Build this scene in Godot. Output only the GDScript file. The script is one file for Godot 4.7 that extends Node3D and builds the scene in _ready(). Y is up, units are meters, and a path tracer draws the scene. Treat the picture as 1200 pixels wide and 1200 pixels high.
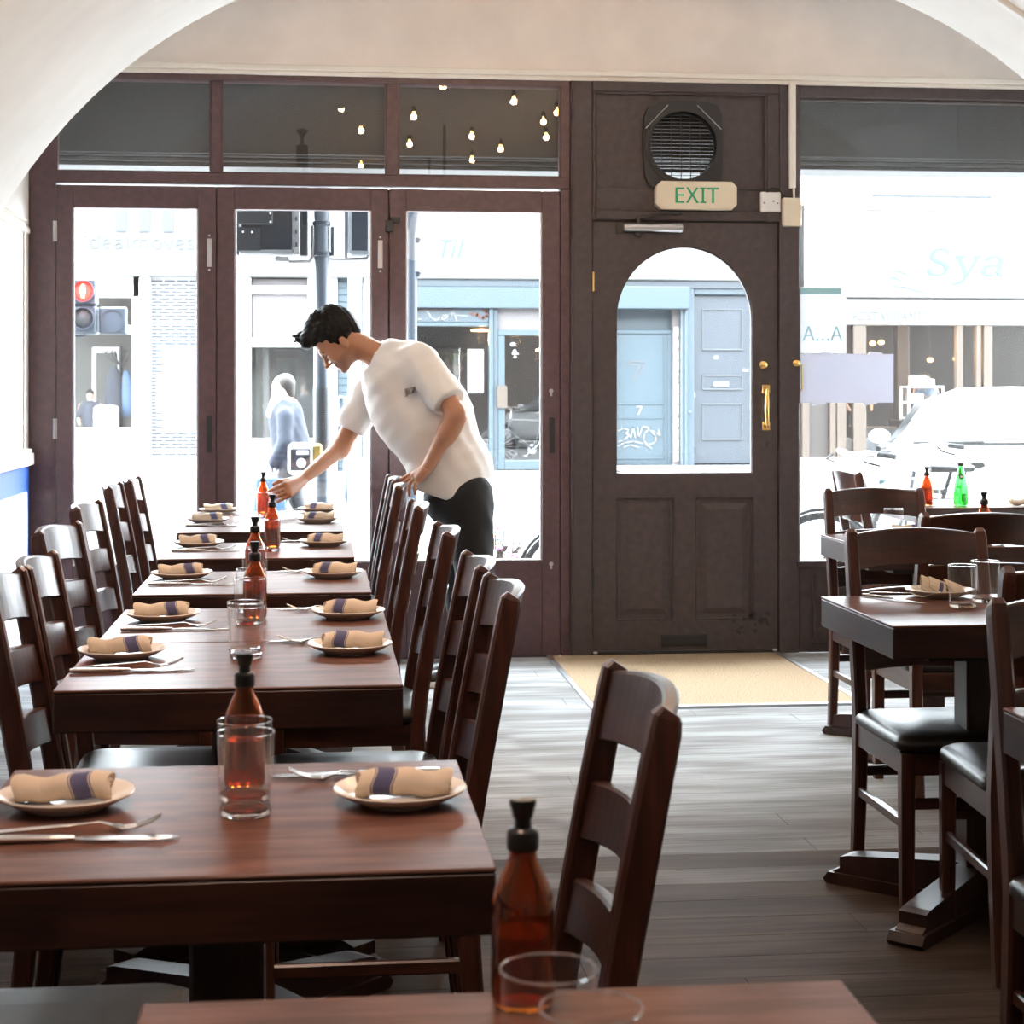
extends Node3D

# ------------------------------------------------------------------ mesh builder
class B:
	var st := SurfaceTool.new()
	var col = null
	func _init() -> void:
		st.begin(Mesh.PRIMITIVE_TRIANGLES)
	func v(p: Vector3, n: Vector3) -> void:
		if col != null:
			st.set_color(col)
		st.set_normal(n)
		st.add_vertex(p)
	func t3(a: Vector3, b: Vector3, c: Vector3, na: Vector3, nb: Vector3, nc: Vector3) -> void:
		var g := (b - a).cross(c - a)
		if g.length_squared() < 1e-18:
			return
		if g.dot(na + nb + nc) > 0.0:
			v(a, na); v(c, nc); v(b, nb)
		else:
			v(a, na); v(b, nb); v(c, nc)
	func q4(a: Vector3, b: Vector3, c: Vector3, d: Vector3, na: Vector3, nb: Vector3, nc: Vector3, nd: Vector3) -> void:
		t3(a, b, c, na, nb, nc)
		t3(a, c, d, na, nc, nd)
	func qf(a: Vector3, b: Vector3, c: Vector3, d: Vector3, inside: Vector3) -> void:
		var n := (c - a).cross(d - b).normalized()
		if n.dot((a + b + c + d) * 0.25 - inside) < 0.0:
			n = -n
		q4(a, b, c, d, n, n, n, n)
	func box(c: Vector3, s: Vector3, bev := 0.003, bs := Basis()) -> void:
		var h := s * 0.5
		var w := minf(bev, minf(h.x, minf(h.y, h.z)) * 0.6)
		for i in 3:
			var j := (i + 1) % 3
			var k := (i + 2) % 3
			for si in [-1.0, 1.0]:
				var p := []
				for m in [[-1, -1], [1, -1], [1, 1], [-1, 1]]:
					var u := Vector3()
					u[i] = si * h[i]
					u[j] = m[0] * (h[j] - w)
					u[k] = m[1] * (h[k] - w)
					p.append(c + bs * u)
				var n := Vector3()
				n[i] = si
				n = bs * n
				q4(p[0], p[1], p[2], p[3], n, n, n, n)
				if w <= 0.0:
					continue
				for sj in [-1.0, 1.0]:
					var e := []
					for m in [[0, -1], [0, 1], [1, 1], [1, -1]]:
						var u := Vector3()
						u[i] = si * (h[i] if m[0] == 0 else h[i] - w)
						u[j] = sj * (h[j] - w if m[0] == 0 else h[j])
						u[k] = m[1] * (h[k] - w)
						e.append(c + bs * u)
					var n2 := Vector3()
					n2[i] = si
					n2[j] = sj
					n2 = (bs * n2).normalized()
					q4(e[0], e[1], e[2], e[3], n2, n2, n2, n2)
		if w > 0.0:
			for sx in [-1.0, 1.0]:
				for sy in [-1.0, 1.0]:
					for sz in [-1.0, 1.0]:
						var sg := Vector3(sx, sy, sz)
						var n3 := (bs * sg).normalized()
						t3(c + bs * (sg * Vector3(h.x, h.y - w, h.z - w)), c + bs * (sg * Vector3(h.x - w, h.y, h.z - w)), c + bs * (sg * Vector3(h.x - w, h.y - w, h.z)), n3, n3, n3)
	# box by extents: x0..x1, y0..y1, and depth d0..d1 in front of the viewer (z = -d)
	func bx(x0: float, x1: float, y0: float, y1: float, d0: float, d1: float, bev := 0.003) -> void:
		box(Vector3((x0 + x1) / 2, (y0 + y1) / 2, -(d0 + d1) / 2), Vector3(absf(x1 - x0), absf(y1 - y0), absf(d1 - d0)), bev)
	func loft(rings: Array, closed := true, caps := true) -> void:
		var m := rings.size()
		var n: int = rings[0].size()
		var cen := []
		for r in rings:
			var s := Vector3()
			for p in r:
				s += p
			cen.append(s / n)
		var nor := []
		for i in m:
			var row := []
			for j in n:
				var du: Vector3 = rings[mini(i + 1, m - 1)][j] - rings[maxi(i - 1, 0)][j]
				var dv: Vector3
				if closed:
					dv = rings[i][(j + 1) % n] - rings[i][(j + n - 1) % n]
				else:
					dv = rings[i][mini(j + 1, n - 1)] - rings[i][maxi(j - 1, 0)]
				var q := du.cross(dv).normalized()
				if q.dot(rings[i][j] - cen[i]) < 0.0:
					q = -q
				row.append(q)
			nor.append(row)
		var last := n if closed else n - 1
		for i in m - 1:
			for j in last:
				var k := (j + 1) % n
				q4(rings[i][j], rings[i][k], rings[i + 1][k], rings[i + 1][j], nor[i][j], nor[i][k], nor[i + 1][k], nor[i + 1][j])
		if caps and closed:
			for e in [[0, 1], [m - 1, m - 2]]:
				var a: int = e[0]
				var nn: Vector3 = (cen[a] - cen[e[1]]).normalized()
				for j in n:
					t3(cen[a], rings[a][j], rings[a][(j + 1) % n], nn, nn, nn)
	# flat-sided sweep of a closed profile along a path; side is the profile's x direction
	func sweep(path: Array, prof: Array, side: Vector3, scales := []) -> void:
		var rings := []
		for i in path.size():
			var t: Vector3 = (path[mini(i + 1, path.size() - 1)] - path[maxi(i - 1, 0)]).normalized()
			var s := (side - t * side.dot(t)).normalized()
			var u := t.cross(s)
			var sc: float = scales[i] if scales.size() else 1.0
			var r := []
			for p in prof:
				r.append(path[i] + s * p.x * sc + u * p.y * sc)
			rings.append(r)
		var n: int = prof.size()
		for i in path.size() - 1:
			var mid: Vector3 = (path[i] + path[i + 1]) * 0.5
			for j in n:
				var k := (j + 1) % n
				qf(rings[i][j], rings[i][k], rings[i + 1][k], rings[i + 1][j], mid)
		for e in [[0, 1], [path.size() - 1, path.size() - 2]]:
			var nn: Vector3 = (path[e[0]] - path[e[1]]).normalized()
			for j in n:
				t3(path[e[0]], rings[e[0]][j], rings[e[0]][(j + 1) % n], nn, nn, nn)
	func tube(path: Array, rad, seg := 10) -> void:
		var rings := []
		var s := Vector3(0.31, 0.87, 0.38)
		for i in path.size():
			var t: Vector3 = (path[mini(i + 1, path.size() - 1)] - path[maxi(i - 1, 0)]).normalized()
			s = (s - t * s.dot(t)).normalized()
			var u := t.cross(s)
			var r0: float = rad[i] if rad is Array else rad
			var r := []
			for k in seg:
				var a := TAU * k / seg
				r.append(path[i] + (s * cos(a) + u * sin(a)) * r0)
			rings.append(r)
		loft(rings, true, true)
	# profile of (radius, height) points, open or closed, turned about an upright axis
	func lathe(prof: Array, seg := 32, at := Vector3(), bs := Basis()) -> void:
		var m := prof.size()
		var sn := []
		for i in m - 1:
			var d: Vector2 = prof[i + 1] - prof[i]
			sn.append(Vector2(d.y, -d.x).normalized())
		for i in m - 1:
			var n0: Vector2 = sn[i]
			var n1: Vector2 = sn[i]
			if i > 0 and sn[i - 1].dot(sn[i]) > 0.72:
				n0 = (sn[i - 1] + sn[i]).normalized()
			if i < m - 2 and sn[i + 1].dot(sn[i]) > 0.72:
				n1 = (sn[i + 1] + sn[i]).normalized()
			for k in seg:
				var a := TAU * k / seg
				var b := TAU * (k + 1) / seg
				var ca := Vector3(cos(a), 0, sin(a))
				var cb := Vector3(cos(b), 0, sin(b))
				var p0: Vector2 = prof[i]
				var p1: Vector2 = prof[i + 1]
				var up := Vector3.UP
				q4(at + bs * (ca * p0.x + up * p0.y), at + bs * (cb * p0.x + up * p0.y), at + bs * (cb * p1.x + up * p1.y), at + bs * (ca * p1.x + up * p1.y),
					bs * (ca * n0.x + up * n0.y), bs * (cb * n0.x + up * n0.y), bs * (cb * n1.x + up * n1.y), bs * (ca * n1.x + up * n1.y))
	func prism(poly: PackedVector2Array, z0: float, z1: float, xf := Transform3D()) -> void:
		var idx := Geometry2D.triangulate_polygon(poly)
		for z in [[z0, -1.0], [z1, 1.0]]:
			var n: Vector3 = xf.basis * Vector3(0, 0, z[1] * signf(z1 - z0))
			for i in range(0, idx.size(), 3):
				var a := poly[idx[i]]
				var b := poly[idx[i + 1]]
				var c := poly[idx[i + 2]]
				t3(xf * Vector3(a.x, a.y, z[0]), xf * Vector3(b.x, b.y, z[0]), xf * Vector3(c.x, c.y, z[0]), n, n, n)
		var area := 0.0
		for i in poly.size():
			area += poly[i].cross(poly[(i + 1) % poly.size()])
		for i in poly.size():
			var a := poly[i]
			var b := poly[(i + 1) % poly.size()]
			var d := (b - a).normalized()
			var n2 := Vector2(d.y, -d.x) * signf(area)
			var n: Vector3 = xf.basis * Vector3(n2.x, n2.y, 0)
			q4(xf * Vector3(a.x, a.y, z0), xf * Vector3(b.x, b.y, z0), xf * Vector3(b.x, b.y, z1), xf * Vector3(a.x, a.y, z1), n, n, n, n)
	func ell(c: Vector3, r: Vector3, bs := Basis(), seg := 16) -> void:
		var h := seg / 2
		for i in h:
			for k in seg:
				var p := []
				var nn := []
				for m in [[i, k], [i + 1, k], [i + 1, k + 1], [i, k + 1]]:
					var th: float = PI * m[0] / h
					var ph: float = TAU * m[1] / seg
					var d := Vector3(sin(th) * cos(ph), cos(th), sin(th) * sin(ph))
					p.append(c + bs * (d * r))
					nn.append((bs * (d / r)).normalized())
				q4(p[0], p[1], p[2], p[3], nn[0], nn[1], nn[2], nn[3])
	# a plate from z0 to z1 with outline `outer` and opening `inner`, both star-shaped about c
	func holed(outer: PackedVector2Array, inner: PackedVector2Array, c: Vector2, z0: float, z1: float) -> void:
		var angs := []
		for p in outer:
			angs.append((p - c).angle())
		for p in inner:
			angs.append((p - c).angle())
		angs.sort()
		var po := []
		var pi := []
		for i in angs.size():
			if i > 0 and angs[i] - angs[i - 1] < 1e-5:
				continue
			po.append(hit(outer, c, angs[i]))
			pi.append(hit(inner, c, angs[i]))
		var n: int = po.size()
		for i in n:
			var k := (i + 1) % n
			for z in [[z0, -1.0], [z1, 1.0]]:
				var nn := Vector3(0, 0, z[1] * signf(z1 - z0))
				q4(Vector3(po[i].x, po[i].y, z[0]), Vector3(po[k].x, po[k].y, z[0]), Vector3(pi[k].x, pi[k].y, z[0]), Vector3(pi[i].x, pi[i].y, z[0]), nn, nn, nn, nn)
			for e in [[po, 1.0], [pi, -1.0]]:
				var a: Vector2 = e[0][i]
				var b: Vector2 = e[0][k]
				var d := (b - a).normalized()
				var m2: Vector2 = Vector2(d.y, -d.x) * e[1]
				var n3 := Vector3(m2.x, m2.y, 0)
				q4(Vector3(a.x, a.y, z0), Vector3(b.x, b.y, z0), Vector3(b.x, b.y, z1), Vector3(a.x, a.y, z1), n3, n3, n3, n3)
	func hit(poly: PackedVector2Array, c: Vector2, ang: float) -> Vector2:
		var d := Vector2(cos(ang), sin(ang))
		var best := 1e9
		for i in poly.size():
			var a := poly[i] - c
			var e := poly[(i + 1) % poly.size()] - poly[i]
			var den := d.cross(e)
			if absf(den) < 1e-12:
				continue
			var t := a.cross(e) / den
			var s := a.cross(d) / den
			if t > 1e-9 and s > -1e-6 and s < 1.0 + 1e-6:
				best = minf(best, t)
		return c + d * best
	func mesh() -> ArrayMesh:
		return st.commit()

# ------------------------------------------------------------------ naming and grouping
var used := {}
var M := {}
var rng := RandomNumberGenerator.new()

func numbered(called: String) -> String:
	var n: int = used.get(called, 0)
	used[called] = n + 1
	return called if n == 0 else "%s_%03d" % [called, n]

func tag(o: Node, label: String, category: String, group := "", kind := "") -> Node:
	o.set_meta("label", label)
	o.set_meta("category", category)
	if group:
		o.set_meta("group", group)
	if kind:
		o.set_meta("kind", kind)
	return o

func thing(called: String, label: String, category: String, at := Vector3(), turn := 0.0, group := "") -> Node3D:
	var o := Node3D.new()
	o.name = numbered(called)
	add_child(o)
	o.position = at
	o.rotation.y = turn
	tag(o, label, category, group)
	return o

func part(b, called: String, mat: Material, parent: Node, label := "") -> MeshInstance3D:
	var o := MeshInstance3D.new()
	o.mesh = b.mesh() if b is B else b
	o.material_override = mat
	o.name = called
	parent.add_child(o, true)
	if label:
		o.set_meta("label", label)
	return o

func solo(b, called: String, mat: Material, label: String, category: String, group := "", kind := "") -> MeshInstance3D:
	var o := MeshInstance3D.new()
	o.mesh = b.mesh() if b is B else b
	o.material_override = mat
	o.name = numbered(called)
	add_child(o)
	tag(o, label, category, group, kind)
	return o

func root_struct(called: String, label: String, category: String) -> Node3D:
	var o := thing(called, label, category)
	o.set_meta("kind", "structure")
	return o

func dup(src: Node3D, called: String, label: String, at: Vector3, turn := 0.0, group := "") -> Node3D:
	var o: Node3D = src.duplicate()
	o.name = numbered(called)
	add_child(o)
	o.position = at
	o.rotation.y = turn
	o.set_meta("label", label)
	if group:
		o.set_meta("group", group)
	return o

func text(s: String, h: float, depth: float, mat: Material, parent: Node, called: String, xf: Transform3D, font := "Droid Sans", weight := 400) -> MeshInstance3D:
	var f := SystemFont.new()
	f.font_names = PackedStringArray([font])
	f.font_weight = weight
	var t := TextMesh.new()
	t.text = s
	t.font = f
	t.font_size = 64
	t.pixel_size = h / (64 * 0.714)
	t.depth = depth
	t.curve_step = 1.0
	var o := part(t, called, mat, parent)
	o.transform = xf
	return o

func rr(w: float, d: float, r: float, n := 5) -> Array:
	var out := []
	for c in [[1, 1, 0], [-1, 1, 1], [-1, -1, 2], [1, -1, 3]]:
		for i in n + 1:
			var a: float = PI / 2 * (c[2] + float(i) / n)
			out.append(Vector2(c[0] * (w / 2 - r) + cos(a) * r, c[1] * (d / 2 - r) + sin(a) * r))
	return out

func cham(w: float, d: float, c: float) -> Array:
	var x := w / 2
	var y := d / 2
	return [Vector2(x, y - c), Vector2(x - c, y), Vector2(-x + c, y), Vector2(-x, y - c), Vector2(-x, -y + c), Vector2(-x + c, -y), Vector2(x - c, -y), Vector2(x, -y + c)]

func rect(x0: float, x1: float, y0: float, y1: float) -> PackedVector2Array:
	return PackedVector2Array([Vector2(x0, y0), Vector2(x1, y0), Vector2(x1, y1), Vector2(x0, y1)])

# ------------------------------------------------------------------ materials
func lin(r: float, g: float, b: float) -> Color:
	return Color(r, g, b).linear_to_srgb()

func mat(c: Color, rough := 0.6, metal := 0.0) -> StandardMaterial3D:
	var m := StandardMaterial3D.new()
	m.albedo_color = c
	m.roughness = rough
	m.metallic = metal
	return m

func noise_img(w: int, h: int, freq: float, sd: int, oct := 4) -> Image:
	var n := FastNoiseLite.new()
	n.seed = sd
	n.frequency = freq
	n.noise_type = FastNoiseLite.TYPE_SIMPLEX_SMOOTH
	n.fractal_octaves = oct
	var im := n.get_seamless_image(w, h)
	im.convert(Image.FORMAT_RGB8)
	return im

# streaky grain from dark to light, streaks along x (or y when up)
func grain(dark: Color, light: Color, sd: int, up := false) -> ImageTexture:
	var a := noise_img(48, 256, 0.03, sd)
	a.resize(512, 512, Image.INTERPOLATE_CUBIC)
	var b := noise_img(16, 512, 0.11, sd + 7)
	b.resize(512, 512, Image.INTERPOLATE_CUBIC)
	var o := Image.create(512, 512, false, Image.FORMAT_RGB8)
	for y in 512:
		for x in 512:
			var k := clampf((a.get_pixel(x, y).r - 0.5) * 1.5 + (b.get_pixel(x, y).r - 0.5) * 0.8 + 0.5, 0.0, 1.0)
			var c := dark.lerp(light, k)
			if up:
				o.set_pixel(y, x, c)
			else:
				o.set_pixel(x, y, c)
	return ImageTexture.create_from_image(o)

func spots(c0: Color, c1: Color, freq: float, sd: int, oct := 5) -> ImageTexture:
	var a := noise_img(512, 512, freq, sd, oct)
	var o := Image.create(512, 512, false, Image.FORMAT_RGB8)
	for y in 512:
		for x in 512:
			o.set_pixel(x, y, c0.lerp(c1, a.get_pixel(x, y).r))
	return ImageTexture.create_from_image(o)

func tri(m: StandardMaterial3D, tex: Texture2D, scale: float, world := false) -> StandardMaterial3D:
	m.albedo_texture = tex
	m.uv1_triplanar = true
	m.uv1_world_triplanar = world
	m.uv1_scale = Vector3.ONE * scale
	return m

func pane_mat(a := 0.04) -> StandardMaterial3D:
	var m := mat(Color(1, 1, 1, a), 0.0)
	m.transparency = BaseMaterial3D.TRANSPARENCY_ALPHA
	return m

func solid_glass(c: Color, scale := 0.05) -> StandardMaterial3D:
	var m := mat(c, 0.0)
	m.refraction_enabled = true
	m.refraction_scale = scale
	m.transparency = BaseMaterial3D.TRANSPARENCY_ALPHA
	return m

func materials() -> void:
	var g1 := grain(lin(0.075, 0.033, 0.023), lin(0.155, 0.073, 0.053), 3)
	var g2 := grain(lin(0.03, 0.0083, 0.0045), lin(0.075, 0.0215, 0.0115), 11, true)
	var g3 := grain(lin(0.014, 0.0042, 0.0024), lin(0.04, 0.0122, 0.0068), 15)
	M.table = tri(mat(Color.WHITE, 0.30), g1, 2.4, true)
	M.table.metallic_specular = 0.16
	M.table_edge_shade = tri(mat(Color.WHITE, 0.4), g3, 1.5, true)  # same wood made darker, shade put into the edge colour
	M.post = tri(mat(Color.WHITE, 0.38), grain(lin(0.018, 0.006, 0.0036), lin(0.048, 0.0165, 0.0098), 37, true), 1.5)
	M.chair_v = tri(mat(Color.WHITE, 0.33), g2, 2.0)
	var g4 := grain(lin(0.025, 0.0075, 0.0042), lin(0.066, 0.0195, 0.0108), 27)
	M.chair_h = tri(mat(Color.WHITE, 0.33), g4, 2.0)
	for k in ["chair_v", "chair_h"]:
		M[k].clearcoat_enabled = true
		M[k].clearcoat = 0.15
		M[k].clearcoat_roughness = 0.22
	M.leather = mat(lin(0.011, 0.009, 0.008), 0.38)
	var gf := grain(lin(0.55, 0.53, 0.51), lin(0.98, 0.98, 0.98), 21)
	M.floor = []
	# dark stained boards, paled in steps to paint a pool of daylight by the door
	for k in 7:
		var painted_pool_k := k / 6.0
		M.floor.append(tri(mat(lin(lerpf(0.070, 0.40, painted_pool_k), lerpf(0.049, 0.41, painted_pool_k), lerpf(0.038, 0.42, painted_pool_k)), 0.5), gf, 0.75, true))
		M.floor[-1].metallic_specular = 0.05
	M.subfloor = mat(lin(0.02, 0.016, 0.013), 0.9)
	var wear := spots(Color(0.94, 0.94, 0.94), Color.WHITE, 0.012, 5)
	M.plaster = tri(mat(lin(0.83, 0.82, 0.80), 0.85), wear, 0.4, true)
	M.fascia = tri(mat(lin(0.85, 0.77, 0.72), 0.8), wear, 0.4, true)
	M.cream = mat(lin(0.76, 0.71, 0.64), 0.6)
	M.blue_dado = mat(lin(0.012, 0.075, 0.36), 0.45)
	M.white_paint = mat(lin(0.78, 0.78, 0.77), 0.6)
	M.brown = tri(mat(lin(0.0592, 0.0392, 0.0368), 0.55), spots(Color(0.78, 0.78, 0.78), Color.WHITE, 0.03, 9), 1.2, true)
	M.brown_leaf = tri(mat(lin(0.088, 0.043, 0.046), 0.45), spots(Color(0.8, 0.8, 0.8), Color.WHITE, 0.03, 19), 1.2, true)
	M.black = mat(lin(0.012, 0.011, 0.011), 0.5)
	M.dark_metal = mat(lin(0.05, 0.045, 0.042), 0.4, 0.6)
	M.steel = mat(lin(0.62, 0.60, 0.57), 0.2, 1.0)
	M.silver = mat(lin(0.55, 0.55, 0.56), 0.38, 1.0)
	M.brass = mat(lin(0.72, 0.47, 0.17), 0.27, 1.0)
	M.plate = mat(lin(0.70, 0.645, 0.575), 0.14)
	M.cloth = mat(Color.WHITE, 0.9)
	M.cloth.vertex_color_use_as_albedo = true
	M.glass = solid_glass(Color(1, 1, 1, 0.01))
	M.amber = solid_glass(Color(lin(0.55, 0.135, 0.012), 0.04))
	M.soap = solid_glass(Color(lin(0.80, 0.34, 0.08), 0.08), 0.036)
	M.green_glass = solid_glass(Color(lin(0.22, 0.86, 0.26), 0.04))
	M.green_water = solid_glass(Color(lin(0.5, 0.95, 0.5), 0.05), 0.033)
	M.pump = mat(lin(0.008, 0.008, 0.008), 0.3)
	M.pane = pane_mat(0.005)
	M.far_pane = pane_mat(0.02)
	M.far_pane.albedo_color = Color(0, 0, 0, 0.02)
	M.coir = tri(mat(Color.WHITE, 1.0), spots(lin(0.13, 0.085, 0.045), lin(0.62, 0.46, 0.30), 0.10, 31, 4), 2.0, true)
	M.paper = mat(lin(0.76, 0.80, 0.90), 0.9)
	M.paper.backlight_enabled = true
	M.paper.backlight = Color(0.42, 0.44, 0.475)
	M.sign_cream = mat(lin(0.72, 0.62, 0.48), 0.35)
	M.sign_green = mat(lin(0.0, 0.30, 0.13), 0.5)
	M.skin = mat(Color.WHITE, 0.5)
	M.skin.vertex_color_use_as_albedo = true
	M.skin.subsurf_scatter_enabled = true
	M.skin.subsurf_scatter_strength = 0.08
	M.hair = mat(lin(0.006, 0.0055, 0.0055), 0.6)
	M.hair.metallic_specular = 0.3
	M.tumbler = pane_mat(0.02)
	M.shirt = mat(lin(0.80, 0.77, 0.74), 0.95)
	M.trousers = mat(lin(0.008, 0.008, 0.009), 0.85)
	M.ink = mat(lin(0.38, 0.36, 0.35), 0.9)
	# street
	M.board_white = mat(lin(0.062, 0.062, 0.062), 0.7)
	M.soft_white = mat(lin(0.075, 0.076, 0.078), 0.7)
	M.outer = mat(lin(0.055, 0.045, 0.04), 0.7)
	M.poster_teal = mat(lin(0.35, 0.62, 0.68), 0.8)
	M.poster_teal.backlight_enabled = true
	M.poster_teal.backlight = Color(0.15, 0.24, 0.25)
	M.asphalt = tri(mat(lin(0.1441, 0.1441, 0.1441), 0.9), wear, 0.2, true)
	M.paving = tri(mat(lin(0.465, 0.4575, 0.4425), 0.85), wear, 0.5, true)
	M.wall_white = mat(lin(0.615, 0.615, 0.6075), 0.7)
	M.off_white = mat(lin(0.2251, 0.2251, 0.2316), 0.7)
	M.sky_blue = mat(lin(0.01405, 0.02531, 0.03374), 0.45)
	M.sky_blue_dark = mat(lin(0.01093, 0.01822, 0.02478), 0.5)
	M.grey_blue = mat(lin(0.0085, 0.0125, 0.0185), 0.5)
	M.slate = mat(lin(0.004631, 0.008234, 0.01338), 0.6)
	M.galv = mat(lin(0.01338, 0.02229, 0.03623), 0.5)
	M.sig_black = mat(lin(0.005306, 0.008362, 0.01338), 0.5)
	M.tyre = mat(lin(0.009648, 0.01072, 0.01179), 0.8)
	M.bike = mat(lin(0.03216, 0.03602, 0.03988), 0.35, 0.4)
	M.car = mat(lin(0.2916, 0.2952, 0.2989), 0.25)
	M.car_glass = mat(lin(0.07504, 0.08147, 0.08576), 0.08)
	M.timber = mat(lin(0.02412, 0.01507, 0.009045), 0.55)
	M.timber_dark = mat(lin(0.0067, 0.003216, 0.001876), 0.6)
	M.room_dark = mat(lin(0.0035, 0.0034, 0.0034), 0.9)
	M.room_pale = mat(lin(0.06243, 0.06484, 0.06243), 0.9)
	M.teal_print = mat(lin(0.017, 0.030, 0.033), 0.8)
	M.pale_print = mat(lin(0.026, 0.030, 0.033), 0.8)
	M.logo_blue = mat(lin(0.0165, 0.0215, 0.038), 0.6)
	M.leaf = mat(lin(0.01286, 0.02573, 0.006432), 0.6)
	M.shutter = mat(lin(0.008844, 0.008844, 0.008442), 0.55)
	M.pale_blind = mat(lin(0.05789, 0.0521, 0.05326), 0.9)
	M.red_print = mat(lin(0.035, 0.009, 0.007), 0.8)
	M.bag_blue = mat(lin(0.01286, 0.04631, 0.09648), 0.6)
	M.jacket = mat(lin(0.01286, 0.01715, 0.02916), 0.85)
	M.yellow = mat(lin(0.1458, 0.1063, 0.01372), 0.5)

# ------------------------------------------------------------------ the place
const FD := 8.78     # depth of the shop front's inner face

func _ready() -> void:
	rng.seed = 7
	# camera: eye height 1.35 m, turned 6.26 degrees to the right, lens shifted so that uprights stay upright
	var cam := Camera3D.new()
	cam.name = "camera"
	cam.projection = Camera3D.PROJECTION_FRUSTUM
	cam.near = 0.05
	cam.far = 200.0
	cam.size = 0.05 * 1200.0 / 2050.0
	cam.frustum_offset = Vector2(0, -0.05 * 143.0 / 2050.0)
	cam.position = Vector3(0, 1.35, 0)
	cam.rotation_degrees.y = -6.263
	var att := CameraAttributesPhysical.new()
	att.frustum_focal_length = 43.0
	att.exposure_aperture = 8.0
	att.frustum_focus_distance = 5.2
	cam.attributes = att
	add_child(cam)
	# bright overcast day
	var we := WorldEnvironment.new()
	we.name = "environment"
	var env := Environment.new()
	var sky := Sky.new()
	var sm := ProceduralSkyMaterial.new()
	sm.sky_top_color = lin(0.84, 0.94, 1.0)
	sm.sky_horizon_color = lin(0.87, 0.95, 1.0)
	sm.ground_bottom_color = lin(0.35, 0.35, 0.35)
	sm.ground_horizon_color = lin(0.5, 0.5, 0.5)
	sm.sky_energy_multiplier = 1.0
	sm.ground_energy_multiplier = 1.0
	sky.sky_material = sm
	env.background_mode = Environment.BG_SKY
	env.sky = sky
	env.background_energy_multiplier = 45.0
	env.tonemap_mode = Environment.TONE_MAPPER_LINEAR
	env.tonemap_exposure = 1.0
	env.sdfgi_enabled = true
	env.ssao_enabled = true
	env.ssil_enabled = true
	we.environment = env
	add_child(we)
	materials()
	lamps()
	shell()
	front()
	street()
	far_shops()
	furniture()
	table_ware()
	waiter()
	passers()

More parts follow.
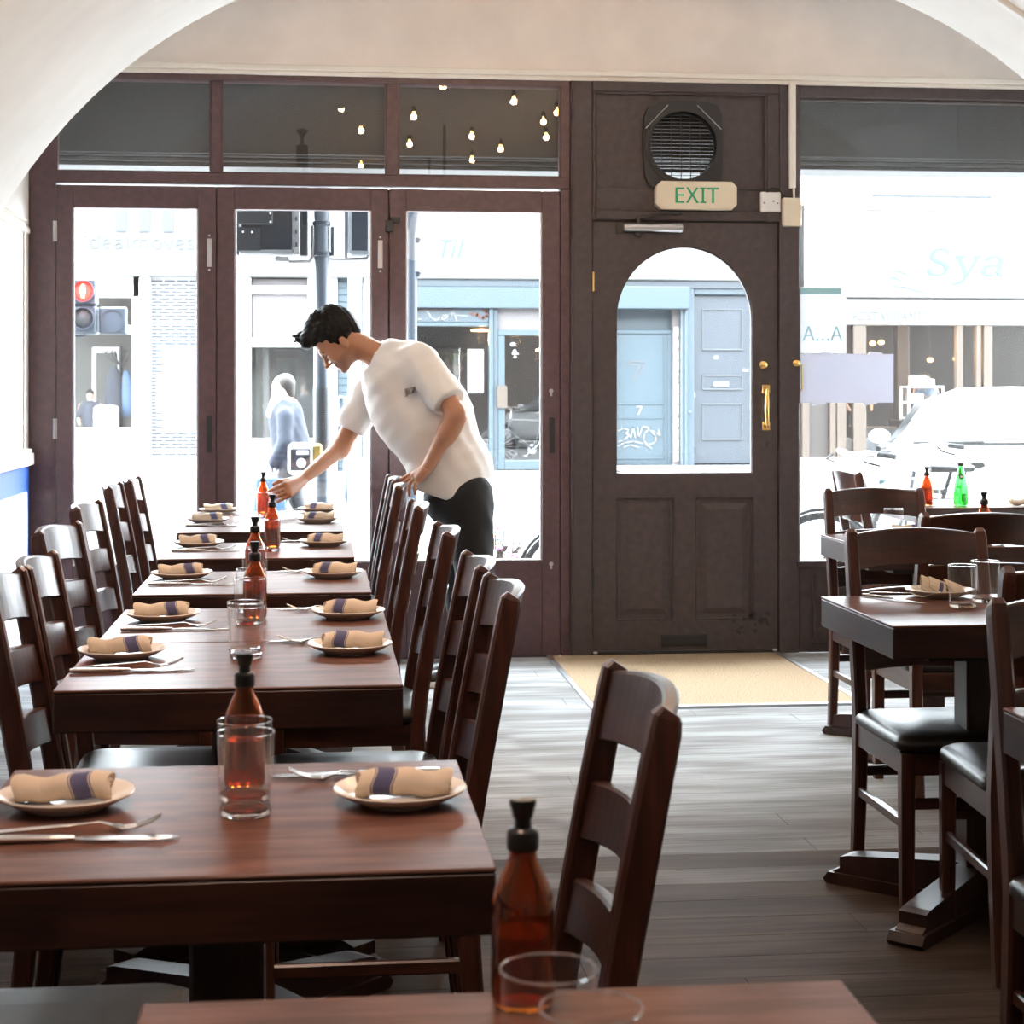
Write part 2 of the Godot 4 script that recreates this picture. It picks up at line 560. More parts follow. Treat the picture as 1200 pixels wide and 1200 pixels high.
func lamps() -> void:
	# added fill light: opal globes on rods under the vault, unseen above the picture
	var glow := mat(lin(0.9, 0.86, 0.8), 0.4)
	glow.emission_enabled = true
	glow.emission = Color(1.0, 0.93, 0.86)
	glow.emission_energy_multiplier = 2.0
	var spots_at := [Vector3(0.9, 2.72, -4.9), Vector3(0.9, 2.72, -3.1), Vector3(0.9, 2.72, -1.2)]
	var words := ["nearest to the street window", "middle one of the three", "farthest from the street window"]
	for i in 3:
		var t := thing("added_globe_lamp", "added unseen fill globe on a dark rod under the vault, " + words[i], "lamp", spots_at[i], 0.0, "added fill lamps under the vault")
		var b := B.new()
		b.ell(Vector3.ZERO, Vector3.ONE * 0.16, Basis(), 24)
		part(b, "added_lamp_globe", glow, t)
		b = B.new()
		b.tube([Vector3(0, 0.15, 0), Vector3(0, 0.56, 0)], 0.012, 8)
		part(b, "rod", M.dark_metal, t)
		b = B.new()
		b.lathe([Vector2(0, 0.13), Vector2(0.06, 0.14), Vector2(0.055, 0.19), Vector2(0, 0.2)], 20)
		part(b, "cap", M.dark_metal, t)
		var l := OmniLight3D.new()
		l.name = "light"
		l.light_color = Color(1.0, 0.96, 0.92)
		l.light_energy = 0.45
		l.light_size = 0.15
		l.omni_range = 20.0
		l.omni_attenuation = 2.0
		l.shadow_enabled = true
		t.add_child(l)
	# unseen black spot cans, added for the warm light on the left row tables
	var face := mat(lin(0.9, 0.85, 0.8), 0.4)
	face.emission_enabled = true
	face.emission = Color(1.0, 0.82, 0.70)
	face.emission_energy_multiplier = 3.0
	var ds := [1.55, 2.9, 4.3, 5.7]
	var dw := ["above the nearest table", "above the second and third tables", "above the fourth and fifth tables", "above the sixth table"]
	for i in 4:
		var t := thing("added_spot_lamp", "added unseen black spot lamp pointing straight down " + dw[i], "lamp", Vector3(-0.12, 2.86, -ds[i]), 0.0, "added spot lamps over the left row")
		var b := B.new()
		b.lathe([Vector2(0.036, 0.0), Vector2(0.04, 0.0), Vector2(0.04, 0.14), Vector2(0.012, 0.15), Vector2(0.012, 0.2), Vector2(0.045, vault_y(-0.12) - 2.88), Vector2(0, vault_y(-0.12) - 2.86)], 24)
		part(b, "can", M.black, t)
		b = B.new()
		b.lathe([Vector2(0, 0.02), Vector2(0.036, 0.02)], 20)
		part(b, "added_lamp_face", face, t)
		var l := SpotLight3D.new()
		l.name = "light"
		l.light_color = Color(1.0, 0.84, 0.74)
		l.light_energy = 4.2
		l.light_size = 0.04
		l.spot_angle = 30.0
		l.spot_angle_attenuation = 0.9
		l.spot_range = 20.0
		l.spot_attenuation = 2.0
		l.shadow_enabled = true
		l.position = Vector3(0, 0.012, 0)
		l.rotation_degrees.x = -90.0
		t.add_child(l)
	# bare bulbs on flex near the shop front, the points of light mirrored in the upper panes
	var px := [[400, 127], [423, 153], [423, 194], [519, 101], [485, 137], [480, 169], [553, 160], [553, 188], [587, 175], [602, 119], [637, 143], [640, 161], [653, 132]]
	var warm := mat(lin(0.9, 0.7, 0.4), 0.3)
	warm.emission_enabled = true
	warm.emission = Color(1.0, 0.72, 0.38)
	warm.emission_energy_multiplier = 70.0
	var n := 0
	for p in px:
		n += 1
		# the bulb hangs at 3.2 m; its distance follows from how high its mirror image shows
		var dv: float = 1.85 * 2050.0 / (457.0 - p[1])
		var rx: float = (p[0] - 600.0) / 2050.0 * dv
		var ca := cos(deg_to_rad(6.263))
		var sa := sin(deg_to_rad(6.263))
		var at := Vector3(rx * ca + dv * sa, 3.2, -(2.0 * 8.80 - (dv * ca - rx * sa)))
		var t := thing("hanging_bulb", "small bare filament bulb on a black flex, one of the bulbs mirrored in the panes", "bulb", at, 0.0, "bare bulbs mirrored in the upper panes")
		var b := B.new()
		b.lathe([Vector2(0, -0.018), Vector2(0.009, -0.015), Vector2(0.013, -0.004), Vector2(0.011, 0.008), Vector2(0.008, 0.02), Vector2(0.008, 0.04)], 14)
		part(b, "lamp_bulb", warm, t)
		b = B.new()
		b.lathe([Vector2(0.014, 0.036), Vector2(0.015, 0.07), Vector2(0, 0.075)], 12)
		b.tube([Vector3(0, 0.07, 0), Vector3(0, minf(vault_y(at.x), 3.44) - 3.2, 0)], 0.003, 6)
		part(b, "flex", M.black, t)
		var l := OmniLight3D.new()
		l.name = "light"
		l.light_color = Color(1.0, 0.80, 0.58)
		l.light_energy = 0.12
		l.light_size = 0.02
		l.omni_range = 20.0
		l.omni_attenuation = 2.0
		l.shadow_enabled = true
		t.add_child(l)

func vault_y(x: float) -> float:
	# a wide flattened barrel
	var u := clampf(absf(x - 1.185) / 2.903, 0.0, 0.999)
	return 0.676 + 2.616 * pow(1.0 - pow(u, 2.63), 0.512)

func shell() -> void:
	# floor of single boards laid along x
	var f := root_struct("floor", "worn dark brown wooden floor boards parallel to the shop front, painted daylight by the door", "floor")
	var b := B.new()
	b.bx(-1.6, 3.95, -0.12, -0.022, -4.2, 8.9, 0.0)
	part(b, "subfloor", M.subfloor, f)
	b = B.new()
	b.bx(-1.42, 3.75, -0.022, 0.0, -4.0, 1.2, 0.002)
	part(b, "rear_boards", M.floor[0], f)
	var variants := {}
	var w := 0.152
	var d := 1.2
	var row := 0
	while d < FD - 0.02:
		var d1 := minf(d + w, FD)
		var x := -1.42 - rng.randf() * 1.4
		while x < 3.75:
			var x1 := x + 1.5 + rng.randf() * 1.3
			var a := maxf(x, -1.42)
			var z := minf(x1, 3.75)
			# leave the mat well open
			var cuts := [[a, z]]
			if d1 > 7.30 and z > 1.14 and a < 2.34:
				cuts = []
				if a < 1.14:
					cuts.append([a, 1.14])
				if z > 2.34:
					cuts.append([2.34, z])
			for c in cuts:
				if c[1] - c[0] > 0.03:
					b = B.new()
					b.bx(c[0] + 0.0005, c[1] - 0.0005, -0.02, rng.randf_range(-0.0004, 0.0), d + 0.0005, d1 - 0.0005, 0.0007)
					part(b, "plank", M.floor[clampi(int(round(6.0 * smoothstep(4.4, 6.5, d + rng.randf_range(-0.13, 0.13)))), 0, 6)], f)  # tone pales with depth, painting in the daylight pool
			x = x1
		d = d1
		row += 1
	# door mat in its well, with metal edging
	var mt := thing("door_mat", "coarse tan coir mat set into the floor in front of the brown door", "mat", Vector3.ZERO)
	b = B.new()
	b.bx(1.165, 2.315, -0.02, 0.006, 7.335, FD - 0.005, 0.004)
	part(b, "coir_pad", M.coir, mt)
	b = B.new()
	b.bx(1.14, 2.34, -0.01, 0.008, 7.305, 7.335, 0.002)
	part(b, "metal_edge", M.silver, mt)
	for x in [[1.14, 1.165], [2.315, 2.34]]:
		b = B.new()
		b.bx(x[0], x[1], -0.01, 0.008, 7.335, FD - 0.005, 0.002)
		part(b, "metal_edge", M.silver, mt)
	# side walls: blue dado with white panels, cream above
	var wl := root_struct("wall_left", "cream left wall above a white rail and a blue dado with white panels", "wall")
	b = B.new()
	b.bx(-1.57, -1.42, 0.0, 3.6, -4.15, 8.95, 0.0)
	part(b, "wall_body", M.plaster, wl)
	b = B.new()
	b.bx(-1.42, -1.41, 0.0, 0.98, -4.0, 8.74, 0.002)
	part(b, "dado_panel", M.blue_dado, wl)
	b = B.new()
	b.bx(-1.42, -1.385, 0.985, 1.045, -4.0, 8.74, 0.006)
	b.bx(-1.42, -1.395, 1.045, 1.065, -4.0, 8.74, 0.004)
	part(b, "dado_rail", M.cream, wl)
	for k in 8:
		b = B.new()
		var z0 := 7.72 - k * 1.2
		b.bx(-1.412, -1.402, 0.12, 0.86, z0, z0 + 0.92, 0.004)
		part(b, "white_panel", M.white_paint, wl)
	b = B.new()
	b.bx(-1.42, -1.41, 1.065, 2.11, 8.62, 8.65, 0.003)
	b.bx(-1.42, -1.405, 2.11, 2.14, 7.7, 8.74, 0.004)
	b.bx(-1.42, -1.41, 2.16, 2.175, 7.7, 8.74, 0.003)
	part(b, "wall_moulding", M.cream, wl)
	var wr := root_struct("wall_right", "plain cream right wall of the dining room", "wall")
	b = B.new()
	b.bx(3.75, 3.9, 0.0, 3.6, -4.15, 8.95, 0.0)
	part(b, "wall_body", M.plaster, wr)
	var wb := root_struct("wall_back", "plain cream back wall of the dining room", "wall")
	b = B.new()
	b.bx(-1.57, 3.9, 0.0, 3.6, -4.15, -4.0, 0.0)
	part(b, "wall_body", M.plaster, wb)
	# the vault, a thick plaster shell that stops short of the shop front
	var ce := root_struct("ceiling", "white barrel vault of smooth plaster ending in an arch before the shop front", "ceiling")
	b = B.new()
	var under := []
	var nn := 64
	for i in nn + 1:
		var x := 1.185 - 2.9 * cos(PI * i / nn)
		under.append(Vector2(clampf(x, -1.421, 3.751), vault_y(clampf(x, -1.421, 3.751))))
	for i in nn:
		var p: Vector2 = under[i]
		var q: Vector2 = under[i + 1]
		if p.distance_to(q) < 0.0005:
			continue
		var np := vault_n(p.x)
		var nq := vault_n(q.x)
		b.q4(Vector3(p.x, p.y, 4.0), Vector3(q.x, q.y, 4.0), Vector3(q.x, q.y, -7.6), Vector3(p.x, p.y, -7.6), np, nq, nq, np)
		var e := Vector3(0, 0, -1)
		b.q4(Vector3(p.x, p.y, -7.6), Vector3(q.x, q.y, -7.6), Vector3(q.x, 3.6, -7.6), Vector3(p.x, 3.6, -7.6), e, e, e, e)
	part(b, "vault_shell", M.plaster, ce)
	b = B.new()
	b.bx(-1.57, 3.9, 3.6, 3.75, -4.15, 8.95, 0.0)
	part(b, "roof_slab", M.plaster, ce)
	b = B.new()
	b.bx(-1.42, 3.75, 3.44, 3.6, 7.601, 8.78, 0.0)
	part(b, "bay_ceiling", M.plaster, ce)
	# a white access panel on the right haunch of the vault
	var hp := thing("ceiling_hatch", "white framed access panel on the right flank of the vault", "hatch", Vector3.ZERO)
	hp.set_meta("kind", "structure")
	b = B.new()
	var hx := 2.95
	var hn := vault_n(hx)
	var tx := Vector3(-hn.y, hn.x, 0)
	var bs := Basis(tx, -hn, tx.cross(-hn))
	b.box(Vector3(hx, vault_y(hx), -6.4) + hn * 0.012, Vector3(0.62, 0.03, 1.1), 0.006, bs)
	part(b, "hatch_panel", M.white_paint, hp)
	b = B.new()
	for s in [-1, 1]:
		b.box(Vector3(hx, vault_y(hx), -6.4) + hn * 0.02 + tx * 0.33 * s, Vector3(0.05, 0.05, 1.2), 0.006, bs)
		b.box(Vector3(hx, vault_y(hx), -6.4 + 0.575 * s) + hn * 0.02, Vector3(0.7, 0.05, 0.05), 0.006, bs)
	part(b, "hatch_frame", M.white_paint, hp)

func vault_n(x: float) -> Vector3:
	var e := 0.002
	var d := (vault_y(x + e) - vault_y(x - e)) / (2 * e)
	return Vector3(d, -1.0, 0).normalized()

# a folding leaf with frame, pane, bottom panel
func leaf(n: int, label: String, x0: float, x1: float, g0: float, g1: float) -> Node3D:
	var t := root_struct("door_%d" % n, label, "folding door")
	var b := B.new()
	var f := FD
	b.bx(x1 - 0.01, x1 + 0.02, 0.0, 2.36, f + 0.05, f + 0.065, 0.002)
	b.bx(x0 + 0.02, x1 - 0.02, -0.005, 0.02, f + 0.01, f + 0.05, 0.002)
	part(b, "weather_strip", M.black, t)
	b = B.new()
	b.bx(x0, g0, 0.004, 2.358, f, f + 0.05, 0.003)
	part(b, "stile", M.brown_leaf, t)
	b = B.new()
	b.bx(g1, x1, 0.004, 2.358, f, f + 0.05, 0.003)
	part(b, "stile", M.brown_leaf, t)
	b = B.new()
	b.bx(g0, g1, 2.247, 2.358, f, f + 0.05, 0.003)
	part(b, "top_rail", M.brown_leaf, t)
	b = B.new()
	b.bx(g0, g1, 0.004, 0.484, f, f + 0.05, 0.003)
	part(b, "bottom_panel", M.brown_leaf, t)
	b = B.new()
	b.bx(g0, g1, 0.484, 0.494, f + 0.004, f + 0.03, 0.002)
	for g in [g0, g1 - 0.008]:
		b.bx(g, g + 0.008, 0.494, 2.247, f + 0.012, f + 0.03, 0.001)
	part(b, "glazing_bead", M.silver, t, "thin pale bead round the glass")
	b = B.new()
	b.bx(g0, g1, 0.484, 2.247, f + 0.022, f + 0.028, 0.0)
	part(b, "pane", M.pane, t)
	return t

func latch(x: float, y: float, t: Node3D) -> void:
	var b := B.new()
	b.bx(x - 0.012, x + 0.012, y - 0.07, y + 0.07, FD - 0.006, FD, 0.002)
	b.bx(x - 0.008, x + 0.008, y - 0.03, y + 0.05, FD - 0.014, FD - 0.006, 0.003)
	part(b, "flush_bolt", M.silver, t)
	b = B.new()
	for s in [-1, 1]:
		b.lathe([Vector2(0.006, 0), Vector2(0.006, 0.004), Vector2(0, 0.006)], 8, Vector3(x, y + 0.085 * s, -FD), Basis(Vector3.RIGHT, PI / 2))
	part(b, "screw", M.silver, t)

func hinge(x: float, y: float, t: Node3D, m: Material) -> void:
	var b := B.new()
	b.tube([Vector3(x, y - 0.05, -FD + 0.004), Vector3(x, y + 0.05, -FD + 0.004)], 0.007, 8)
	b.bx(x - 0.01, x + 0.01, y - 0.05, y + 0.05, FD - 0.002, FD, 0.001)
	part(b, "hinge", m, t)

func keyhole(x: float, y: float, t: Node3D) -> void:
	var b := B.new()
	b.lathe([Vector2(0.011, 0), Vector2(0.011, 0.004), Vector2(0, 0.005)], 12, Vector3(x, y, -FD), Basis(Vector3.RIGHT, PI / 2))
	b.bx(x - 0.005, x + 0.005, y - 0.026, y - 0.006, FD - 0.004, FD, 0.001)
	part(b, "lock_cylinder", M.silver, t)

func member(called: String, label: String, ext: Array, m = null) -> void:
	var b := B.new()
	for e in ext:
		b.bx(e[0], e[1], e[2], e[3], e[4], e[5], 0.004)
	var o := solo(b, called, m if m else M.brown_leaf, label, "trim")
	o.set_meta("kind", "structure")

func front() -> void:
	var f := FD
	# pinkish fascia over the shop front and its cream cornice
	var wf := root_struct("wall_front", "pinkish cream plaster strip above the shop front, under the arch", "wall")
	var b := B.new()
	b.bx(-1.57, 3.9, 2.952, 3.6, f, f + 0.17, 0.0)
	part(b, "wall_body", M.fascia, wf)
	b = B.new()
	b.bx(-1.42, 3.75, 2.935, 2.962, f - 0.05, f + 0.02, 0.004)
	b.bx(-1.42, 3.75, 2.915, 2.935, f - 0.03, f + 0.02, 0.003)
	part(b, "cornice", M.cream, wf, "thin cream cornice")
	member("trim_1", "brown upright jamb of the shop front against the left wall", [[-1.42, -1.29, 0.0, 2.92, f, f + 0.12]])
	member("trim_2", "brown head rail above the three upper panes", [[-1.29, 1.257, 2.885, 2.92, f - 0.005, f + 0.1]])
	member("trim_3", "brown transom rail between the upper panes and the folding doors", [[-1.29, 1.257, 2.368, 2.426, f - 0.012, f + 0.08]])
	member("trim_4", "brown upright bar between the left and middle upper panes", [[-0.538, -0.486, 2.426, 2.885, f, f + 0.07]])
	member("trim_5", "brown upright bar between the middle and right upper panes", [[0.331, 0.389, 2.426, 2.885, f, f + 0.07]])
	member("trim_6", "brown upright post between the folding doors and the entrance door", [[1.212, 1.262, 0.0, 2.92, f + 0.002, f + 0.1]])
	member("trim_7", "brown left post of the entrance door frame", [[1.262, 1.372, 0.0, 2.92, f - 0.014, f + 0.1], [1.262, 1.275, 0.0, 2.92, f - 0.02, f]], M.brown)
	member("trim_8", "brown right post of the entrance door frame, beside the big window", [[2.34, 2.449, 0.0, 2.92, f - 0.014, f + 0.1]], M.brown)
	member("trim_9", "brown head rail above the big right window", [[2.449, 3.75, 2.856, 2.92, f - 0.005, f + 0.1], [2.449, 3.75, 2.84, 2.856, f + 0.01, f + 0.05]], M.brown)
	# upper panes
	var k := 0
	for e in [[-1.29, -0.538, "left"], [-0.486, 0.331, "middle"], [0.389, 1.212, "right"]]:
		k += 1
		var t := root_struct("window_%d" % k, "%s upper pane above the folding doors, dark shutter box behind" % ["first from the left wall,", "second from the left wall,", "third from the left wall,"][k - 1], "window")
		b = B.new()
		b.bx(e[0], e[1], 2.426, 2.885, f + 0.02, f + 0.026, 0.0)
		part(b, "pane", M.pane, t)
		b = B.new()
		b.bx(e[0], e[1], 2.426, 2.434, f + 0.008, f + 0.03, 0.001)
		b.bx(e[0], e[0] + 0.008, 2.434, 2.885, f + 0.008, f + 0.03, 0.001)
		b.bx(e[1] - 0.008, e[1], 2.434, 2.885, f + 0.008, f + 0.03, 0.001)
		part(b, "glazing_bead", M.brown_leaf, t)
	# folding doors
	var l1 := leaf(1, "left brown folding door leaf with a tall pane, against the left wall", -1.287, -0.512, -1.209, -0.601)
	var l2 := leaf(2, "middle brown folding door leaf with a tall pane, behind the table row", -0.508, 0.341, -0.421, 0.255)
	var l3 := leaf(3, "right brown folding door leaf with a tall pane, behind the waiter", 0.345, 1.209, 0.430, 1.116)
	hinge(-1.293, 2.13, l1, M.silver)
	hinge(-1.293, 1.16, l1, M.silver)
	latch(-0.545, 2.03, l1)
	latch(0.30, 2.03, l2)
	b = B.new()
	b.bx(0.325, 0.365, 2.14, 2.20, f - 0.02, f, 0.003)
	b.bx(0.35, 0.40, 2.185, 2.215, f - 0.012, f, 0.003)
	part(b, "catch", M.black, l3, "black catch across the leaf joint")
	keyhole(1.163, 1.345, l3)
	keyhole(1.163, 0.47, l3)
	for e in [[-0.545, 1.13, l1], [1.166, 1.12, l3]]:
		b = B.new()
		b.bx(e[0] - 0.014, e[0] + 0.014, e[1] - 0.09, e[1] + 0.09, f - 0.003, f, 0.001)
		b.bx(e[0] - 0.009, e[0] + 0.009, e[1] - 0.08, e[1] + 0.08, f - 0.004, f, 0.0)
		part(b, "finger_pull", M.black, e[2])
	# panel over the entrance door with a round fan opening
	var hd := root_struct("wall_door_header", "brown panelled header with a round fan hole above the entrance door", "panel")
	b = B.new()
	var circ := PackedVector2Array()
	for i in 64:
		circ.append(Vector2(1.838 + 0.185 * cos(TAU * i / 64), 2.595 + 0.185 * sin(TAU * i / 64)))
	b.holed(rect(1.372, 2.34, 2.21, 2.92), circ, Vector2(1.838, 2.595), -f - 0.006, -f - 0.05)
	part(b, "panel_field", M.brown, hd)
	b = B.new()
	b.bx(1.372, 2.34, 2.865, 2.92, f - 0.02, f - 0.006, 0.004)
	b.bx(2.275, 2.34, 2.21, 2.865, f - 0.02, f - 0.006, 0.004)
	b.bx(1.372, 1.39, 2.21, 2.865, f - 0.02, f - 0.006, 0.004)
	b.bx(1.39, 2.275, 2.213, 2.262, f - 0.02, f - 0.006, 0.004)
	part(b, "panel_frame", M.brown, hd)
	b = B.new()
	b.bx(1.39, 2.275, 2.853, 2.865, f - 0.014, f - 0.004, 0.004)
	b.bx(2.263, 2.275, 2.37, 2.853, f - 0.014, f - 0.004, 0.004)
	b.bx(1.39, 2.275, 2.262, 2.375, f - 0.002, f - 0.0065 + 0.008, 0.002)
	part(b, "panel_moulding", M.brown, hd)
	# extractor fan grille
	var fg := thing("fan_grille", "dark round extractor fan housing set in the header above the EXIT sign", "fan", Vector3.ZERO)
	b = B.new()
	var hs := PackedVector2Array()
	for p in [[1.64, 2.44], [1.632, 2.60], [1.637, 2.74], [1.66, 2.79], [1.70, 2.80], [1.72, 2.815], [1.78, 2.825], [1.90, 2.825], [1.98, 2.815], [2.02, 2.80], [2.04, 2.75], [2.046, 2.62], [2.042, 2.46], [2.03, 2.40], [1.99, 2.375], [1.69, 2.375], [1.66, 2.395]]:
		hs.append(Vector2(p[0], p[1]))
	var c2 := PackedVector2Array()
	for i in 64:
		c2.append(Vector2(1.838 + 0.172 * cos(TAU * i / 64), 2.595 + 0.172 * sin(TAU * i / 64)))
	b.holed(hs, c2, Vector2(1.838, 2.595), -f + 0.022, -f - 0.006)
	part(b, "housing", M.black, fg)
	b = B.new()
	b.holed(circle(1.838, 2.595, 0.195, 64), circle(1.838, 2.595, 0.172, 64), Vector2(1.838, 2.595), -f + 0.034, -f - 0.04)
	part(b, "ring", M.black, fg)
	for i in 19:
		var y := 2.595 - 0.165 + i * 0.0183
		var hw := sqrt(maxf(0.0, 0.175 * 0.175 - (y - 2.595) * (y - 2.595)))
		if hw < 0.03:
			continue
		b = B.new()
		b.box(Vector3(1.838, y, -f - 0.035), Vector3(hw * 2, 0.0035, 0.014), 0.0)
		part(b, "louvre_slat", M.black, fg)
	b = B.new()
	for i in 7:
		var x := 1.838 - 0.15 + i * 0.05
		var hh := sqrt(maxf(0.0, 0.175 * 0.175 - (x - 1.838) * (x - 1.838)))
		b.box(Vector3(x, 2.595, -f - 0.03), Vector3(0.004, hh * 2, 0.006), 0.0)
	part(b, "wire_guard", M.black, fg)
	b = B.new()
	b.tube([Vector3(1.645, 2.68, -f + 0.024), Vector3(1.76, 2.80, -f + 0.024)], 0.002, 6)
	b.tube([Vector3(2.035, 2.68, -f + 0.024), Vector3(1.91, 2.80, -f + 0.024)], 0.002, 6)
	part(b, "pull_wire", M.silver, fg)
	# EXIT sign
	var ex := thing("exit_sign", "cream box sign reading EXIT in worn green letters above the door", "sign", Vector3(1.90, 2.337, -f))
	b = B.new()
	var oct := PackedVector2Array()
	for p in cham(0.415, 0.142, 0.026):
		oct.append(p)
	b.prism(oct, 0.0, 0.062)
	var oct2 := PackedVector2Array()
	for p in cham(0.400, 0.128, 0.022):
		oct2.append(p)
	b.prism(oct2, 0.062, 0.07)
	part(b, "sign_box", M.sign_cream, ex)
	text("EXIT", 0.078, 0.003, M.sign_green, ex, "lettering", Transform3D(Basis().scaled(Vector3(1.12, 1, 1)), Vector3(-0.005, -0.002, 0.0715)), "Droid Sans", 400)
	# entrance door
	var dr := root_struct("door_4", "brown panelled entrance door with an arched pane and a brass pull", "door")
	var arch := PackedVector2Array([Vector2(1.496, 0.919), Vector2(2.205, 0.919)])
	for i in 33:
		var a := PI * i / 32
		arch.append(Vector2(1.8505 + 0.3545 * cos(a), 1.715 + 0.371 * sin(a)))
	b = B.new()
	b.holed(rect(1.376, 2.336, 0.80, 2.206), arch, Vector2(1.85, 1.45), -f, -f - 0.045)
	# lower half: stiles, rails and the two sunk panels
	b.bx(1.376, 1.496, 0.02, 0.80, f, f + 0.045, 0.0)
	b.bx(2.209, 2.336, 0.02, 0.80, f, f + 0.045, 0.0)
	b.bx(1.796, 1.906, 0.172, 0.80, f, f + 0.045, 0.0)
	b.bx(1.496, 2.209, 0.02, 0.172, f, f + 0.045, 0.0)
	part(b, "slab", M.brown, dr)
	b = B.new()
	b.bx(1.36, 2.35, 2.185, 2.24, f + 0.05, f + 0.075, 0.003)
	for e in [[1.36, 1.39], [2.322, 2.352]]:
		b.bx(e[0], e[1], 0.0, 2.185, f + 0.05, f + 0.075, 0.003)
	part(b, "door_stop", M.brown, dr)
	for e in [[1.496, 1.796], [1.906, 2.209]]:
		b = B.new()
		b.bx(e[0], e[1], 0.172, 0.80, f + 0.016, f + 0.04, 0.0)
		var x0: float = e[0]
		var x1: float = e[1]
		# raised field with sloping edges
		var o := [Vector3(x0 + 0.03, 0.205, -f - 0.016), Vector3(x1 - 0.03, 0.205, -f - 0.016), Vector3(x1 - 0.03, 0.77, -f - 0.016), Vector3(x0 + 0.03, 0.77, -f - 0.016)]
		var q := []
		for v in o:
			q.append(v.lerp(Vector3((x0 + x1) / 2, 0.487, v.z), 0.0) + Vector3(0.03 * signf((x0 + x1) / 2 - v.x), 0.03 * signf(0.487 - v.y), 0.010))
		for i in 4:
			b.qf(o[i], o[(i + 1) % 4], q[(i + 1) % 4], q[i], Vector3((x0 + x1) / 2, 0.487, -f - 0.1))
		b.qf(q[0], q[1], q[2], q[3], Vector3((x0 + x1) / 2, 0.487, -f - 0.1))
		part(b, "door_panel", M.brown, dr)
		b = B.new()
		for s in [[x0, x1, 0.172, 0.184], [x0, x1, 0.788, 0.80]]:
			b.bx(s[0], s[1], s[2], s[3], f + 0.003, f + 0.02, 0.004)
		for s in [[x0, x0 + 0.012], [x1 - 0.012, x1]]:
			b.bx(s[0], s[1], 0.184, 0.788, f + 0.003, f + 0.02, 0.004)
		part(b, "panel_moulding", M.brown, dr)
	b = B.new()
	b.holed(arch, shrunk(arch, Vector2(1.85, 1.45), 0.985), Vector2(1.85, 1.45), -f - 0.01, -f - 0.035)
	part(b, "glazing_bead", M.brown, dr)
	b = B.new()
	b.prism(arch, -f - 0.02, -f - 0.026)
	part(b, "pane", M.pane, dr)
	hinge(1.376, 1.90, dr, M.brass)
	hinge(1.376, 0.40, dr, M.dark_metal)
	var hnd := B.new()
	for y in [1.355, 1.165]:
		hnd.box(Vector3(2.275, y, -f + 0.003), Vector3(0.042, 0.045, 0.006), 0.002)
		hnd.tube([Vector3(2.275, y, -f), Vector3(2.275, y, -f + 0.03)], 0.008, 10)
	hnd.tube([Vector3(2.275, 1.355, -f + 0.03), Vector3(2.27, 1.33, -f + 0.045), Vector3(2.266, 1.26, -f + 0.055), Vector3(2.27, 1.19, -f + 0.045), Vector3(2.275, 1.165, -f + 0.03)], [0.008, 0.010, 0.012, 0.010, 0.008], 12)
	part(hnd, "pull_handle", M.brass, dr, "brass pull handle")
	b = B.new()
	b.lathe([Vector2(0.02, 0), Vector2(0.02, 0.006), Vector2(0.012, 0.012), Vector2(0.012, 0.03), Vector2(0.016, 0.034), Vector2(0, 0.042)], 20, Vector3(2.258, 1.478, -f), Basis(Vector3.RIGHT, PI / 2))
	part(b, "latch_knob", M.brass, dr, "small brass latch knob")
	b = B.new()
	b.lathe([Vector2(0.012, 0), Vector2(0.012, 0.006), Vector2(0, 0.01)], 14, Vector3(2.276, 1.075, -f), Basis(Vector3.RIGHT, PI / 2))
	part(b, "deadlock", M.dark_metal, dr)
	b = B.new()
	b.bx(1.729, 1.969, 0.041, 0.102, f - 0.004, f + 0.004, 0.002)
	b.bx(1.736, 1.962, 0.048, 0.096, f - 0.008, f - 0.002, 0.003)
	part(b, "letter_flap", M.black, dr, "dark letter flap at the foot of the door")
	b = B.new()
	b.bx(1.372, 2.345, 0.002, 0.022, f - 0.012, f + 0.03, 0.003)
	part(b, "threshold_strip", M.black, dr)
	b = B.new()
	for e in [[1.388, 0.018], [2.318, 0.018]]:
		b.ell(Vector3(e[0], e[1], -f + 0.014), Vector3(0.012, 0.007, 0.006))
	part(b, "strip_screw", M.silver, dr)
	b = B.new()
	rng.seed = 77
	for i in 16:
		var cx := 2.10 + rng.randf() * 0.2
		var cy := 0.10 + rng.randf() * 0.13
		b.box(Vector3(cx, cy, -f + 0.0004), Vector3(rng.randf_range(0.008, 0.03), rng.randf_range(0.01, 0.035), 0.0008), 0.0, Basis(Vector3.BACK, rng.randf() * 1.2))
	part(b, "paint_chip", M.black, dr, "dark scuffs where the paint has chipped")
	# door closer
	var dc := thing("door_closer", "silver hydraulic door closer with a folding arm at the door's top", "door closer", Vector3(1.665, 2.175, -f))
	b = B.new()
	b.bx(-0.17, 0.17, -0.032, 0.028, 0.0, -0.004, 0.002)
	part(b, "back_plate", M.dark_metal, dc)
	b = B.new()
	b.loft([ring_x(-0.135, 0.022, 0.024), ring_x(-0.05, 0.023, 0.026), ring_x(0.0, 0.020, 0.022), ring_x(0.06, 0.024, 0.028), ring_x(0.165, 0.024, 0.028)])
	part(b, "cylinder_body", M.silver, dc)
	b = B.new()
	b.tube([Vector3(-0.06, 0.0, 0.03), Vector3(-0.06, 0.05, 0.03)], 0.014, 10)
	b.tube([Vector3(-0.06, -0.045, 0.03), Vector3(-0.06, -0.028, 0.03)], 0.016, 10)
	b.tube([Vector3(-0.07, 0.046, 0.035), Vector3(0.03, 0.062, 0.06), Vector3(0.13, 0.075, 0.03)], 0.007, 8)
	b.ell(Vector3(0.135, 0.075, 0.02), Vector3(0.035, 0.014, 0.015))
	part(b, "arm", M.dark_metal, dc)
	# sockets, conduit and cables
	var so := thing("wall_switch", "small square white fused switch box above the door's top right corner", "switch", Vector3(2.294, 2.313, -f))
	b = B.new()
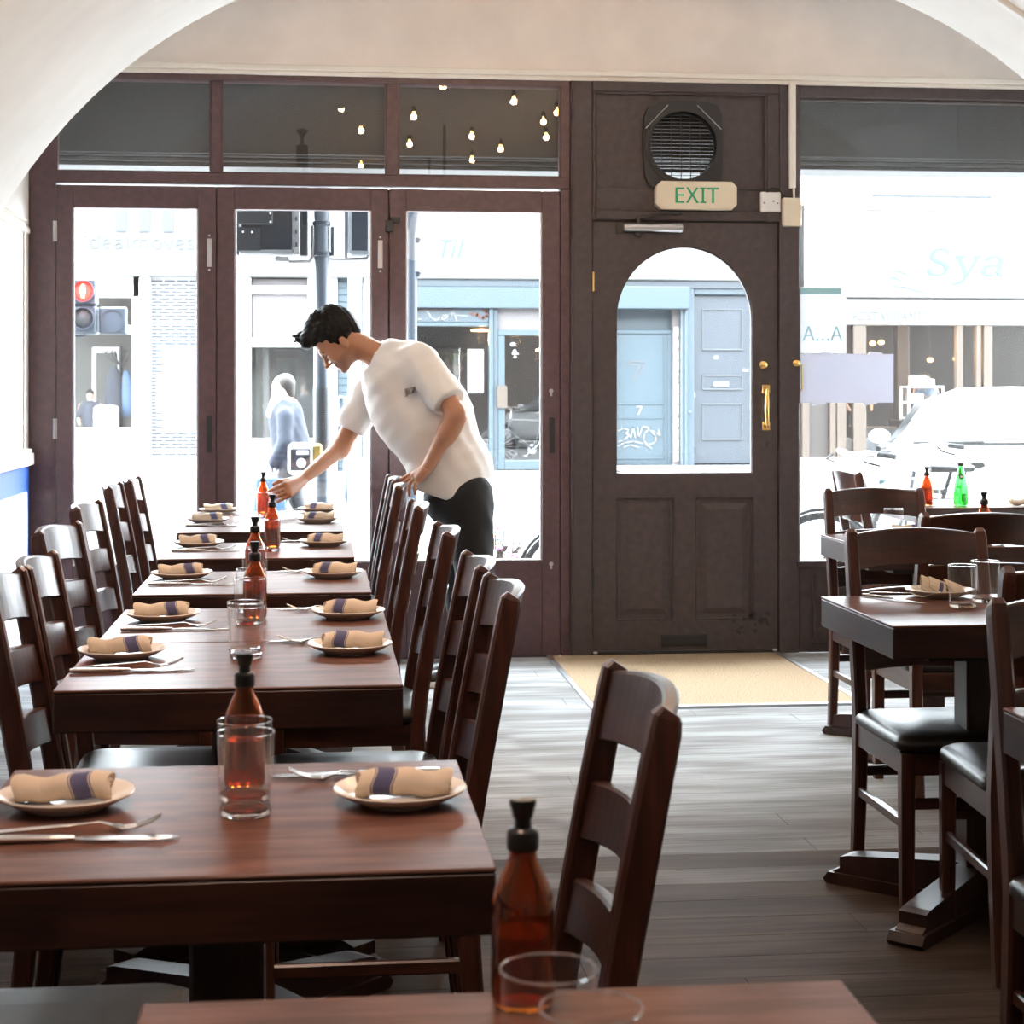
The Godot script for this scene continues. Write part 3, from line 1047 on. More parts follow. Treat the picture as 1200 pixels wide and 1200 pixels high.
	b.box(Vector3(0, 0, 0.012), Vector3(0.106, 0.104, 0.024), 0.006)
	part(b, "cover_plate", M.white_paint, so)
	b = B.new()
	for e in [[-0.035, -0.005], [0.035, -0.007]]:
		b.lathe([Vector2(0.004, 0), Vector2(0.004, 0.002), Vector2(0, 0.002)], 8, Vector3(e[0], e[1], 0.024), Basis(Vector3.RIGHT, PI / 2))
	part(b, "screw", M.dark_metal, so)
	b = B.new()
	b.box(Vector3(0.014, 0.004, 0.025), Vector3(0.014, 0.006, 0.003), 0.001)
	part(b, "fuse_slot", M.black, so)
	b = B.new()
	b.box(Vector3(2.40, 2.26, -f + 0.034), Vector3(0.096, 0.145, 0.04), 0.004)
	solo(b, "junction_box", M.sign_cream, "upright beige junction box beside the white switch box", "junction box")
	b = B.new()
	b.box(Vector3(2.405, 2.655, -f + 0.027), Vector3(0.034, 0.545, 0.026), 0.004)
	b.tube([Vector3(2.412, 2.39, -f + 0.027), Vector3(2.414, 2.33, -f + 0.03)], 0.006, 8)
	solo(b, "conduit", M.cream, "white plastic cable trunking running up the post beside the big window", "cable trunking")
	b = B.new()
	b.tube([Vector3(2.10, 2.375, -f + 0.025), Vector3(2.18, 2.374, -f + 0.02), Vector3(2.25, 2.376, -f + 0.02), Vector3(2.27, 2.372, -f + 0.02), Vector3(2.28, 2.36, -f + 0.02)], 0.0035, 6)
	b.tube([Vector3(2.27, 2.365, -f + 0.02), Vector3(2.30, 2.385, -f + 0.03), Vector3(2.335, 2.38, -f + 0.03), Vector3(2.355, 2.35, -f + 0.03), Vector3(2.385, 2.333, -f + 0.03)], 0.005, 6)
	solo(b, "sign_cable", M.dark_metal, "thin dark cable looping from the EXIT sign to the junction box", "cable")
	# big right window
	var w4 := root_struct("window_4", "big right shop window with a brown sill behind the right-hand tables", "window")
	b = B.new()
	b.bx(2.449, 3.75, 0.472, 2.856, f + 0.022, f + 0.03, 0.0)
	part(b, "pane", M.pane, w4)
	b = B.new()
	b.bx(2.449, 2.459, 0.472, 2.84, f + 0.01, f + 0.035, 0.001)
	part(b, "glazing_bead", M.brown, w4)
	b = B.new()
	b.bx(2.43, 3.75, 0.44, 0.472, f - 0.03, f + 0.08, 0.004)
	part(b, "sill", M.brown, w4)
	b = B.new()
	b.bx(2.449, 3.75, 0.0, 0.44, f, f + 0.09, 0.0)
	part(b, "apron_panel", M.brown, w4)
	b = B.new()
	b.bx(2.52, 3.7, 0.05, 0.075, f - 0.012, f, 0.004)
	b.bx(2.52, 2.54, 0.075, 0.40, f - 0.012, f, 0.004)
	b.bx(2.54, 3.7, 0.15, 0.165, f - 0.008, f, 0.004)
	part(b, "panel_moulding", M.brown, w4)
	# brass stay with knob on the window post
	b = B.new()
	b.lathe([Vector2(0.018, 0), Vector2(0.016, 0.008), Vector2(0.008, 0.012), Vector2(0.009, 0.03), Vector2(0.016, 0.036), Vector2(0, 0.044)], 18, Vector3(2.425, 1.487, -f + 0.014), Basis(Vector3.RIGHT, PI / 2))
	b.tube([Vector3(2.425, 1.487, -f + 0.04), Vector3(2.452, 1.48, -f + 0.036), Vector3(2.456, 1.36, -f + 0.03), Vector3(2.452, 1.345, -f + 0.02)], 0.0045, 8)
	solo(b, "window_stay", M.brass, "thin brass stay with a round knob on the post beside the door", "window stay")
	# paper and poster taped inside the glass
	var nt := thing("paper_sheet", "blank lilac sheet taped flat on the big right window", "paper", Vector3(2.70, 1.41, -f - 0.018))
	b = B.new()
	b.box(Vector3(0, 0, 0), Vector3(0.51, 0.252, 0.001), 0.0)
	part(b, "sheet", M.paper, nt)
	for s in [[-0.1, 0.126], [0.16, 0.127], [-0.14, -0.127], [0.13, -0.126]]:
		b = B.new()
		b.box(Vector3(s[0], s[1], 0.0012), Vector3(0.07, 0.018, 0.0004), 0.0, Basis(Vector3.BACK, rng.randf_range(-0.1, 0.1)))
		part(b, "tape_strip", M.paper, nt)
	var po := thing("window_poster", "white poster with a teal header strip taped above the lilac sheet", "poster", Vector3(2.578, 1.71, -f - 0.0195))
	b = B.new()
	b.box(Vector3.ZERO, Vector3(0.25, 0.34, 0.001), 0.0)
	var pw := mat(lin(0.8, 0.8, 0.8), 0.9)
	pw.backlight_enabled = true
	pw.backlight = Color(0.62, 0.64, 0.66)
	part(b, "sheet", pw, po)
	b = B.new()
	b.box(Vector3(-0.01, 0.15, 0.0008), Vector3(0.215, 0.033, 0.0004), 0.0)
	part(b, "header_strip", M.poster_teal, po)
	text("A...A", 0.075, 0.0005, M.poster_teal, po, "lettering", Transform3D(Basis(), Vector3(0.0, -0.07, 0.001)))
	# roller shutter boxes outside, seen dark through the upper panes
	for e in [[-1.5, 1.3, 2.487, "long dark shutter box outside the three upper panes"], [2.44, 3.9, 2.515, "dark shutter box outside the top of the big right window"], [1.34, 2.38, 2.487, "short dark shutter box outside the fan above the door"]]:
		b = B.new()
		b.bx(e[0], e[1], e[2] + 0.06, 3.3, 8.98, 9.35, 0.004)
		var t := thing("shutter_box", e[3], "shutter")
		part(b, "housing", M.shutter, t)
		for i in 3:
			b = B.new()
			b.bx(e[0], e[1], e[2] + i * 0.024, e[2] + i * 0.024 + 0.021, 9.02 - i * 0.014, 9.3, 0.003)
			part(b, "shutter_slat", M.shutter, t)
	# outer skin of the shop front above
	b = B.new()
	b.bx(-14, 32, 3.31, 8.5, 8.96, 9.4, 0.0)
	solo(b, "wall_outside", M.outer, "outer wall of the restaurant above the shop front", "wall", "", "structure")
	b = B.new()
	b.bx(-14, -1.57, -0.1, 3.31, 8.96, 9.2, 0.0)
	solo(b, "wall_outside", M.outer, "outer wall of the building left of the shop front", "wall", "", "structure")
	b = B.new()
	b.bx(3.91, 32, -0.1, 3.31, 8.96, 9.2, 0.0)
	solo(b, "wall_outside", M.outer, "outer wall of the building right of the big window", "wall", "", "structure")

func circle(x: float, y: float, r: float, n: int) -> PackedVector2Array:
	var o := PackedVector2Array()
	for i in n:
		o.append(Vector2(x + r * cos(TAU * i / n), y + r * sin(TAU * i / n)))
	return o

func shrunk(p: PackedVector2Array, c: Vector2, k: float) -> PackedVector2Array:
	var o := PackedVector2Array()
	for v in p:
		o.append(c + (v - c) * k)
	return o

func ring_x(x: float, r: float, rz: float) -> Array:
	var o := []
	for i in 16:
		var a := TAU * i / 16
		o.append(Vector3(x, r * cos(a), 0.03 + rz * sin(a)))
	return o

# ------------------------------------------------------------------ tables and chairs
const TT := 0.78      # table height

func make_table(w: float, d: float, h: float) -> Node3D:
	var t := thing("dining_table", "", "table")
	var b := B.new()
	b.box(Vector3(0, h - 0.003, 0), Vector3(w, 0.006, d), 0.002)
	part(b, "tabletop", M.table, t)
	b = B.new()
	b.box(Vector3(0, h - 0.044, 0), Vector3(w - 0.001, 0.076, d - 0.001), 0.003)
	part(b, "edge_band", M.table_edge_shade, t, "deep edge of the table top, shade painted into its darker colour")
	b = B.new()
	b.box(Vector3(0, (h - 0.082 + 0.10) / 2, 0), Vector3(0.098, h - 0.182, 0.098), 0.006)
	part(b, "pedestal_post", M.post, t)
	b = B.new()
	b.box(Vector3(0, h - 0.095, 0), Vector3(w * 0.6, 0.026, d * 0.6), 0.003)
	part(b, "support_plate", M.black, t)
	for k in 4:
		b = B.new()
		var a := PI / 4 + PI / 2 * k
		var bs := Basis(Vector3.UP, a)
		var side := PackedVector2Array([Vector2(0.0, 0.0), Vector2(0.415, 0.0), Vector2(0.42, 0.012), Vector2(0.405, 0.034), Vector2(0.385, 0.045), Vector2(0.385, 0.075), Vector2(0.36, 0.082), Vector2(0.06, 0.118), Vector2(0.0, 0.118)])
		b.prism(side, -0.036, 0.036, Transform3D(bs, Vector3.ZERO))
		var low := PackedVector2Array([Vector2(0.0, 0.0), Vector2(0.42, 0.0), Vector2(0.43, 0.012), Vector2(0.415, 0.032), Vector2(0.0, 0.032)])
		b.prism(low, -0.047, 0.047, Transform3D(bs, Vector3.ZERO))
		part(b, "foot", M.post, t)
	return t

func back_z(y: float) -> float:
	return -0.195 - 0.088 * pow(maxf(y - 0.44, 0.0) / 0.5, 1.12)

func make_chair() -> Node3D:
	var t := thing("dining_chair", "", "chair")
	# rear posts run from floor to crest in one piece
	for s in [-1, 1]:
		var b := B.new()
		var path := []
		for y in [0.0, 0.1, 0.2, 0.3, 0.42, 0.5, 0.58, 0.66, 0.74, 0.82, 0.88, 0.925]:
			var z: float = back_z(y) if y > 0.44 else -0.195 - 0.035 * pow((0.44 - y) / 0.44, 1.6)
			path.append(Vector3(s * 0.188, y, z))
		path.append(Vector3(s * 0.188, 0.943, back_z(0.94)))
		path.append(Vector3(s * 0.188, 0.951, back_z(0.947) - 0.004))
		b.sweep(path, cham(0.036, 0.044, 0.006), Vector3.RIGHT, [0.86, 0.9, 0.95, 1, 1, 1, 1, 1, 1, 0.98, 0.96, 0.94, 0.86, 0.6])
		part(b, "rear_leg", M.chair_v, t)
		b = B.new()
		b.sweep([Vector3(s * 0.188, 0.0, 0.19), Vector3(s * 0.188, 0.2, 0.19), Vector3(s * 0.188, 0.42, 0.19)], cham(0.037, 0.037, 0.004), Vector3.RIGHT, [0.85, 0.95, 1.0])
		part(b, "front_leg", M.chair_v, t)
		b = B.new()
		b.box(Vector3(s * 0.188, 0.235, -0.005), Vector3(0.018, 0.028, 0.38), 0.004)
		part(b, "stretcher", M.chair_h, t)
	var b2 := B.new()
	b2.box(Vector3(0, 0.29, -0.21), Vector3(0.345, 0.028, 0.018), 0.004)
	part(b2, "stretcher", M.chair_h, t)
	b2 = B.new()
	b2.box(Vector3(0, 0.29, 0.19), Vector3(0.345, 0.028, 0.018), 0.004)
	part(b2, "stretcher", M.chair_h, t)
	b2 = B.new()
	b2.box(Vector3(0, 0.395, 0.192), Vector3(0.35, 0.062, 0.022), 0.003)
	b2.box(Vector3(0, 0.395, -0.195), Vector3(0.35, 0.062, 0.022), 0.003)
	for s in [-1, 1]:
		b2.box(Vector3(s * 0.19, 0.395, 0.0), Vector3(0.022, 0.062, 0.36), 0.003)
	part(b2, "seat_frame", M.chair_h, t)
	# padded leather seat
	b2 = B.new()
	var rings := []
	for e in [[0.424, 0.012], [0.432, 0.0], [0.446, 0.0], [0.457, 0.006], [0.466, 0.022], [0.472, 0.06], [0.476, 0.12]]:
		var r := []
		for p in rr(0.425 - e[1] * 2, 0.425 - e[1] * 2, 0.05 - e[1] * 0.25, 6):
			r.append(Vector3(p.x, e[0], p.y + 0.008))
		rings.append(r)
	b2.loft(rings)
	part(b2, "seat", M.leather, t)
	# crest rail and two slats, bowed backwards, top edges arched
	for e in [[0.842, 0.943, 0.014, 0.012, "crest_rail", 0.032], [0.70, 0.785, 0.008, 0.012, "back_slat", 0.03], [0.565, 0.645, 0.006, 0.010, "back_slat", 0.026]]:
		b2 = B.new()
		var rg := []
		for i in 15:
			var u := -1.0 + 2.0 * i / 14
			var k := 1.0 - u * u
			var x := u * 0.176
			var y0: float = e[0] + e[3] * k
			var y1: float = e[1] + e[2] * k
			var th := 0.0115
			var bow: float = -e[5] * k
			var c := 0.004
			rg.append([
				Vector3(x, y0 + c, back_z(y0) + bow + th), Vector3(x, y0, back_z(y0) + bow + th - c), Vector3(x, y0, back_z(y0) + bow - th + c), Vector3(x, y0 + c, back_z(y0) + bow - th),
				Vector3(x, y1 - c, back_z(y1) + bow - th), Vector3(x, y1, back_z(y1) + bow - th + c), Vector3(x, y1, back_z(y1) + bow + th - c), Vector3(x, y1 - c, back_z(y1) + bow + th)])
		for i in 14:
			var mid := Vector3()
			for p in rg[i]:
				mid += p / 16.0
			for p in rg[i + 1]:
				mid += p / 16.0
			for j in 8:
				b2.qf(rg[i][j], rg[i][(j + 1) % 8], rg[i + 1][(j + 1) % 8], rg[i + 1][j], mid)
		part(b2, e[4], M.chair_h, t)
	return t

# left row of tables: x of centre, depth of far edge, width
var row_tables := [
	[0.165, 1.65, 0.665], [-0.123, 2.69, 0.665], [-0.172, 4.0, 0.665], [-0.170, 4.62, 0.665],
	[-0.188, 5.56, 0.665], [-0.214, 6.60, 0.665], [-0.238, 7.70, 0.665], [-0.247, 8.31, 0.665]]
var row_words := ["nearest table", "second left-row table", "third left-row table", "fourth left-row table", "fifth left-row table", "sixth left-row table", "seventh left-row table", "last left-row table by the window"]
const TD := 0.612

func furniture() -> void:
	var base := make_table(0.665, TD, TT)
	for i in row_tables.size():
		var r = row_tables[i]
		var lab: String = "dark wooden pedestal table, " + row_words[i] + (" counted from the viewer" if i < 7 else "")
		if i == 0:
			lab = "dark wooden table nearest the viewer, cut off by the bottom of the picture"
		var at := Vector3(r[0], 0, -(r[1] - TD / 2))
		if i == 0:
			base.position = at
			base.rotation.y = deg_to_rad(-0.6)
			base.set_meta("label", lab)
			base.set_meta("group", "tables of the left row")
		else:
			dup(base, "dining_table", lab, at, 0.0, "tables of the left row")
	dup(base, "dining_table", "dark wooden pedestal table at right with two empty tumblers and a plate", Vector3(1.708, 0, -4.405), 0.0, "tables on the right side")
	dup(base, "dining_table", "dark wooden table cut off by the right edge, nearest on the right side", Vector3(1.55, 0, -2.72), 0.0, "tables on the right side")
	dup(base, "dining_table", "dark wooden table behind the arched chairs at right, before the window table", Vector3(2.297, 0, -6.43), 0.0, "tables on the right side")
	var wt := dup(base, "dining_table", "dark wooden table under the big window, carrying the green bottle", Vector3(3.215, 0, -8.43), 0.0, "tables on the right side")
	wt.scale = Vector3(1.0, 1.006, 1.0)

	var ch := make_chair()
	var first := true
	var g1 := "chairs along the left row of tables"
	var g2 := "chairs on the right side"
	# [x, depth, turn in degrees, label, group]
	var seats := [
		[0.145, 2.33, -90.0, "dark ladder-back chair right of the second left-row table, its back against open floor", g1],
		[0.085, 3.57, -90.0, "dark ladder-back chair right of the third left-row table", g1],
		[0.08, 4.10, -90.0, "dark ladder-back chair right of the fourth left-row table", g1],
		[0.073, 5.05, -90.0, "dark ladder-back chair right of the fifth left-row table", g1],
		[0.052, 6.14, -90.0, "dark ladder-back chair right of the sixth left-row table", g1],
		[0.042, 7.42, -90.0, "dark ladder-back chair right of the seventh left-row table, before the waiter", g1],
		[0.04, 7.98, -90.0, "dark ladder-back chair under the waiter's hand, right of the last table", g1],
		[-0.40, 2.46, 90.0, "dark chair left of the second table, only its seat showing at bottom left", g1],
		[-0.385, 3.81, 90.0, "dark ladder-back chair left of the third left-row table", g1],
		[-0.375, 4.21, 90.0, "dark ladder-back chair left of the fourth left-row table", g1],
		[-0.475, 5.14, 82.0, "dark ladder-back chair left of the fifth left-row table, turned a little", g1],
		[-0.525, 6.19, 86.0, "dark ladder-back chair left of the sixth left-row table", g1],
		[-0.575, 7.45, 90.0, "dark ladder-back chair left of the seventh left-row table", g1],
		[-0.55, 7.97, 90.0, "dark ladder-back chair left of the last table, against the bright left pane", g1],
		[1.68, 4.53, 0.0, "dark arched-back chair facing the viewer behind the table with two tumblers", g2],
		[1.735, 4.03, 176.0, "dark chair with a brown leather seat on the near side of that tumbler table", g2],
		[1.46, 2.905, 0.0, "big dark chair cut off by the right edge, its tall left post in front", g2],
		[2.205, 6.525, 0.0, "dark arched-back chair against the big window, before the small tilted chair back", g2],
		[2.12, 5.725, 180.0, "near-black chair back seen in shade in front of the window table at right", g2],
		[2.865, 8.40, 90.0, "small dark chair back turned sideways at the window, left of the amber bottle", g2]]
	for s in seats:
		var at := Vector3(s[0], 0, -s[1])
		if first:
			ch.position = at
			ch.rotation.y = deg_to_rad(s[2])
			ch.set_meta("label", s[3])
			ch.set_meta("group", s[4])
			first = false
		else:
			dup(ch, "dining_chair", s[3], at, deg_to_rad(s[2]), s[4])

# ------------------------------------------------------------------ things on the tables
func make_bottle() -> Node3D:
	var t := thing("pump_bottle", "", "bottle")
	var b := B.new()
	var outer := [Vector2(0, 0.0015), Vector2(0.024, 0.0), Vector2(0.0285, 0.004), Vector2(0.0295, 0.010), Vector2(0.0295, 0.088), Vector2(0.0290, 0.095), Vector2(0.0265, 0.106), Vector2(0.0215, 0.119), Vector2(0.0155, 0.131), Vector2(0.0128, 0.138), Vector2(0.0122, 0.148)]
	var inner := [Vector2(0.0100, 0.148), Vector2(0.0106, 0.138), Vector2(0.0132, 0.130), Vector2(0.0192, 0.118), Vector2(0.0243, 0.105), Vector2(0.0268, 0.094), Vector2(0.0272, 0.088), Vector2(0.0272, 0.012), Vector2(0.025, 0.006), Vector2(0, 0.006)]
	b.lathe(outer + inner, 40)
	part(b, "bottle_body", M.amber, t)
	b = B.new()
	b.lathe([Vector2(0, 0.0065), Vector2(0.0245, 0.0065), Vector2(0.0268, 0.012), Vector2(0.0268, 0.068), Vector2(0, 0.068)], 32)
	part(b, "soap", M.soap, t)
	b = B.new()
	b.lathe([Vector2(0.0, 0.144), Vector2(0.0145, 0.144), Vector2(0.0150, 0.146), Vector2(0.0150, 0.160), Vector2(0.0135, 0.163), Vector2(0.0085, 0.165), Vector2(0.0075, 0.178), Vector2(0, 0.178)], 24)
	part(b, "collar", M.pump, t)
	b = B.new()
	b.lathe([Vector2(0.0, 0.174), Vector2(0.0095, 0.174), Vector2(0.0108, 0.181), Vector2(0.0128, 0.187), Vector2(0.0118, 0.191), Vector2(0, 0.192)], 24)
	b.sweep([Vector3(0.0, 0.186, 0), Vector3(0.022, 0.186, 0), Vector3(0.031, 0.183, 0), Vector3(0.033, 0.177, 0)], cham(0.009, 0.008, 0.0025), Vector3.BACK, [1.0, 0.85, 0.75, 0.7])
	part(b, "pump_head", M.pump, t)
	return t

func make_tumbler() -> Node3D:
	var t := thing("tumbler", "", "glass")
	var b := B.new()
	b.lathe([Vector2(0.0345, 0.011), Vector2(0.0385, 0.1108)], 48)
	part(b, "glass_wall", M.tumbler, t)
	b = B.new()
	b.lathe([Vector2(0.0383, 0.1104), Vector2(0.0391, 0.1112), Vector2(0.0388, 0.1122), Vector2(0.0380, 0.1122), Vector2(0.0376, 0.1112), Vector2(0.0383, 0.1104)], 48)
	part(b, "rim", M.glass, t)
	b = B.new()
	b.lathe([Vector2(0, 0.001), Vector2(0.030, 0.0), Vector2(0.0325, 0.002), Vector2(0.0343, 0.006), Vector2(0.0345, 0.0112), Vector2(0.0325, 0.0112), Vector2(0.029, 0.009), Vector2(0, 0.0085)], 44)
	part(b, "thick_base", M.glass, t)
	return t

func make_plate() -> Node3D:
	var t := thing("side_plate", "", "plate")
	var b := B.new()
	b.lathe([Vector2(0, 0.003), Vector2(0.048, 0.003), Vector2(0.050, 0.0), Vector2(0.055, 0.0), Vector2(0.058, 0.0035), Vector2(0.074, 0.009), Vector2(0.091, 0.0185), Vector2(0.0925, 0.0205), Vector2(0.0912, 0.0222), Vector2(0.088, 0.0215), Vector2(0.072, 0.0135), Vector2(0.058, 0.0085), Vector2(0, 0.0075)], 48)
	part(b, "plate_body", M.plate, t)
	return t

# a linen napkin rolled along x with a blue band, lying with its underside at y = 0
func make_napkin(band: float, seed_n: int) -> ArrayMesh:
	rng.seed = seed_n
	var b := B.new()
	var us := [0.0, 0.06, 0.14, 0.22, 0.30, 0.38, 0.46, 0.54, 0.62, 0.70, 0.78, 0.86, 0.94, 1.0]
	for e in [-0.125, -0.118, -0.105, -0.094, 0.094, 0.105, 0.118, 0.125]:
		us.append(band + e)
		us.append(band + e + 0.0004)
	us.sort()
	var len := 0.128
	var rings := []
	var cols := []
	var ph := rng.randf() * 6.0
	for u in us:
		var r := []
		var sag := 0.0025 * sin(u * 7.0 + ph) + 0.0015 * sin(u * 17.0 + ph * 2)
		var fat := 1.0 + 0.05 * sin(u * 5.0 + ph) + (0.06 if u < 0.08 or u > 0.93 else 0.0)
		for k in 26:
			var a := TAU * k / 26
			var rad := 1.0 + 0.06 * (float(k) / 26.0)
			r.append(Vector3((u - 0.5) * len + 0.004 * sin(a * 2 + ph), 0.0165 * rad * fat * sin(a) + 0.0165 + sag + 0.003, 0.0245 * rad * fat * cos(a + 0.15)))
		rings.append(r)
		var du := absf(u - band)
		var blue := du < 0.0942 or (du > 0.1052 and du < 0.1182)
		cols.append(Color(0.075, 0.075, 0.15) if blue else Color(0.54, 0.44, 0.335))
	for i in rings.size() - 1:
		b.col = cols[i]
		b.loft([rings[i], rings[i + 1]], true, false)
	b.col = cols[0]
	for e in [0, rings.size() - 1]:
		# rolled end: a spiral of rings stepping inwards
		var c := Vector3()
		for p in rings[e]:
			c += p / 26.0
		var sgn := -1.0 if e == 0 else 1.0
		var prev: Array = rings[e]
		for q in 4:
			var nx := []
			for p in prev:
				nx.append(c + (p - c) * 0.72 + Vector3((-0.004 if q % 2 == 0 else 0.003) * sgn, 0, 0))
			for k in 26:
				b.qf(prev[k], prev[(k + 1) % 26], nx[(k + 1) % 26], nx[k], c - Vector3(sgn * 0.05, 0, 0))
			prev = nx
	return b.mesh()

func make_fork() -> ArrayMesh:
	var b := B.new()
	# tines at +x
	b.sweep([Vector3(-0.098, 0.004, 0), Vector3(-0.06, 0.007, 0), Vector3(0.0, 0.010, 0), Vector3(0.030, 0.012, 0), Vector3(0.042, 0.008, 0), Vector3(0.055, 0.004, 0)], cham(0.013, 0.0032, 0.001), Vector3.BACK, [1.0, 0.9, 0.55, 0.5, 0.75, 1.55])
	for k in 4:
		var z := (k - 1.5) * 0.0052
		b.sweep([Vector3(0.054, 0.0042, z), Vector3(0.070, 0.0058, z), Vector3(0.086, 0.011, z), Vector3(0.098, 0.017, z)], cham(0.0028, 0.0022, 0.0006), Vector3.BACK, [1, 1, 0.9, 0.5])
	return b.mesh()

func make_knife() -> ArrayMesh:
	var b := B.new()
	b.sweep([Vector3(-0.112, 0.005, 0), Vector3(-0.09, 0.005, 0), Vector3(-0.03, 0.005, 0), Vector3(-0.004, 0.005, 0)], cham(0.014, 0.008, 0.0026), Vector3.BACK, [0.9, 1.0, 0.85, 0.6])
	b.sweep([Vector3(-0.004, 0.004, 0), Vector3(0.02, 0.004, 0.002), Vector3(0.08, 0.003, 0.002), Vector3(0.105, 0.003, 0.0), Vector3(0.114, 0.003, -0.002)], cham(0.017, 0.002, 0.0006), Vector3.BACK, [0.55, 0.95, 1.1, 0.8, 0.25])
	return b.mesh()

func table_ware() -> void:
	var plate := make_plate()
	var naps := [make_napkin(0.70, 3), make_napkin(0.70, 8), make_napkin(0.28, 5), make_napkin(0.28, 12)]
	var fork := make_fork()
	var knife := make_knife()
	var used_plate := false
	# [table number, side, x, depth]
	var sets := [
		[1, "left", -0.345, 2.445], [1, "right", 0.110, 2.425],
		[2, "left", -0.419, 3.79], [2, "right", 0.065, 3.82], [3, "left", -0.386, 4.397], [3, "right", 0.070, 4.40],
		[4, "left", -0.415, 5.365], [4, "right", 0.039, 5.352], [5, "left", -0.437, 6.436], [5, "right", 0.015, 6.44],
		[6, "left", -0.475, 7.66], [6, "right", -0.011, 7.66], [7, "left", -0.464, 8.20], [7, "right", -0.008, 8.21]]
	var n := 0
	for s in sets:
		var y := TT
		if s[0] == 6:
			s[3] = 7.58
		var tb: String = row_words[s[0]]
		var left: bool = s[1] == "left"
		var lab := "white plate under a rolled napkin, %s side of the %s" % [s[1], tb]
		if not used_plate:
			plate.position = Vector3(s[2], y, -s[3])
			plate.set_meta("label", lab)
			plate.set_meta("group", "plates laid on the left row")
			used_plate = true
		else:
			dup(plate, "side_plate", lab, Vector3(s[2], y, -s[3]), 0.0, "plates laid on the left row")
		var o := solo(naps[(n % 2) + (0 if left else 2)], "rolled_napkin", M.cloth, "rolled napkin with blue band, on the %s of the %s" % [s[1], tb], "napkin", "rolled napkins on the left row")
		o.position = Vector3(s[2] + (-0.004 if left else 0.006), y + 0.0075, -s[3])
		o.rotation.y = deg_to_rad((4.0 if left else -1.0) + (n * 37 % 7) - 3)
		n += 1
		# fork and knife lie at the diner's right hand
		var fz: float = -s[3] + (0.150 if left else -0.142)
		var kz: float = -s[3] + (0.192 if left else -0.166)
		var fx: float = s[2] + (0.030 if left else -0.045)
		var fo := solo(fork, "fork", M.steel, "steel fork beside plate on the %s of the %s" % [s[1], tb], "fork", "forks on the left row")
		fo.scale = Vector3(1.13, 1.13, 1.13)
		fo.position = Vector3(fx, y, fz)
		fo.rotation.y = deg_to_rad((4.0 if left else 182.0) + (n * 53 % 5) - 2)
		var ko := solo(knife, "table_knife", M.steel, "steel knife beside plate on the %s of the %s" % [s[1], tb], "knife", "knives on the left row")
		ko.scale = Vector3(1.1, 1.1, 1.1)
		ko.position = Vector3(fx + (0.012 if left else -0.012), y, kz)
		ko.rotation.y = deg_to_rad((1.0 if left else 181.0) + (n * 31 % 5) - 2)
	# amber pump bottles
	var bot := make_bottle()
	var spots_b := [
		[0.187, 1.612, "on the nearest table, at its far edge", 82.0], [-0.108, 2.545, "behind two tumblers on the second table", 88.0],
		[-0.162, 4.42, "on the fourth table of the left row", 88.0], [-0.193, 5.28, "on the fifth table of the left row", 96.0],
		[-0.172, 6.41, "on the sixth table of the left row", 70.0], [-0.262, 8.19, "on the last table, beyond the waiter's fingertips", 100.0],
		[2.455, 6.115 + 0.16, "half hidden behind the near-black chair back at right", 84.0], [2.955, 8.30, "glowing orange on the window table at right", 95.0]]
	for i in spots_b.size():
		var s = spots_b[i]
		var y2 := TT if i < 7 else TT * 1.006
		var lab: String = "amber glass bottle with a black pump " + s[2]
		if i == 0:
			bot.position = Vector3(s[0], y2, -s[1])
			bot.rotation.y = deg_to_rad(s[3])
			bot.set_meta("label", lab)
			bot.set_meta("group", "amber pump bottles")
		else:
			dup(bot, "pump_bottle", lab, Vector3(s[0], y2, -s[1]), deg_to_rad(s[3]), "amber pump bottles")
	# straight tumblers
	var tum := make_tumbler()
	var spots_t := [
		[0.180, 1.375, "left one of two on the nearest table, bottom of the picture"], [0.200, 1.285, "right one of two on the nearest table, lowest in the picture"],
		[-0.099, 2.371, "in front on the second table of the left row"], [-0.104, 2.456, "behind another tumbler on the second table of the left row"],
		[-0.155, 3.748, "in front on the third table of the left row"], [-0.162, 3.832, "behind another tumbler on the third table of the left row"],
		[-0.171, 4.30, "in front of the pump bottle on the fourth table"], [-0.176, 4.53, "behind the pump bottle on the fourth table"],
		[-0.188, 5.13, "in front on the fifth table of the left row"], [-0.178, 6.24, "in front of the pump bottle on the sixth table"],
		[-0.247, 7.916, "under the waiter's right hand on the last table"],
		[1.673, 4.426, "left one of two on the right-hand table with the crumpled napkin"], [1.775, 4.53, "right one of two on the right-hand table with the crumpled napkin"],
		[2.20, 6.55, "seen through the arched chair back at right, beside a plate"], [3.03, 8.42, "between amber and green bottles on the window table"], [3.38, 8.36, "at the right of the green bottle on the window table"]]
	for i in spots_t.size():
		var s = spots_t[i]
		var y3 := TT if i < 14 else TT * 1.006
		var lab: String = "clear straight glass tumbler " + s[2]
		if i == 0:
			tum.position = Vector3(s[0], y3, -s[1])
			tum.set_meta("label", lab)
			tum.set_meta("group", "clear tumblers")
		else:
			dup(tum, "tumbler", lab, Vector3(s[0], y3, -s[1]), 0.0, "clear tumblers")
	# right-hand table: plate with a folded napkin, knife and fork
	dup(plate, "side_plate", "cream plate with a loosely folded napkin on the right-hand tumbler table", Vector3(1.698, TT, -4.672), 0.0, "plates on the right side")
	var nb := B.new()
	var c0 := Color(0.54, 0.44, 0.335)
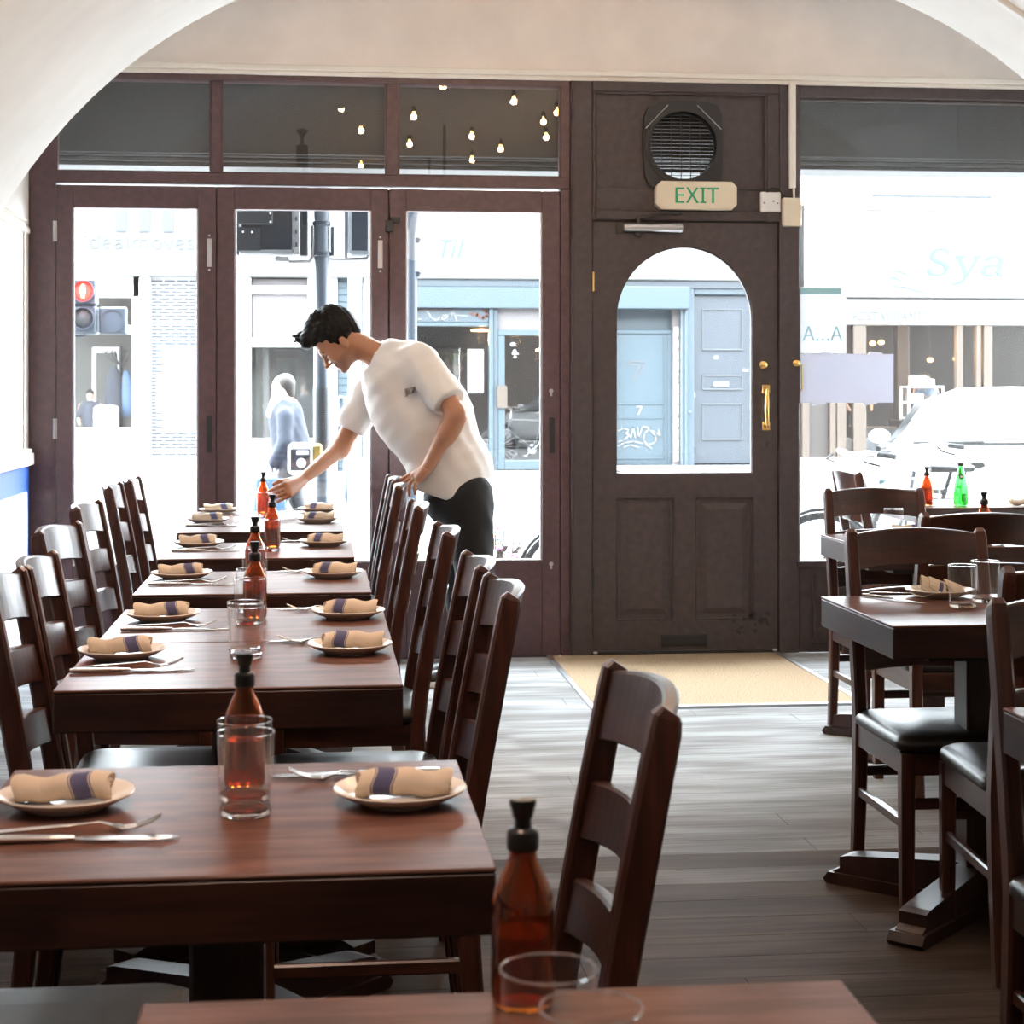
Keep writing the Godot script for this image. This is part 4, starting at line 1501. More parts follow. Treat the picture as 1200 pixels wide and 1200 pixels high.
	for lay in 4:
		nb.col = c0 if lay != 2 else Color(0.075, 0.075, 0.15)
		var path := []
		var k0 := lay * 0.022 - 0.01 if lay != 2 else 0.022
		var wd := 0.05 if lay != 2 else 0.012
		for i in 9:
			var a := -0.25 + PI * 0.95 * i / 8.0
			path.append(Vector3(-0.03 + k0 + 0.004 * i, 0.006 + 0.036 * maxf(sin(a), 0.0) * (1.0 - lay * 0.16) + 0.002 * lay, 0.04 * cos(a)))
		nb.sweep(path, cham(wd, 0.004, 0.001), Vector3(0.9, -0.35, 0.1))
	nb.col = c0
	nb.box(Vector3(0.035, 0.01, 0.005), Vector3(0.07, 0.008, 0.05), 0.003, Basis(Vector3.UP, 0.3))
	var nf := solo(nb, "folded_napkin", M.cloth, "crumpled cream napkin with a thin blue band on the right-hand plate", "napkin")
	nf.position = Vector3(1.69, TT + 0.0075, -4.665)
	dup(plate, "side_plate", "cream plate at the right edge, behind the tall chair post", Vector3(1.86, TT, -4.36), 0.0, "plates on the right side")
	var ang := deg_to_rad(-62.0)
	var f2 := solo(fork, "fork", M.steel, "steel fork lying across the knife on the right-hand tumbler table", "fork", "cutlery on the right side")
	f2.position = Vector3(1.575, TT + 0.007, -4.62)
	f2.rotation.y = deg_to_rad(-48.0)
	var k2 := solo(knife, "table_knife", M.steel, "steel knife under the fork on the right-hand tumbler table", "knife", "cutlery on the right side")
	k2.position = Vector3(1.545, TT, -4.60)
	k2.rotation.y = ang
	# table behind: plate with napkin, knife and fork glinting behind the arched chair
	dup(plate, "side_plate", "cream plate on the table behind the arched chairs at right", Vector3(2.262, TT, -6.62), 0.0, "plates on the right side")
	var o3 := solo(naps[0], "rolled_napkin", M.cloth, "rolled napkin on the plate behind the arched chairs at right", "napkin")
	o3.position = Vector3(2.285, TT + 0.0075, -6.62)
	var f3 := solo(fork, "fork", M.steel, "steel fork glinting above the brown crest rail at right", "fork", "cutlery on the right side")
	f3.position = Vector3(2.11, TT, -6.55)
	f3.rotation.y = deg_to_rad(-60.0)
	var k3 := solo(knife, "table_knife", M.steel, "steel knife glinting above the brown crest rail at right", "knife", "cutlery on the right side")
	k3.position = Vector3(2.075, TT, -6.55)
	k3.rotation.y = deg_to_rad(-70.0)
	var o4 := solo(naps[1], "rolled_napkin", M.cloth, "white napkin beside the half hidden pump bottle at right", "napkin")
	o4.position = Vector3(2.43, TT, -6.20)
	# window table: green bottle, knife
	var gb := thing("green_bottle", "green glass water bottle with a round dark neck label on the window table", "bottle", Vector3(3.105, TT * 1.006, -8.24))
	var b := B.new()
	b.lathe([Vector2(0, 0.004), Vector2(0.026, 0.0), Vector2(0.0325, 0.004), Vector2(0.0345, 0.012), Vector2(0.0365, 0.05), Vector2(0.0365, 0.078), Vector2(0.033, 0.105), Vector2(0.0265, 0.132), Vector2(0.0185, 0.160), Vector2(0.0140, 0.182), Vector2(0.0130, 0.196), Vector2(0.0145, 0.198), Vector2(0.0145, 0.205), Vector2(0.0125, 0.208),
		Vector2(0.0095, 0.208), Vector2(0.0105, 0.182), Vector2(0.0155, 0.159), Vector2(0.0238, 0.131), Vector2(0.0303, 0.104), Vector2(0.0338, 0.078), Vector2(0.0338, 0.05), Vector2(0.0315, 0.013), Vector2(0.026, 0.007), Vector2(0, 0.009)], 36)
	part(b, "bottle_body", M.green_glass, gb)
	b = B.new()
	b.lathe([Vector2(0, 0.0095), Vector2(0.0255, 0.0078), Vector2(0.0310, 0.0132), Vector2(0.0333, 0.05), Vector2(0.0333, 0.062), Vector2(0, 0.062)], 30)
	part(b, "water", M.green_water, gb)
	b = B.new()
	b.lathe([Vector2(0.0148, 0.196), Vector2(0.0152, 0.199), Vector2(0.0152, 0.209), Vector2(0.013, 0.211), Vector2(0, 0.211)], 20)
	part(b, "cap", M.timber, gb)
	var fw := cos(deg_to_rad(20.0))
	b = B.new()
	b.lathe([Vector2(0, 0.0), Vector2(0.014, 0.0), Vector2(0.014, 0.001), Vector2(0, 0.0012)], 20, Vector3(-0.006, 0.143, 0.0248), Basis(Vector3.RIGHT, PI / 2 - 0.25))
	part(b, "neck_label", mat(lin(0.02, 0.06, 0.02), 0.5), gb)
	b = B.new()
	b.lathe([Vector2(0, 0.0), Vector2(0.006, 0.0), Vector2(0.006, 0.0006), Vector2(0, 0.0007)], 14, Vector3(-0.006, 0.1433, 0.0262), Basis(Vector3.RIGHT, PI / 2 - 0.25))
	part(b, "label_emblem", M.cream, gb)
	var k4 := solo(knife, "table_knife", M.steel, "steel knife at the left end of the window table", "knife", "cutlery on the right side")
	k4.position = Vector3(2.97, TT * 1.006, -8.19)
	k4.rotation.y = deg_to_rad(8.0)
	var o5 := solo(naps[0], "rolled_napkin", M.cloth, "rolled napkin at the right end of the window table, cut by the edge", "napkin")
	o5.position = Vector3(3.42, TT * 1.006, -8.24)

# ------------------------------------------------------------------ the street outside
func pbx(t: Node, called: String, m: Material, e: Array, bev := 0.006, label := "") -> MeshInstance3D:
	var b := B.new()
	b.bx(e[0], e[1], e[2], e[3], e[4], e[5], bev)
	return part(b, called, m, t, label)

func street() -> void:
	var b := B.new()
	b.bx(-40, 50, -0.25, -0.02, 8.83, 12.6, 0.0)
	var pv := solo(b, "pavement", M.paving, "pale pavement just outside the shop front", "pavement")
	pv.set_meta("kind", "structure")
	b = B.new()
	b.bx(-40, 50, -0.30, -0.12, 12.6, 25.6, 0.0)
	var rd := solo(b, "road", M.asphalt, "pale road running past the restaurant", "road")
	rd.set_meta("kind", "structure")
	b = B.new()
	b.bx(-40, 50, -0.25, 0.0, 25.6, 60.0, 0.0)
	var p2 := solo(b, "pavement", M.paving, "far pavement in front of the shops across the street", "pavement")
	p2.set_meta("kind", "structure")
	for e in [[12.6, 12.75, "near granite kerb between the pavement and the road"], [25.45, 25.6, "far granite kerb before the shops"]]:
		b = B.new()
		for i in 30:
			b.bx(-15 + i * 1.0 + 0.004, -14 + i * 1.0 - 0.004, -0.2, -0.012, e[0], e[1], 0.01)
		var kb := solo(b, "kerb", M.off_white, e[2], "kerb", "", "structure")
	# road studs of the crossing
	# traffic signal on a tall pole close outside the middle leaf
	var sp := thing("signal_pole", "thick grey signal pole on the pavement behind the waiter's head", "pole", Vector3(0.01, -0.02, -10.3))
	b = B.new()
	b.lathe([Vector2(0.0, 0), Vector2(0.075, 0), Vector2(0.075, 0.25), Vector2(0.0465, 0.3), Vector2(0.0465, 4.2), Vector2(0, 4.25)], 24)
	part(b, "shaft", M.galv, sp)
	b = B.new()
	for y in [2.15, 2.33]:
		b.lathe([Vector2(0.048, y), Vector2(0.053, y + 0.004), Vector2(0.053, y + 0.026), Vector2(0.048, y + 0.03)], 20)
	b.box(Vector3(-0.055, 2.24, 0.0), Vector3(0.012, 0.18, 0.06), 0.003)
	b.box(Vector3(0.062, 2.24, 0.0), Vector3(0.02, 0.17, 0.05), 0.003)
	part(b, "clamp_band", M.galv, sp)
	b = B.new()
	b.lathe([Vector2(0.049, 1.02), Vector2(0.0495, 1.38), Vector2(0.047, 1.385)], 20)
	part(b, "sticker_wrap", M.slate, sp)
	var tl := thing("traffic_signal", "black finned back of a traffic signal head left of the grey pole", "traffic light", Vector3(-0.28, 2.13, -10.3))
	b = B.new()
	b.bx(-0.19, 0.14, 0.01, 0.95, -0.10, 0.10, 0.02)
	part(b, "signal_housing", M.sig_black, tl)
	b = B.new()
	b.bx(-0.215, -0.19, 0.0, 0.98, -0.08, 0.06, 0.004)
	b.bx(0.165, 0.21, 0.0, 0.98, -0.06, 0.06, 0.004)
	part(b, "backing_board", M.sig_black, tl)
	b = B.new()
	b.bx(0.125, 0.165, 0.0, 0.98, -0.09, 0.06, 0.006)
	part(b, "side_channel", M.off_white, tl)
	b = B.new()
	for i in 11:
		b.bx(-0.02 + i * 0.0135, -0.014 + i * 0.0135, 0.03, 0.17, -0.112, -0.1, 0.0)
		b.bx(-0.02 + i * 0.0135, -0.014 + i * 0.0135, 0.26, 0.36, -0.112, -0.1, 0.0)
	part(b, "cooling_fins", M.galv, tl)
	b = B.new()
	b.bx(-0.2, 0.01, 0.175, 0.255, -0.118, -0.1, 0.006)
	b.bx(-0.2, -0.06, 0.02, 0.16, -0.112, -0.1, 0.004)
	part(b, "cover_plate", M.slate, tl)
	b = B.new()
	for e in [[-0.005, 0.24], [-0.005, 0.19], [-0.16, 0.13], [-0.11, 0.13], [-0.12, 0.27], [-0.17, 0.30]]:
		b.ell(Vector3(e[0], e[1], 0.119), Vector3(0.006, 0.006, 0.004), Basis(), 8)
	part(b, "bolt", M.silver, tl)
	b = B.new()
	for i in 4:
		b.bx(0.138, 0.15, 0.05 + i * 0.075, 0.075 + i * 0.075, -0.094, -0.088, 0.003)
	part(b, "slot", M.black, tl)
	b = B.new()
	b.tube([Vector3(0.03, -0.005, 0.02), Vector3(0.06, -0.03, 0.02), Vector3(0.12, -0.035, 0.02), Vector3(0.22, -0.03, 0.02), Vector3(0.235, 0.0, 0.02), Vector3(0.24, 0.10, 0.02)], 0.011, 8)
	b.box(Vector3(0.06, -0.02, 0.02), Vector3(0.08, 0.03, 0.06), 0.004)
	part(b, "bracket", M.off_white, tl)
	var t2 := thing("traffic_signal", "grey side of a second traffic signal head right of the grey pole", "traffic light", Vector3(0.225, 2.13, -10.45))
	b = B.new()
	b.bx(-0.06, 0.075, 0.02, 0.95, -0.12, 0.12, 0.02)
	part(b, "signal_housing", M.galv, t2)
	b = B.new()
	b.bx(-0.085, -0.06, 0.0, 0.97, -0.02, 0.0, 0.004)
	part(b, "backing_board", M.off_white, t2)
	b = B.new()
	b.tube([Vector3(-0.19, 0.0, 0.0), Vector3(-0.1, -0.005, 0.0), Vector3(0.05, 0.0, 0.0), Vector3(0.07, 0.03, 0.0)], 0.012, 8)
	part(b, "bracket", M.off_white, t2)
	var pp := thing("signal_pole", "thin grey pole further off, right of the thick signal pole", "pole", Vector3(0.315, -0.12, -16.0))
	b = B.new()
	b.lathe([Vector2(0.0, 0), Vector2(0.07, 0), Vector2(0.062, 0.3), Vector2(0.062, 4.0), Vector2(0, 4.02)], 18)
	part(b, "shaft", M.off_white, pp)
	b = B.new()
	b.bx(-0.16, -0.09, 1.12, 1.42, -0.13, 0.05, 0.03)
	part(b, "button_box", M.galv, pp)
	b = B.new()
	b.bx(-0.10, -0.05, 1.13, 1.41, -0.11, 0.04, 0.01)
	part(b, "yellow_side", M.yellow, pp, "yellow side of the push-button box")
	# pedestrian push button
	var pb := thing("crossing_button", "white and yellow pedestrian push-button box on the grey pole", "push button", Vector3(-0.085, 0.86, -10.2))
	b = B.new()
	b.bx(-0.10, 0.045, 0.0, 0.185, -0.06, 0.05, 0.022)
	part(b, "box_body", M.white_paint, pb)
	b = B.new()
	b.bx(0.040, 0.10, 0.03, 0.18, -0.05, 0.05, 0.015)
	part(b, "yellow_side", M.yellow, pb, "yellow side of the box")
	b = B.new()
	b.bx(-0.085, 0.03, 0.025, 0.15, -0.064, -0.058, 0.003)
	part(b, "face_plate", M.galv, pb)
	b = B.new()
	b.bx(-0.05, 0.02, 0.118, 0.142, -0.067, -0.063, 0.001)
	for r in [[0.028, 0.0], [0.018, 0.002]]:
		b.lathe([Vector2(0, 0), Vector2(r[0], 0.0), Vector2(r[0], 0.004), Vector2(0, 0.005)], 18, Vector3(-0.022, 0.07, 0.064 + r[1]), Basis(Vector3.RIGHT, PI / 2))
	part(b, "symbol", M.white_paint, pb)
	b = B.new()
	b.bx(-0.084, -0.062, 0.085, 0.145, -0.067, -0.063, 0.001)
	b.bx(0.0, 0.022, 0.035, 0.10, -0.067, -0.063, 0.001)
	part(b, "dark_panel", M.slate, pb)
	# lamp column at the left edge of the right leaf
	var lc := thing("lamp_column", "mottled grey street column seen at the left of the right leaf's pane", "pole", Vector3(0.725, -0.12, -14.0))
	b = B.new()
	b.lathe([Vector2(0.0, 0), Vector2(0.06, 0), Vector2(0.05, 0.4), Vector2(0.045, 2.72), Vector2(0.05, 2.74), Vector2(0.09, 2.90), Vector2(0.12, 3.3), Vector2(0, 3.5)], 20)
	part(b, "shaft", M.galv, lc)
	b = B.new()
	for y in [2.40, 2.67]:
		b.box(Vector3(0.058, y, 0.0), Vector3(0.035, 0.05, 0.04), 0.01, Basis(Vector3.BACK, -0.4))
	part(b, "clip", M.slate, lc)
	# bollard
	b = B.new()
	b.lathe([Vector2(0.0, 0), Vector2(0.055, 0), Vector2(0.055, 0.30), Vector2(0.062, 0.32), Vector2(0.095, 0.40), Vector2(0.10, 0.5), Vector2(0.10, 0.74), Vector2(0.085, 0.80), Vector2(0, 0.82)], 24)
	var bl := solo(b, "bollard", M.galv, "pale grey bollard with a wide head, under the waiter's forearm", "bollard")
	bl.position = Vector3(0.33, -0.12, -17.6)
	# second bollard, rounded, lower
	b = B.new()
	b.lathe([Vector2(0.0, 0), Vector2(0.16, 0), Vector2(0.165, 0.25), Vector2(0.15, 0.36), Vector2(0.10, 0.44), Vector2(0, 0.47)], 24)
	var bl2 := solo(b, "bollard", M.off_white, "squat pale domed bollard behind the right-hand napkins of the last table", "bollard")
	bl2.position = Vector3(0.02, -0.02, -11.5)
	# pedestrian signal across the road
	var ps := thing("pedestrian_signal", "grey pedestrian signal with a lit red standing figure", "traffic light", Vector3(-2.23, -0.12, -17.0))
	b = B.new()
	b.lathe([Vector2(0.0, 0), Vector2(0.06, 0), Vector2(0.055, 0.3), Vector2(0.055, 3.6), Vector2(0, 3.62)], 16, Vector3(-0.26, 0, -0.1))
	part(b, "pole", M.galv, ps)
	b = B.new()
	b.bx(-0.12, 0.125, 2.27, 2.53, -0.08, 0.10, 0.02)
	b.bx(-0.12, 0.125, 2.00, 2.265, -0.08, 0.10, 0.02)
	part(b, "signal_housing", M.galv, ps)
	b = B.new()
	for y in [2.405, 2.15]:
		b.lathe([Vector2(0.095, 0.0), Vector2(0.105, 0.0), Vector2(0.105, 0.05), Vector2(0.097, 0.05), Vector2(0.095, 0.0)], 26, Vector3(0, y, 0.08), Basis(Vector3.RIGHT, PI / 2))
	part(b, "lamp_hood", M.galv, ps)
	var red := mat(lin(0.5, 0.03, 0.02), 0.4)
	red.emission_enabled = true
	red.emission = Color(1.0, 0.12, 0.08)
	red.emission_energy_multiplier = 2.2
	b = B.new()
	b.lathe([Vector2(0.097, 0.0), Vector2(0.06, 0.02), Vector2(0, 0.026)], 24, Vector3(0, 2.405, 0.082), Basis(Vector3.RIGHT, PI / 2))
	part(b, "red_lamp_lens", red, ps, "lit red lens")
	var hot := mat(lin(1, 0.6, 0.3), 0.4)
	hot.emission_enabled = true
	hot.emission = Color(1.0, 0.62, 0.25)
	hot.emission_energy_multiplier = 7.0
	b = B.new()
	b.ell(Vector3(0, 2.452, 0.112), Vector3(0.016, 0.018, 0.004), Basis(), 12)
	b.bx(-0.024, 0.024, 2.385, 2.434, -0.116, -0.108, 0.003)
	b.bx(-0.016, 0.016, 2.343, 2.386, -0.116, -0.108, 0.003)
	part(b, "lamp_figure", hot, ps, "glowing standing figure")
	var rl := OmniLight3D.new()
	rl.name = "light"
	rl.light_color = Color(1.0, 0.15, 0.1)
	rl.light_energy = 0.3
	rl.light_size = 0.08
	rl.omni_range = 20.0
	rl.omni_attenuation = 2.0
	rl.shadow_enabled = true
	rl.position = Vector3(0, 2.405, 0.24)
	ps.add_child(rl)
	b = B.new()
	b.lathe([Vector2(0.097, 0.0), Vector2(0.06, 0.02), Vector2(0, 0.026)], 24, Vector3(0, 2.15, 0.082), Basis(Vector3.RIGHT, PI / 2))
	part(b, "unlit_lens", M.slate, ps)
	b = B.new()
	b.bx(0.14, 0.40, 2.0, 2.26, -0.06, 0.06, 0.015)
	b.lathe([Vector2(0.102, 0.0), Vector2(0.112, 0.0), Vector2(0.112, 0.016), Vector2(0.102, 0.016)], 28, Vector3(0.27, 2.13, 0.06), Basis(Vector3.RIGHT, PI / 2))
	part(b, "repeater_box", M.galv, ps)
	b = B.new()
	b.lathe([Vector2(0.102, 0.004), Vector2(0, 0.008)], 24, Vector3(0.27, 2.13, 0.06), Basis(Vector3.RIGHT, PI / 2))
	part(b, "repeater_lens", M.galv, ps)
	b = B.new()
	b.tube([Vector3(-0.14, 1.97, 0.0), Vector3(0.0, 1.985, 0.0), Vector3(0.02, 2.0, 0.0)], 0.012, 8)
	part(b, "bracket", M.galv, ps)
	# cycles by the windows
	bicycle("city bicycle standing end-on outside the big window, its handlebar above the bottles", Vector3(3.86, -0.02, -10.6), deg_to_rad(12.0))
	bicycle("bicycle parked along the glass outside the big window, wheel left of the chairs", Vector3(3.33, -0.02, -9.72), deg_to_rad(98.0))
	bicycle("bicycle whose wheel shows low in the right leaf's pane, past the waiter", Vector3(1.87, -0.02, -9.6), deg_to_rad(86.0)).scale = Vector3.ONE * 0.9
	# heap of posies on the pavement
	var fl := thing("flower_tub", "low tub of faded pink flowers and scraps outside the right leaf", "flowers", Vector3(1.02, -0.02, -9.95))
	b = B.new()
	b.lathe([Vector2(0, 0.0), Vector2(0.13, 0.0), Vector2(0.17, 0.26), Vector2(0.155, 0.26), Vector2(0.15, 0.22), Vector2(0, 0.22)], 20)
	part(b, "tub", M.off_white, fl)
	rng.seed = 41
	b = B.new()
	for i in 26:
		var a := rng.randf() * TAU
		var r := rng.randf() * 0.15
		b.tube([Vector3(r * 0.5 * cos(a), 0.2, r * 0.5 * sin(a)), Vector3(r * cos(a), 0.40 + rng.randf() * 0.22, r * sin(a))], 0.004, 5)
		b.ell(Vector3(r * cos(a) * 1.05, 0.34 + rng.randf() * 0.16, r * sin(a)), Vector3(0.03, 0.008, 0.015), Basis(Vector3(cos(a), 0.3, sin(a)).normalized(), rng.randf() * 3.0), 8)
	part(b, "stems", M.timber, fl)
	for c in [[lin(0.7, 0.15, 0.5), "pink_blossom", 7], [lin(0.75, 0.55, 0.35), "tan_blossom", 9], [lin(0.2, 0.5, 0.45), "teal_wrapper", 3]]:
		for i in c[2]:
			b = B.new()
			var a := rng.randf() * TAU
			var r := rng.randf() * 0.16
			var ct := Vector3(r * cos(a), 0.34 + rng.randf() * 0.28, r * sin(a))
			for k in 6:
				b.ell(ct + Vector3(0.016 * cos(k * 1.05), 0.004, 0.016 * sin(k * 1.05)), Vector3(0.014, 0.006, 0.009), Basis(Vector3.UP, -k * 1.05), 8)
			b.ell(ct, Vector3(0.009, 0.009, 0.009), Basis(), 8)
			part(b, c[1], mat(c[0], 0.8), fl)
	white_car()

func bicycle(label: String, at: Vector3, turn: float) -> Node3D:
	# the cycle points along -z in its own frame
	var t := thing("bicycle", label, "bicycle", at, turn, "bicycles outside the windows")
	var hubs := [Vector3(0, 0.34, 0.52), Vector3(0, 0.34, -0.52)]
	for hb in hubs:
		var b := B.new()
		var ring := []
		for i in 41:
			var a := TAU * i / 40
			ring.append(hb + Vector3(0, 0.318 * cos(a), 0.318 * sin(a)))
		b.tube(ring, 0.022, 8)
		var w := part(b, "wheel", M.tyre, t)
		b = B.new()
		for i in 24:
			var a := TAU * i / 24
			b.tube([hb + Vector3(0.02 * (1 if i % 2 else -1), 0, 0), hb + Vector3(0, 0.30 * cos(a), 0.30 * sin(a))], 0.0016, 4)
		b.tube([hb - Vector3(0.05, 0, 0), hb + Vector3(0.05, 0, 0)], 0.02, 10)
		part(b, "spokes", M.silver, w)
		b = B.new()
		var mg := []
		for i in 15:
			var a := -1.9 + 3.0 * i / 14 if hb.z > 0 else -1.1 + 3.0 * i / 14
			mg.append(hb + Vector3(0, 0.355 * cos(a), -0.355 * sin(a)))
		b.tube(mg, 0.012, 6)
		part(b, "mudguard", M.bike, t)
	var bb := Vector3(0, 0.30, 0.08)
	var st := Vector3(0, 0.80, 0.26)
	var hd := Vector3(0, 0.80, -0.32)
	var hl := Vector3(0, 0.64, -0.37)
	var b2 := B.new()
	for e in [[bb, st], [bb, hl], [st * 0.97 + bb * 0.03, hd], [hd + Vector3(0, 0.05, 0.015), hl]]:
		b2.tube([e[0], e[1]], 0.016, 8)
	for s in [-1, 1]:
		b2.tube([bb, hubs[0] + Vector3(0.04 * s, 0, 0)], 0.009, 6)
		b2.tube([st * 0.9 + bb * 0.1, hubs[0] + Vector3(0.04 * s, 0, 0)], 0.009, 6)
		b2.tube([hl, hubs[1] + Vector3(0.045 * s, 0, 0)], 0.011, 6)
	part(b2, "frame", M.bike, t)
	b2 = B.new()
	b2.tube([hd, Vector3(0, 0.98, -0.30), Vector3(0, 1.0, -0.36)], 0.013, 8)
	b2.tube([Vector3(-0.31, 1.0, -0.22), Vector3(-0.2, 1.02, -0.32), Vector3(0, 1.0, -0.36), Vector3(0.2, 1.02, -0.32), Vector3(0.31, 1.0, -0.22)], 0.012, 8)
	part(b2, "handlebar", M.silver, t)
	b2 = B.new()
	for s in [-1, 1]:
		b2.tube([Vector3(0.24 * s, 1.012, -0.285), Vector3(0.315 * s, 1.0, -0.212)], 0.017, 8)
		b2.tube([Vector3(0.2 * s, 1.0, -0.35), Vector3(0.25 * s, 0.97, -0.37), Vector3(0.30 * s, 0.95, -0.30)], 0.008, 6)
	part(b2, "grip", M.tyre, t)
	b2 = B.new()
	b2.tube([st, st + Vector3(0, 0.10, 0.035)], 0.012, 8)
	b2.loft([saddle_ring(0.42, 0.05), saddle_ring(0.40, 0.075), saddle_ring(0.32, 0.07), saddle_ring(0.22, 0.03), saddle_ring(0.16, 0.018)])
	part(b2, "saddle", M.tyre, t)
	b2 = B.new()
	b2.lathe([Vector2(0, -0.004), Vector2(0.085, -0.004), Vector2(0.085, 0.004), Vector2(0, 0.004)], 24, bb + Vector3(0.05, 0, 0), Basis(Vector3.BACK, PI / 2))
	b2.tube([bb + Vector3(-0.06, 0, 0), bb + Vector3(0.06, 0, 0)], 0.018, 8)
	b2.tube([bb + Vector3(0.065, 0, 0), bb + Vector3(0.07, -0.12, -0.11)], 0.009, 6)
	b2.tube([bb + Vector3(-0.065, 0, 0), bb + Vector3(-0.07, 0.12, 0.11)], 0.009, 6)
	b2.box(bb + Vector3(0.115, -0.12, -0.11), Vector3(0.09, 0.02, 0.06), 0.004)
	b2.box(bb + Vector3(-0.115, 0.12, 0.11), Vector3(0.09, 0.02, 0.06), 0.004)
	part(b2, "crankset", M.silver, t)
	return t

func saddle_ring(z: float, hw: float) -> Array:
	var o := []
	for i in 14:
		var a := TAU * i / 14
		o.append(Vector3(hw * cos(a), 0.915 + 0.022 * sin(a), z))
	return o

func white_car() -> void:
	var t := thing("parked_car", "white hatchback parked outside the big right window, bonnet towards the left", "car", Vector3(6.05, -0.12, -15.1), deg_to_rad(-32.0))
	# length along z, front at +z
	var b := B.new()
	var sta := [[2.02, 0.62, 0.30, 0.62], [1.95, 0.74, 0.24, 0.74], [1.7, 0.82, 0.22, 0.84], [1.3, 0.855, 0.22, 0.92], [0.8, 0.87, 0.22, 1.0], [0.2, 0.875, 0.22, 1.04], [-0.6, 0.88, 0.22, 1.06], [-1.3, 0.87, 0.22, 1.08], [-1.75, 0.83, 0.24, 1.06], [-1.95, 0.76, 0.3, 0.98]]
	var rings := []
	for s in sta:
		var r := []
		for p in [[1.0, 0.0], [1.04, 0.25], [1.03, 0.55], [0.98, 0.85], [0.86, 0.97], [0.5, 1.0], [0.0, 1.01], [-0.5, 1.0], [-0.86, 0.97], [-0.98, 0.85], [-1.03, 0.55], [-1.04, 0.25], [-1.0, 0.0], [-0.5, -0.02], [0.5, -0.02]]:
			r.append(Vector3(p[0] * s[1] * 0.97, lerpf(s[2], s[3], p[1]), s[0]))
		rings.append(r)
	b.loft(rings)
	part(b, "body_shell", M.car, t)
	b = B.new()
	rings = []
	for s in [[0.98, 0.80, 0.96], [0.35, 0.74, 1.30], [0.0, 0.68, 1.44], [-0.5, 0.67, 1.485], [-1.2, 0.66, 1.45], [-1.6, 0.64, 1.34], [-1.88, 0.66, 1.06]]:
		var r := []
		for p in [[1.0, 0.0], [0.96, 0.5], [0.9, 0.9], [0.72, 1.0], [0.0, 1.03], [-0.72, 1.0], [-0.9, 0.9], [-0.96, 0.5], [-1.0, 0.0]]:
			r.append(Vector3(p[0] * (s[1] if p[1] > 0.6 else lerpf(0.83, s[1], p[1])), lerpf(0.95, s[2], p[1]), s[0]))
		rings.append(r)
	b.loft(rings)
	part(b, "roof_cabin", M.car, t)
	b = B.new()
	b.qf(Vector3(-0.66, 1.03, 0.93), Vector3(0.66, 1.03, 0.93), Vector3(0.58, 1.42, 0.10), Vector3(-0.58, 1.42, 0.10), Vector3(0, 0.8, -0.5))
	part(b, "windscreen", M.car_glass, t)
	for s in [-1.0, 1.0]:
		b = B.new()
		b.qf(Vector3(0.835 * s, 1.04, 0.62), Vector3(0.835 * s, 1.06, -0.45), Vector3(0.70 * s, 1.40, -0.45), Vector3(0.72 * s, 1.36, 0.12), Vector3(0, 1.2, 0))
		part(b, "side_window", M.car_glass, t)
		b = B.new()
		b.ell(Vector3(0.93 * s, 1.06, 0.62), Vector3(0.10, 0.065, 0.06), Basis(), 14)
		b.tube([Vector3(0.84 * s, 1.03, 0.60), Vector3(0.90 * s, 1.05, 0.62)], 0.018, 8)
		part(b, "wing_mirror", M.car, t)
		b = B.new()
		b.ell(Vector3(0.64 * s, 0.72, 1.82), Vector3(0.17, 0.085, 0.14), Basis(Vector3.UP, 0.5 * s), 16)
		part(b, "headlamp", M.galv, t)
		b = B.new()
		b.ell(Vector3(0.66 * s, 0.72, 1.93), Vector3(0.07, 0.055, 0.04), Basis(Vector3.UP, 0.4 * s), 12)
		part(b, "headlamp_lens", M.silver, t)
		for z in [1.25, -1.25]:
			b = B.new()
			b.lathe([Vector2(0, -0.1), Vector2(0.2, -0.1), Vector2(0.29, -0.1), Vector2(0.31, -0.08), Vector2(0.31, 0.08), Vector2(0.29, 0.1), Vector2(0.2, 0.08), Vector2(0, 0.09)], 28, Vector3(0.80 * s, 0.31, z), Basis(Vector3.BACK, -PI / 2 * s))
			var w := part(b, "wheel", M.tyre, t)
			b = B.new()
			b.lathe([Vector2(0.2, 0.082), Vector2(0.05, 0.1), Vector2(0, 0.102)], 24, Vector3(0.80 * s, 0.31, z), Basis(Vector3.BACK, -PI / 2 * s))
			part(b, "hub_cap", M.silver, w)
	b = B.new()
	b.tube([Vector3(-0.55, 1.02, 0.96), Vector3(0.05, 1.035, 0.99)], 0.012, 6)
	b.tube([Vector3(0.0, 1.02, 0.98), Vector3(0.58, 1.03, 0.94)], 0.012, 6)
	part(b, "wiper", M.black, t)
	b = B.new()
	b.bx(-0.42, 0.42, 0.5, 0.62, -2.03, -1.95, 0.01)
	part(b, "grille", M.slate, t)
	b = B.new()
	b.bx(-0.26, 0.26, 0.36, 0.47, -2.05, -1.98, 0.004)
	part(b, "number_plate", M.white_paint, t)

# ------------------------------------------------------------------ shops across the street, their fronts 29 m from the viewer
const SD := 29.0

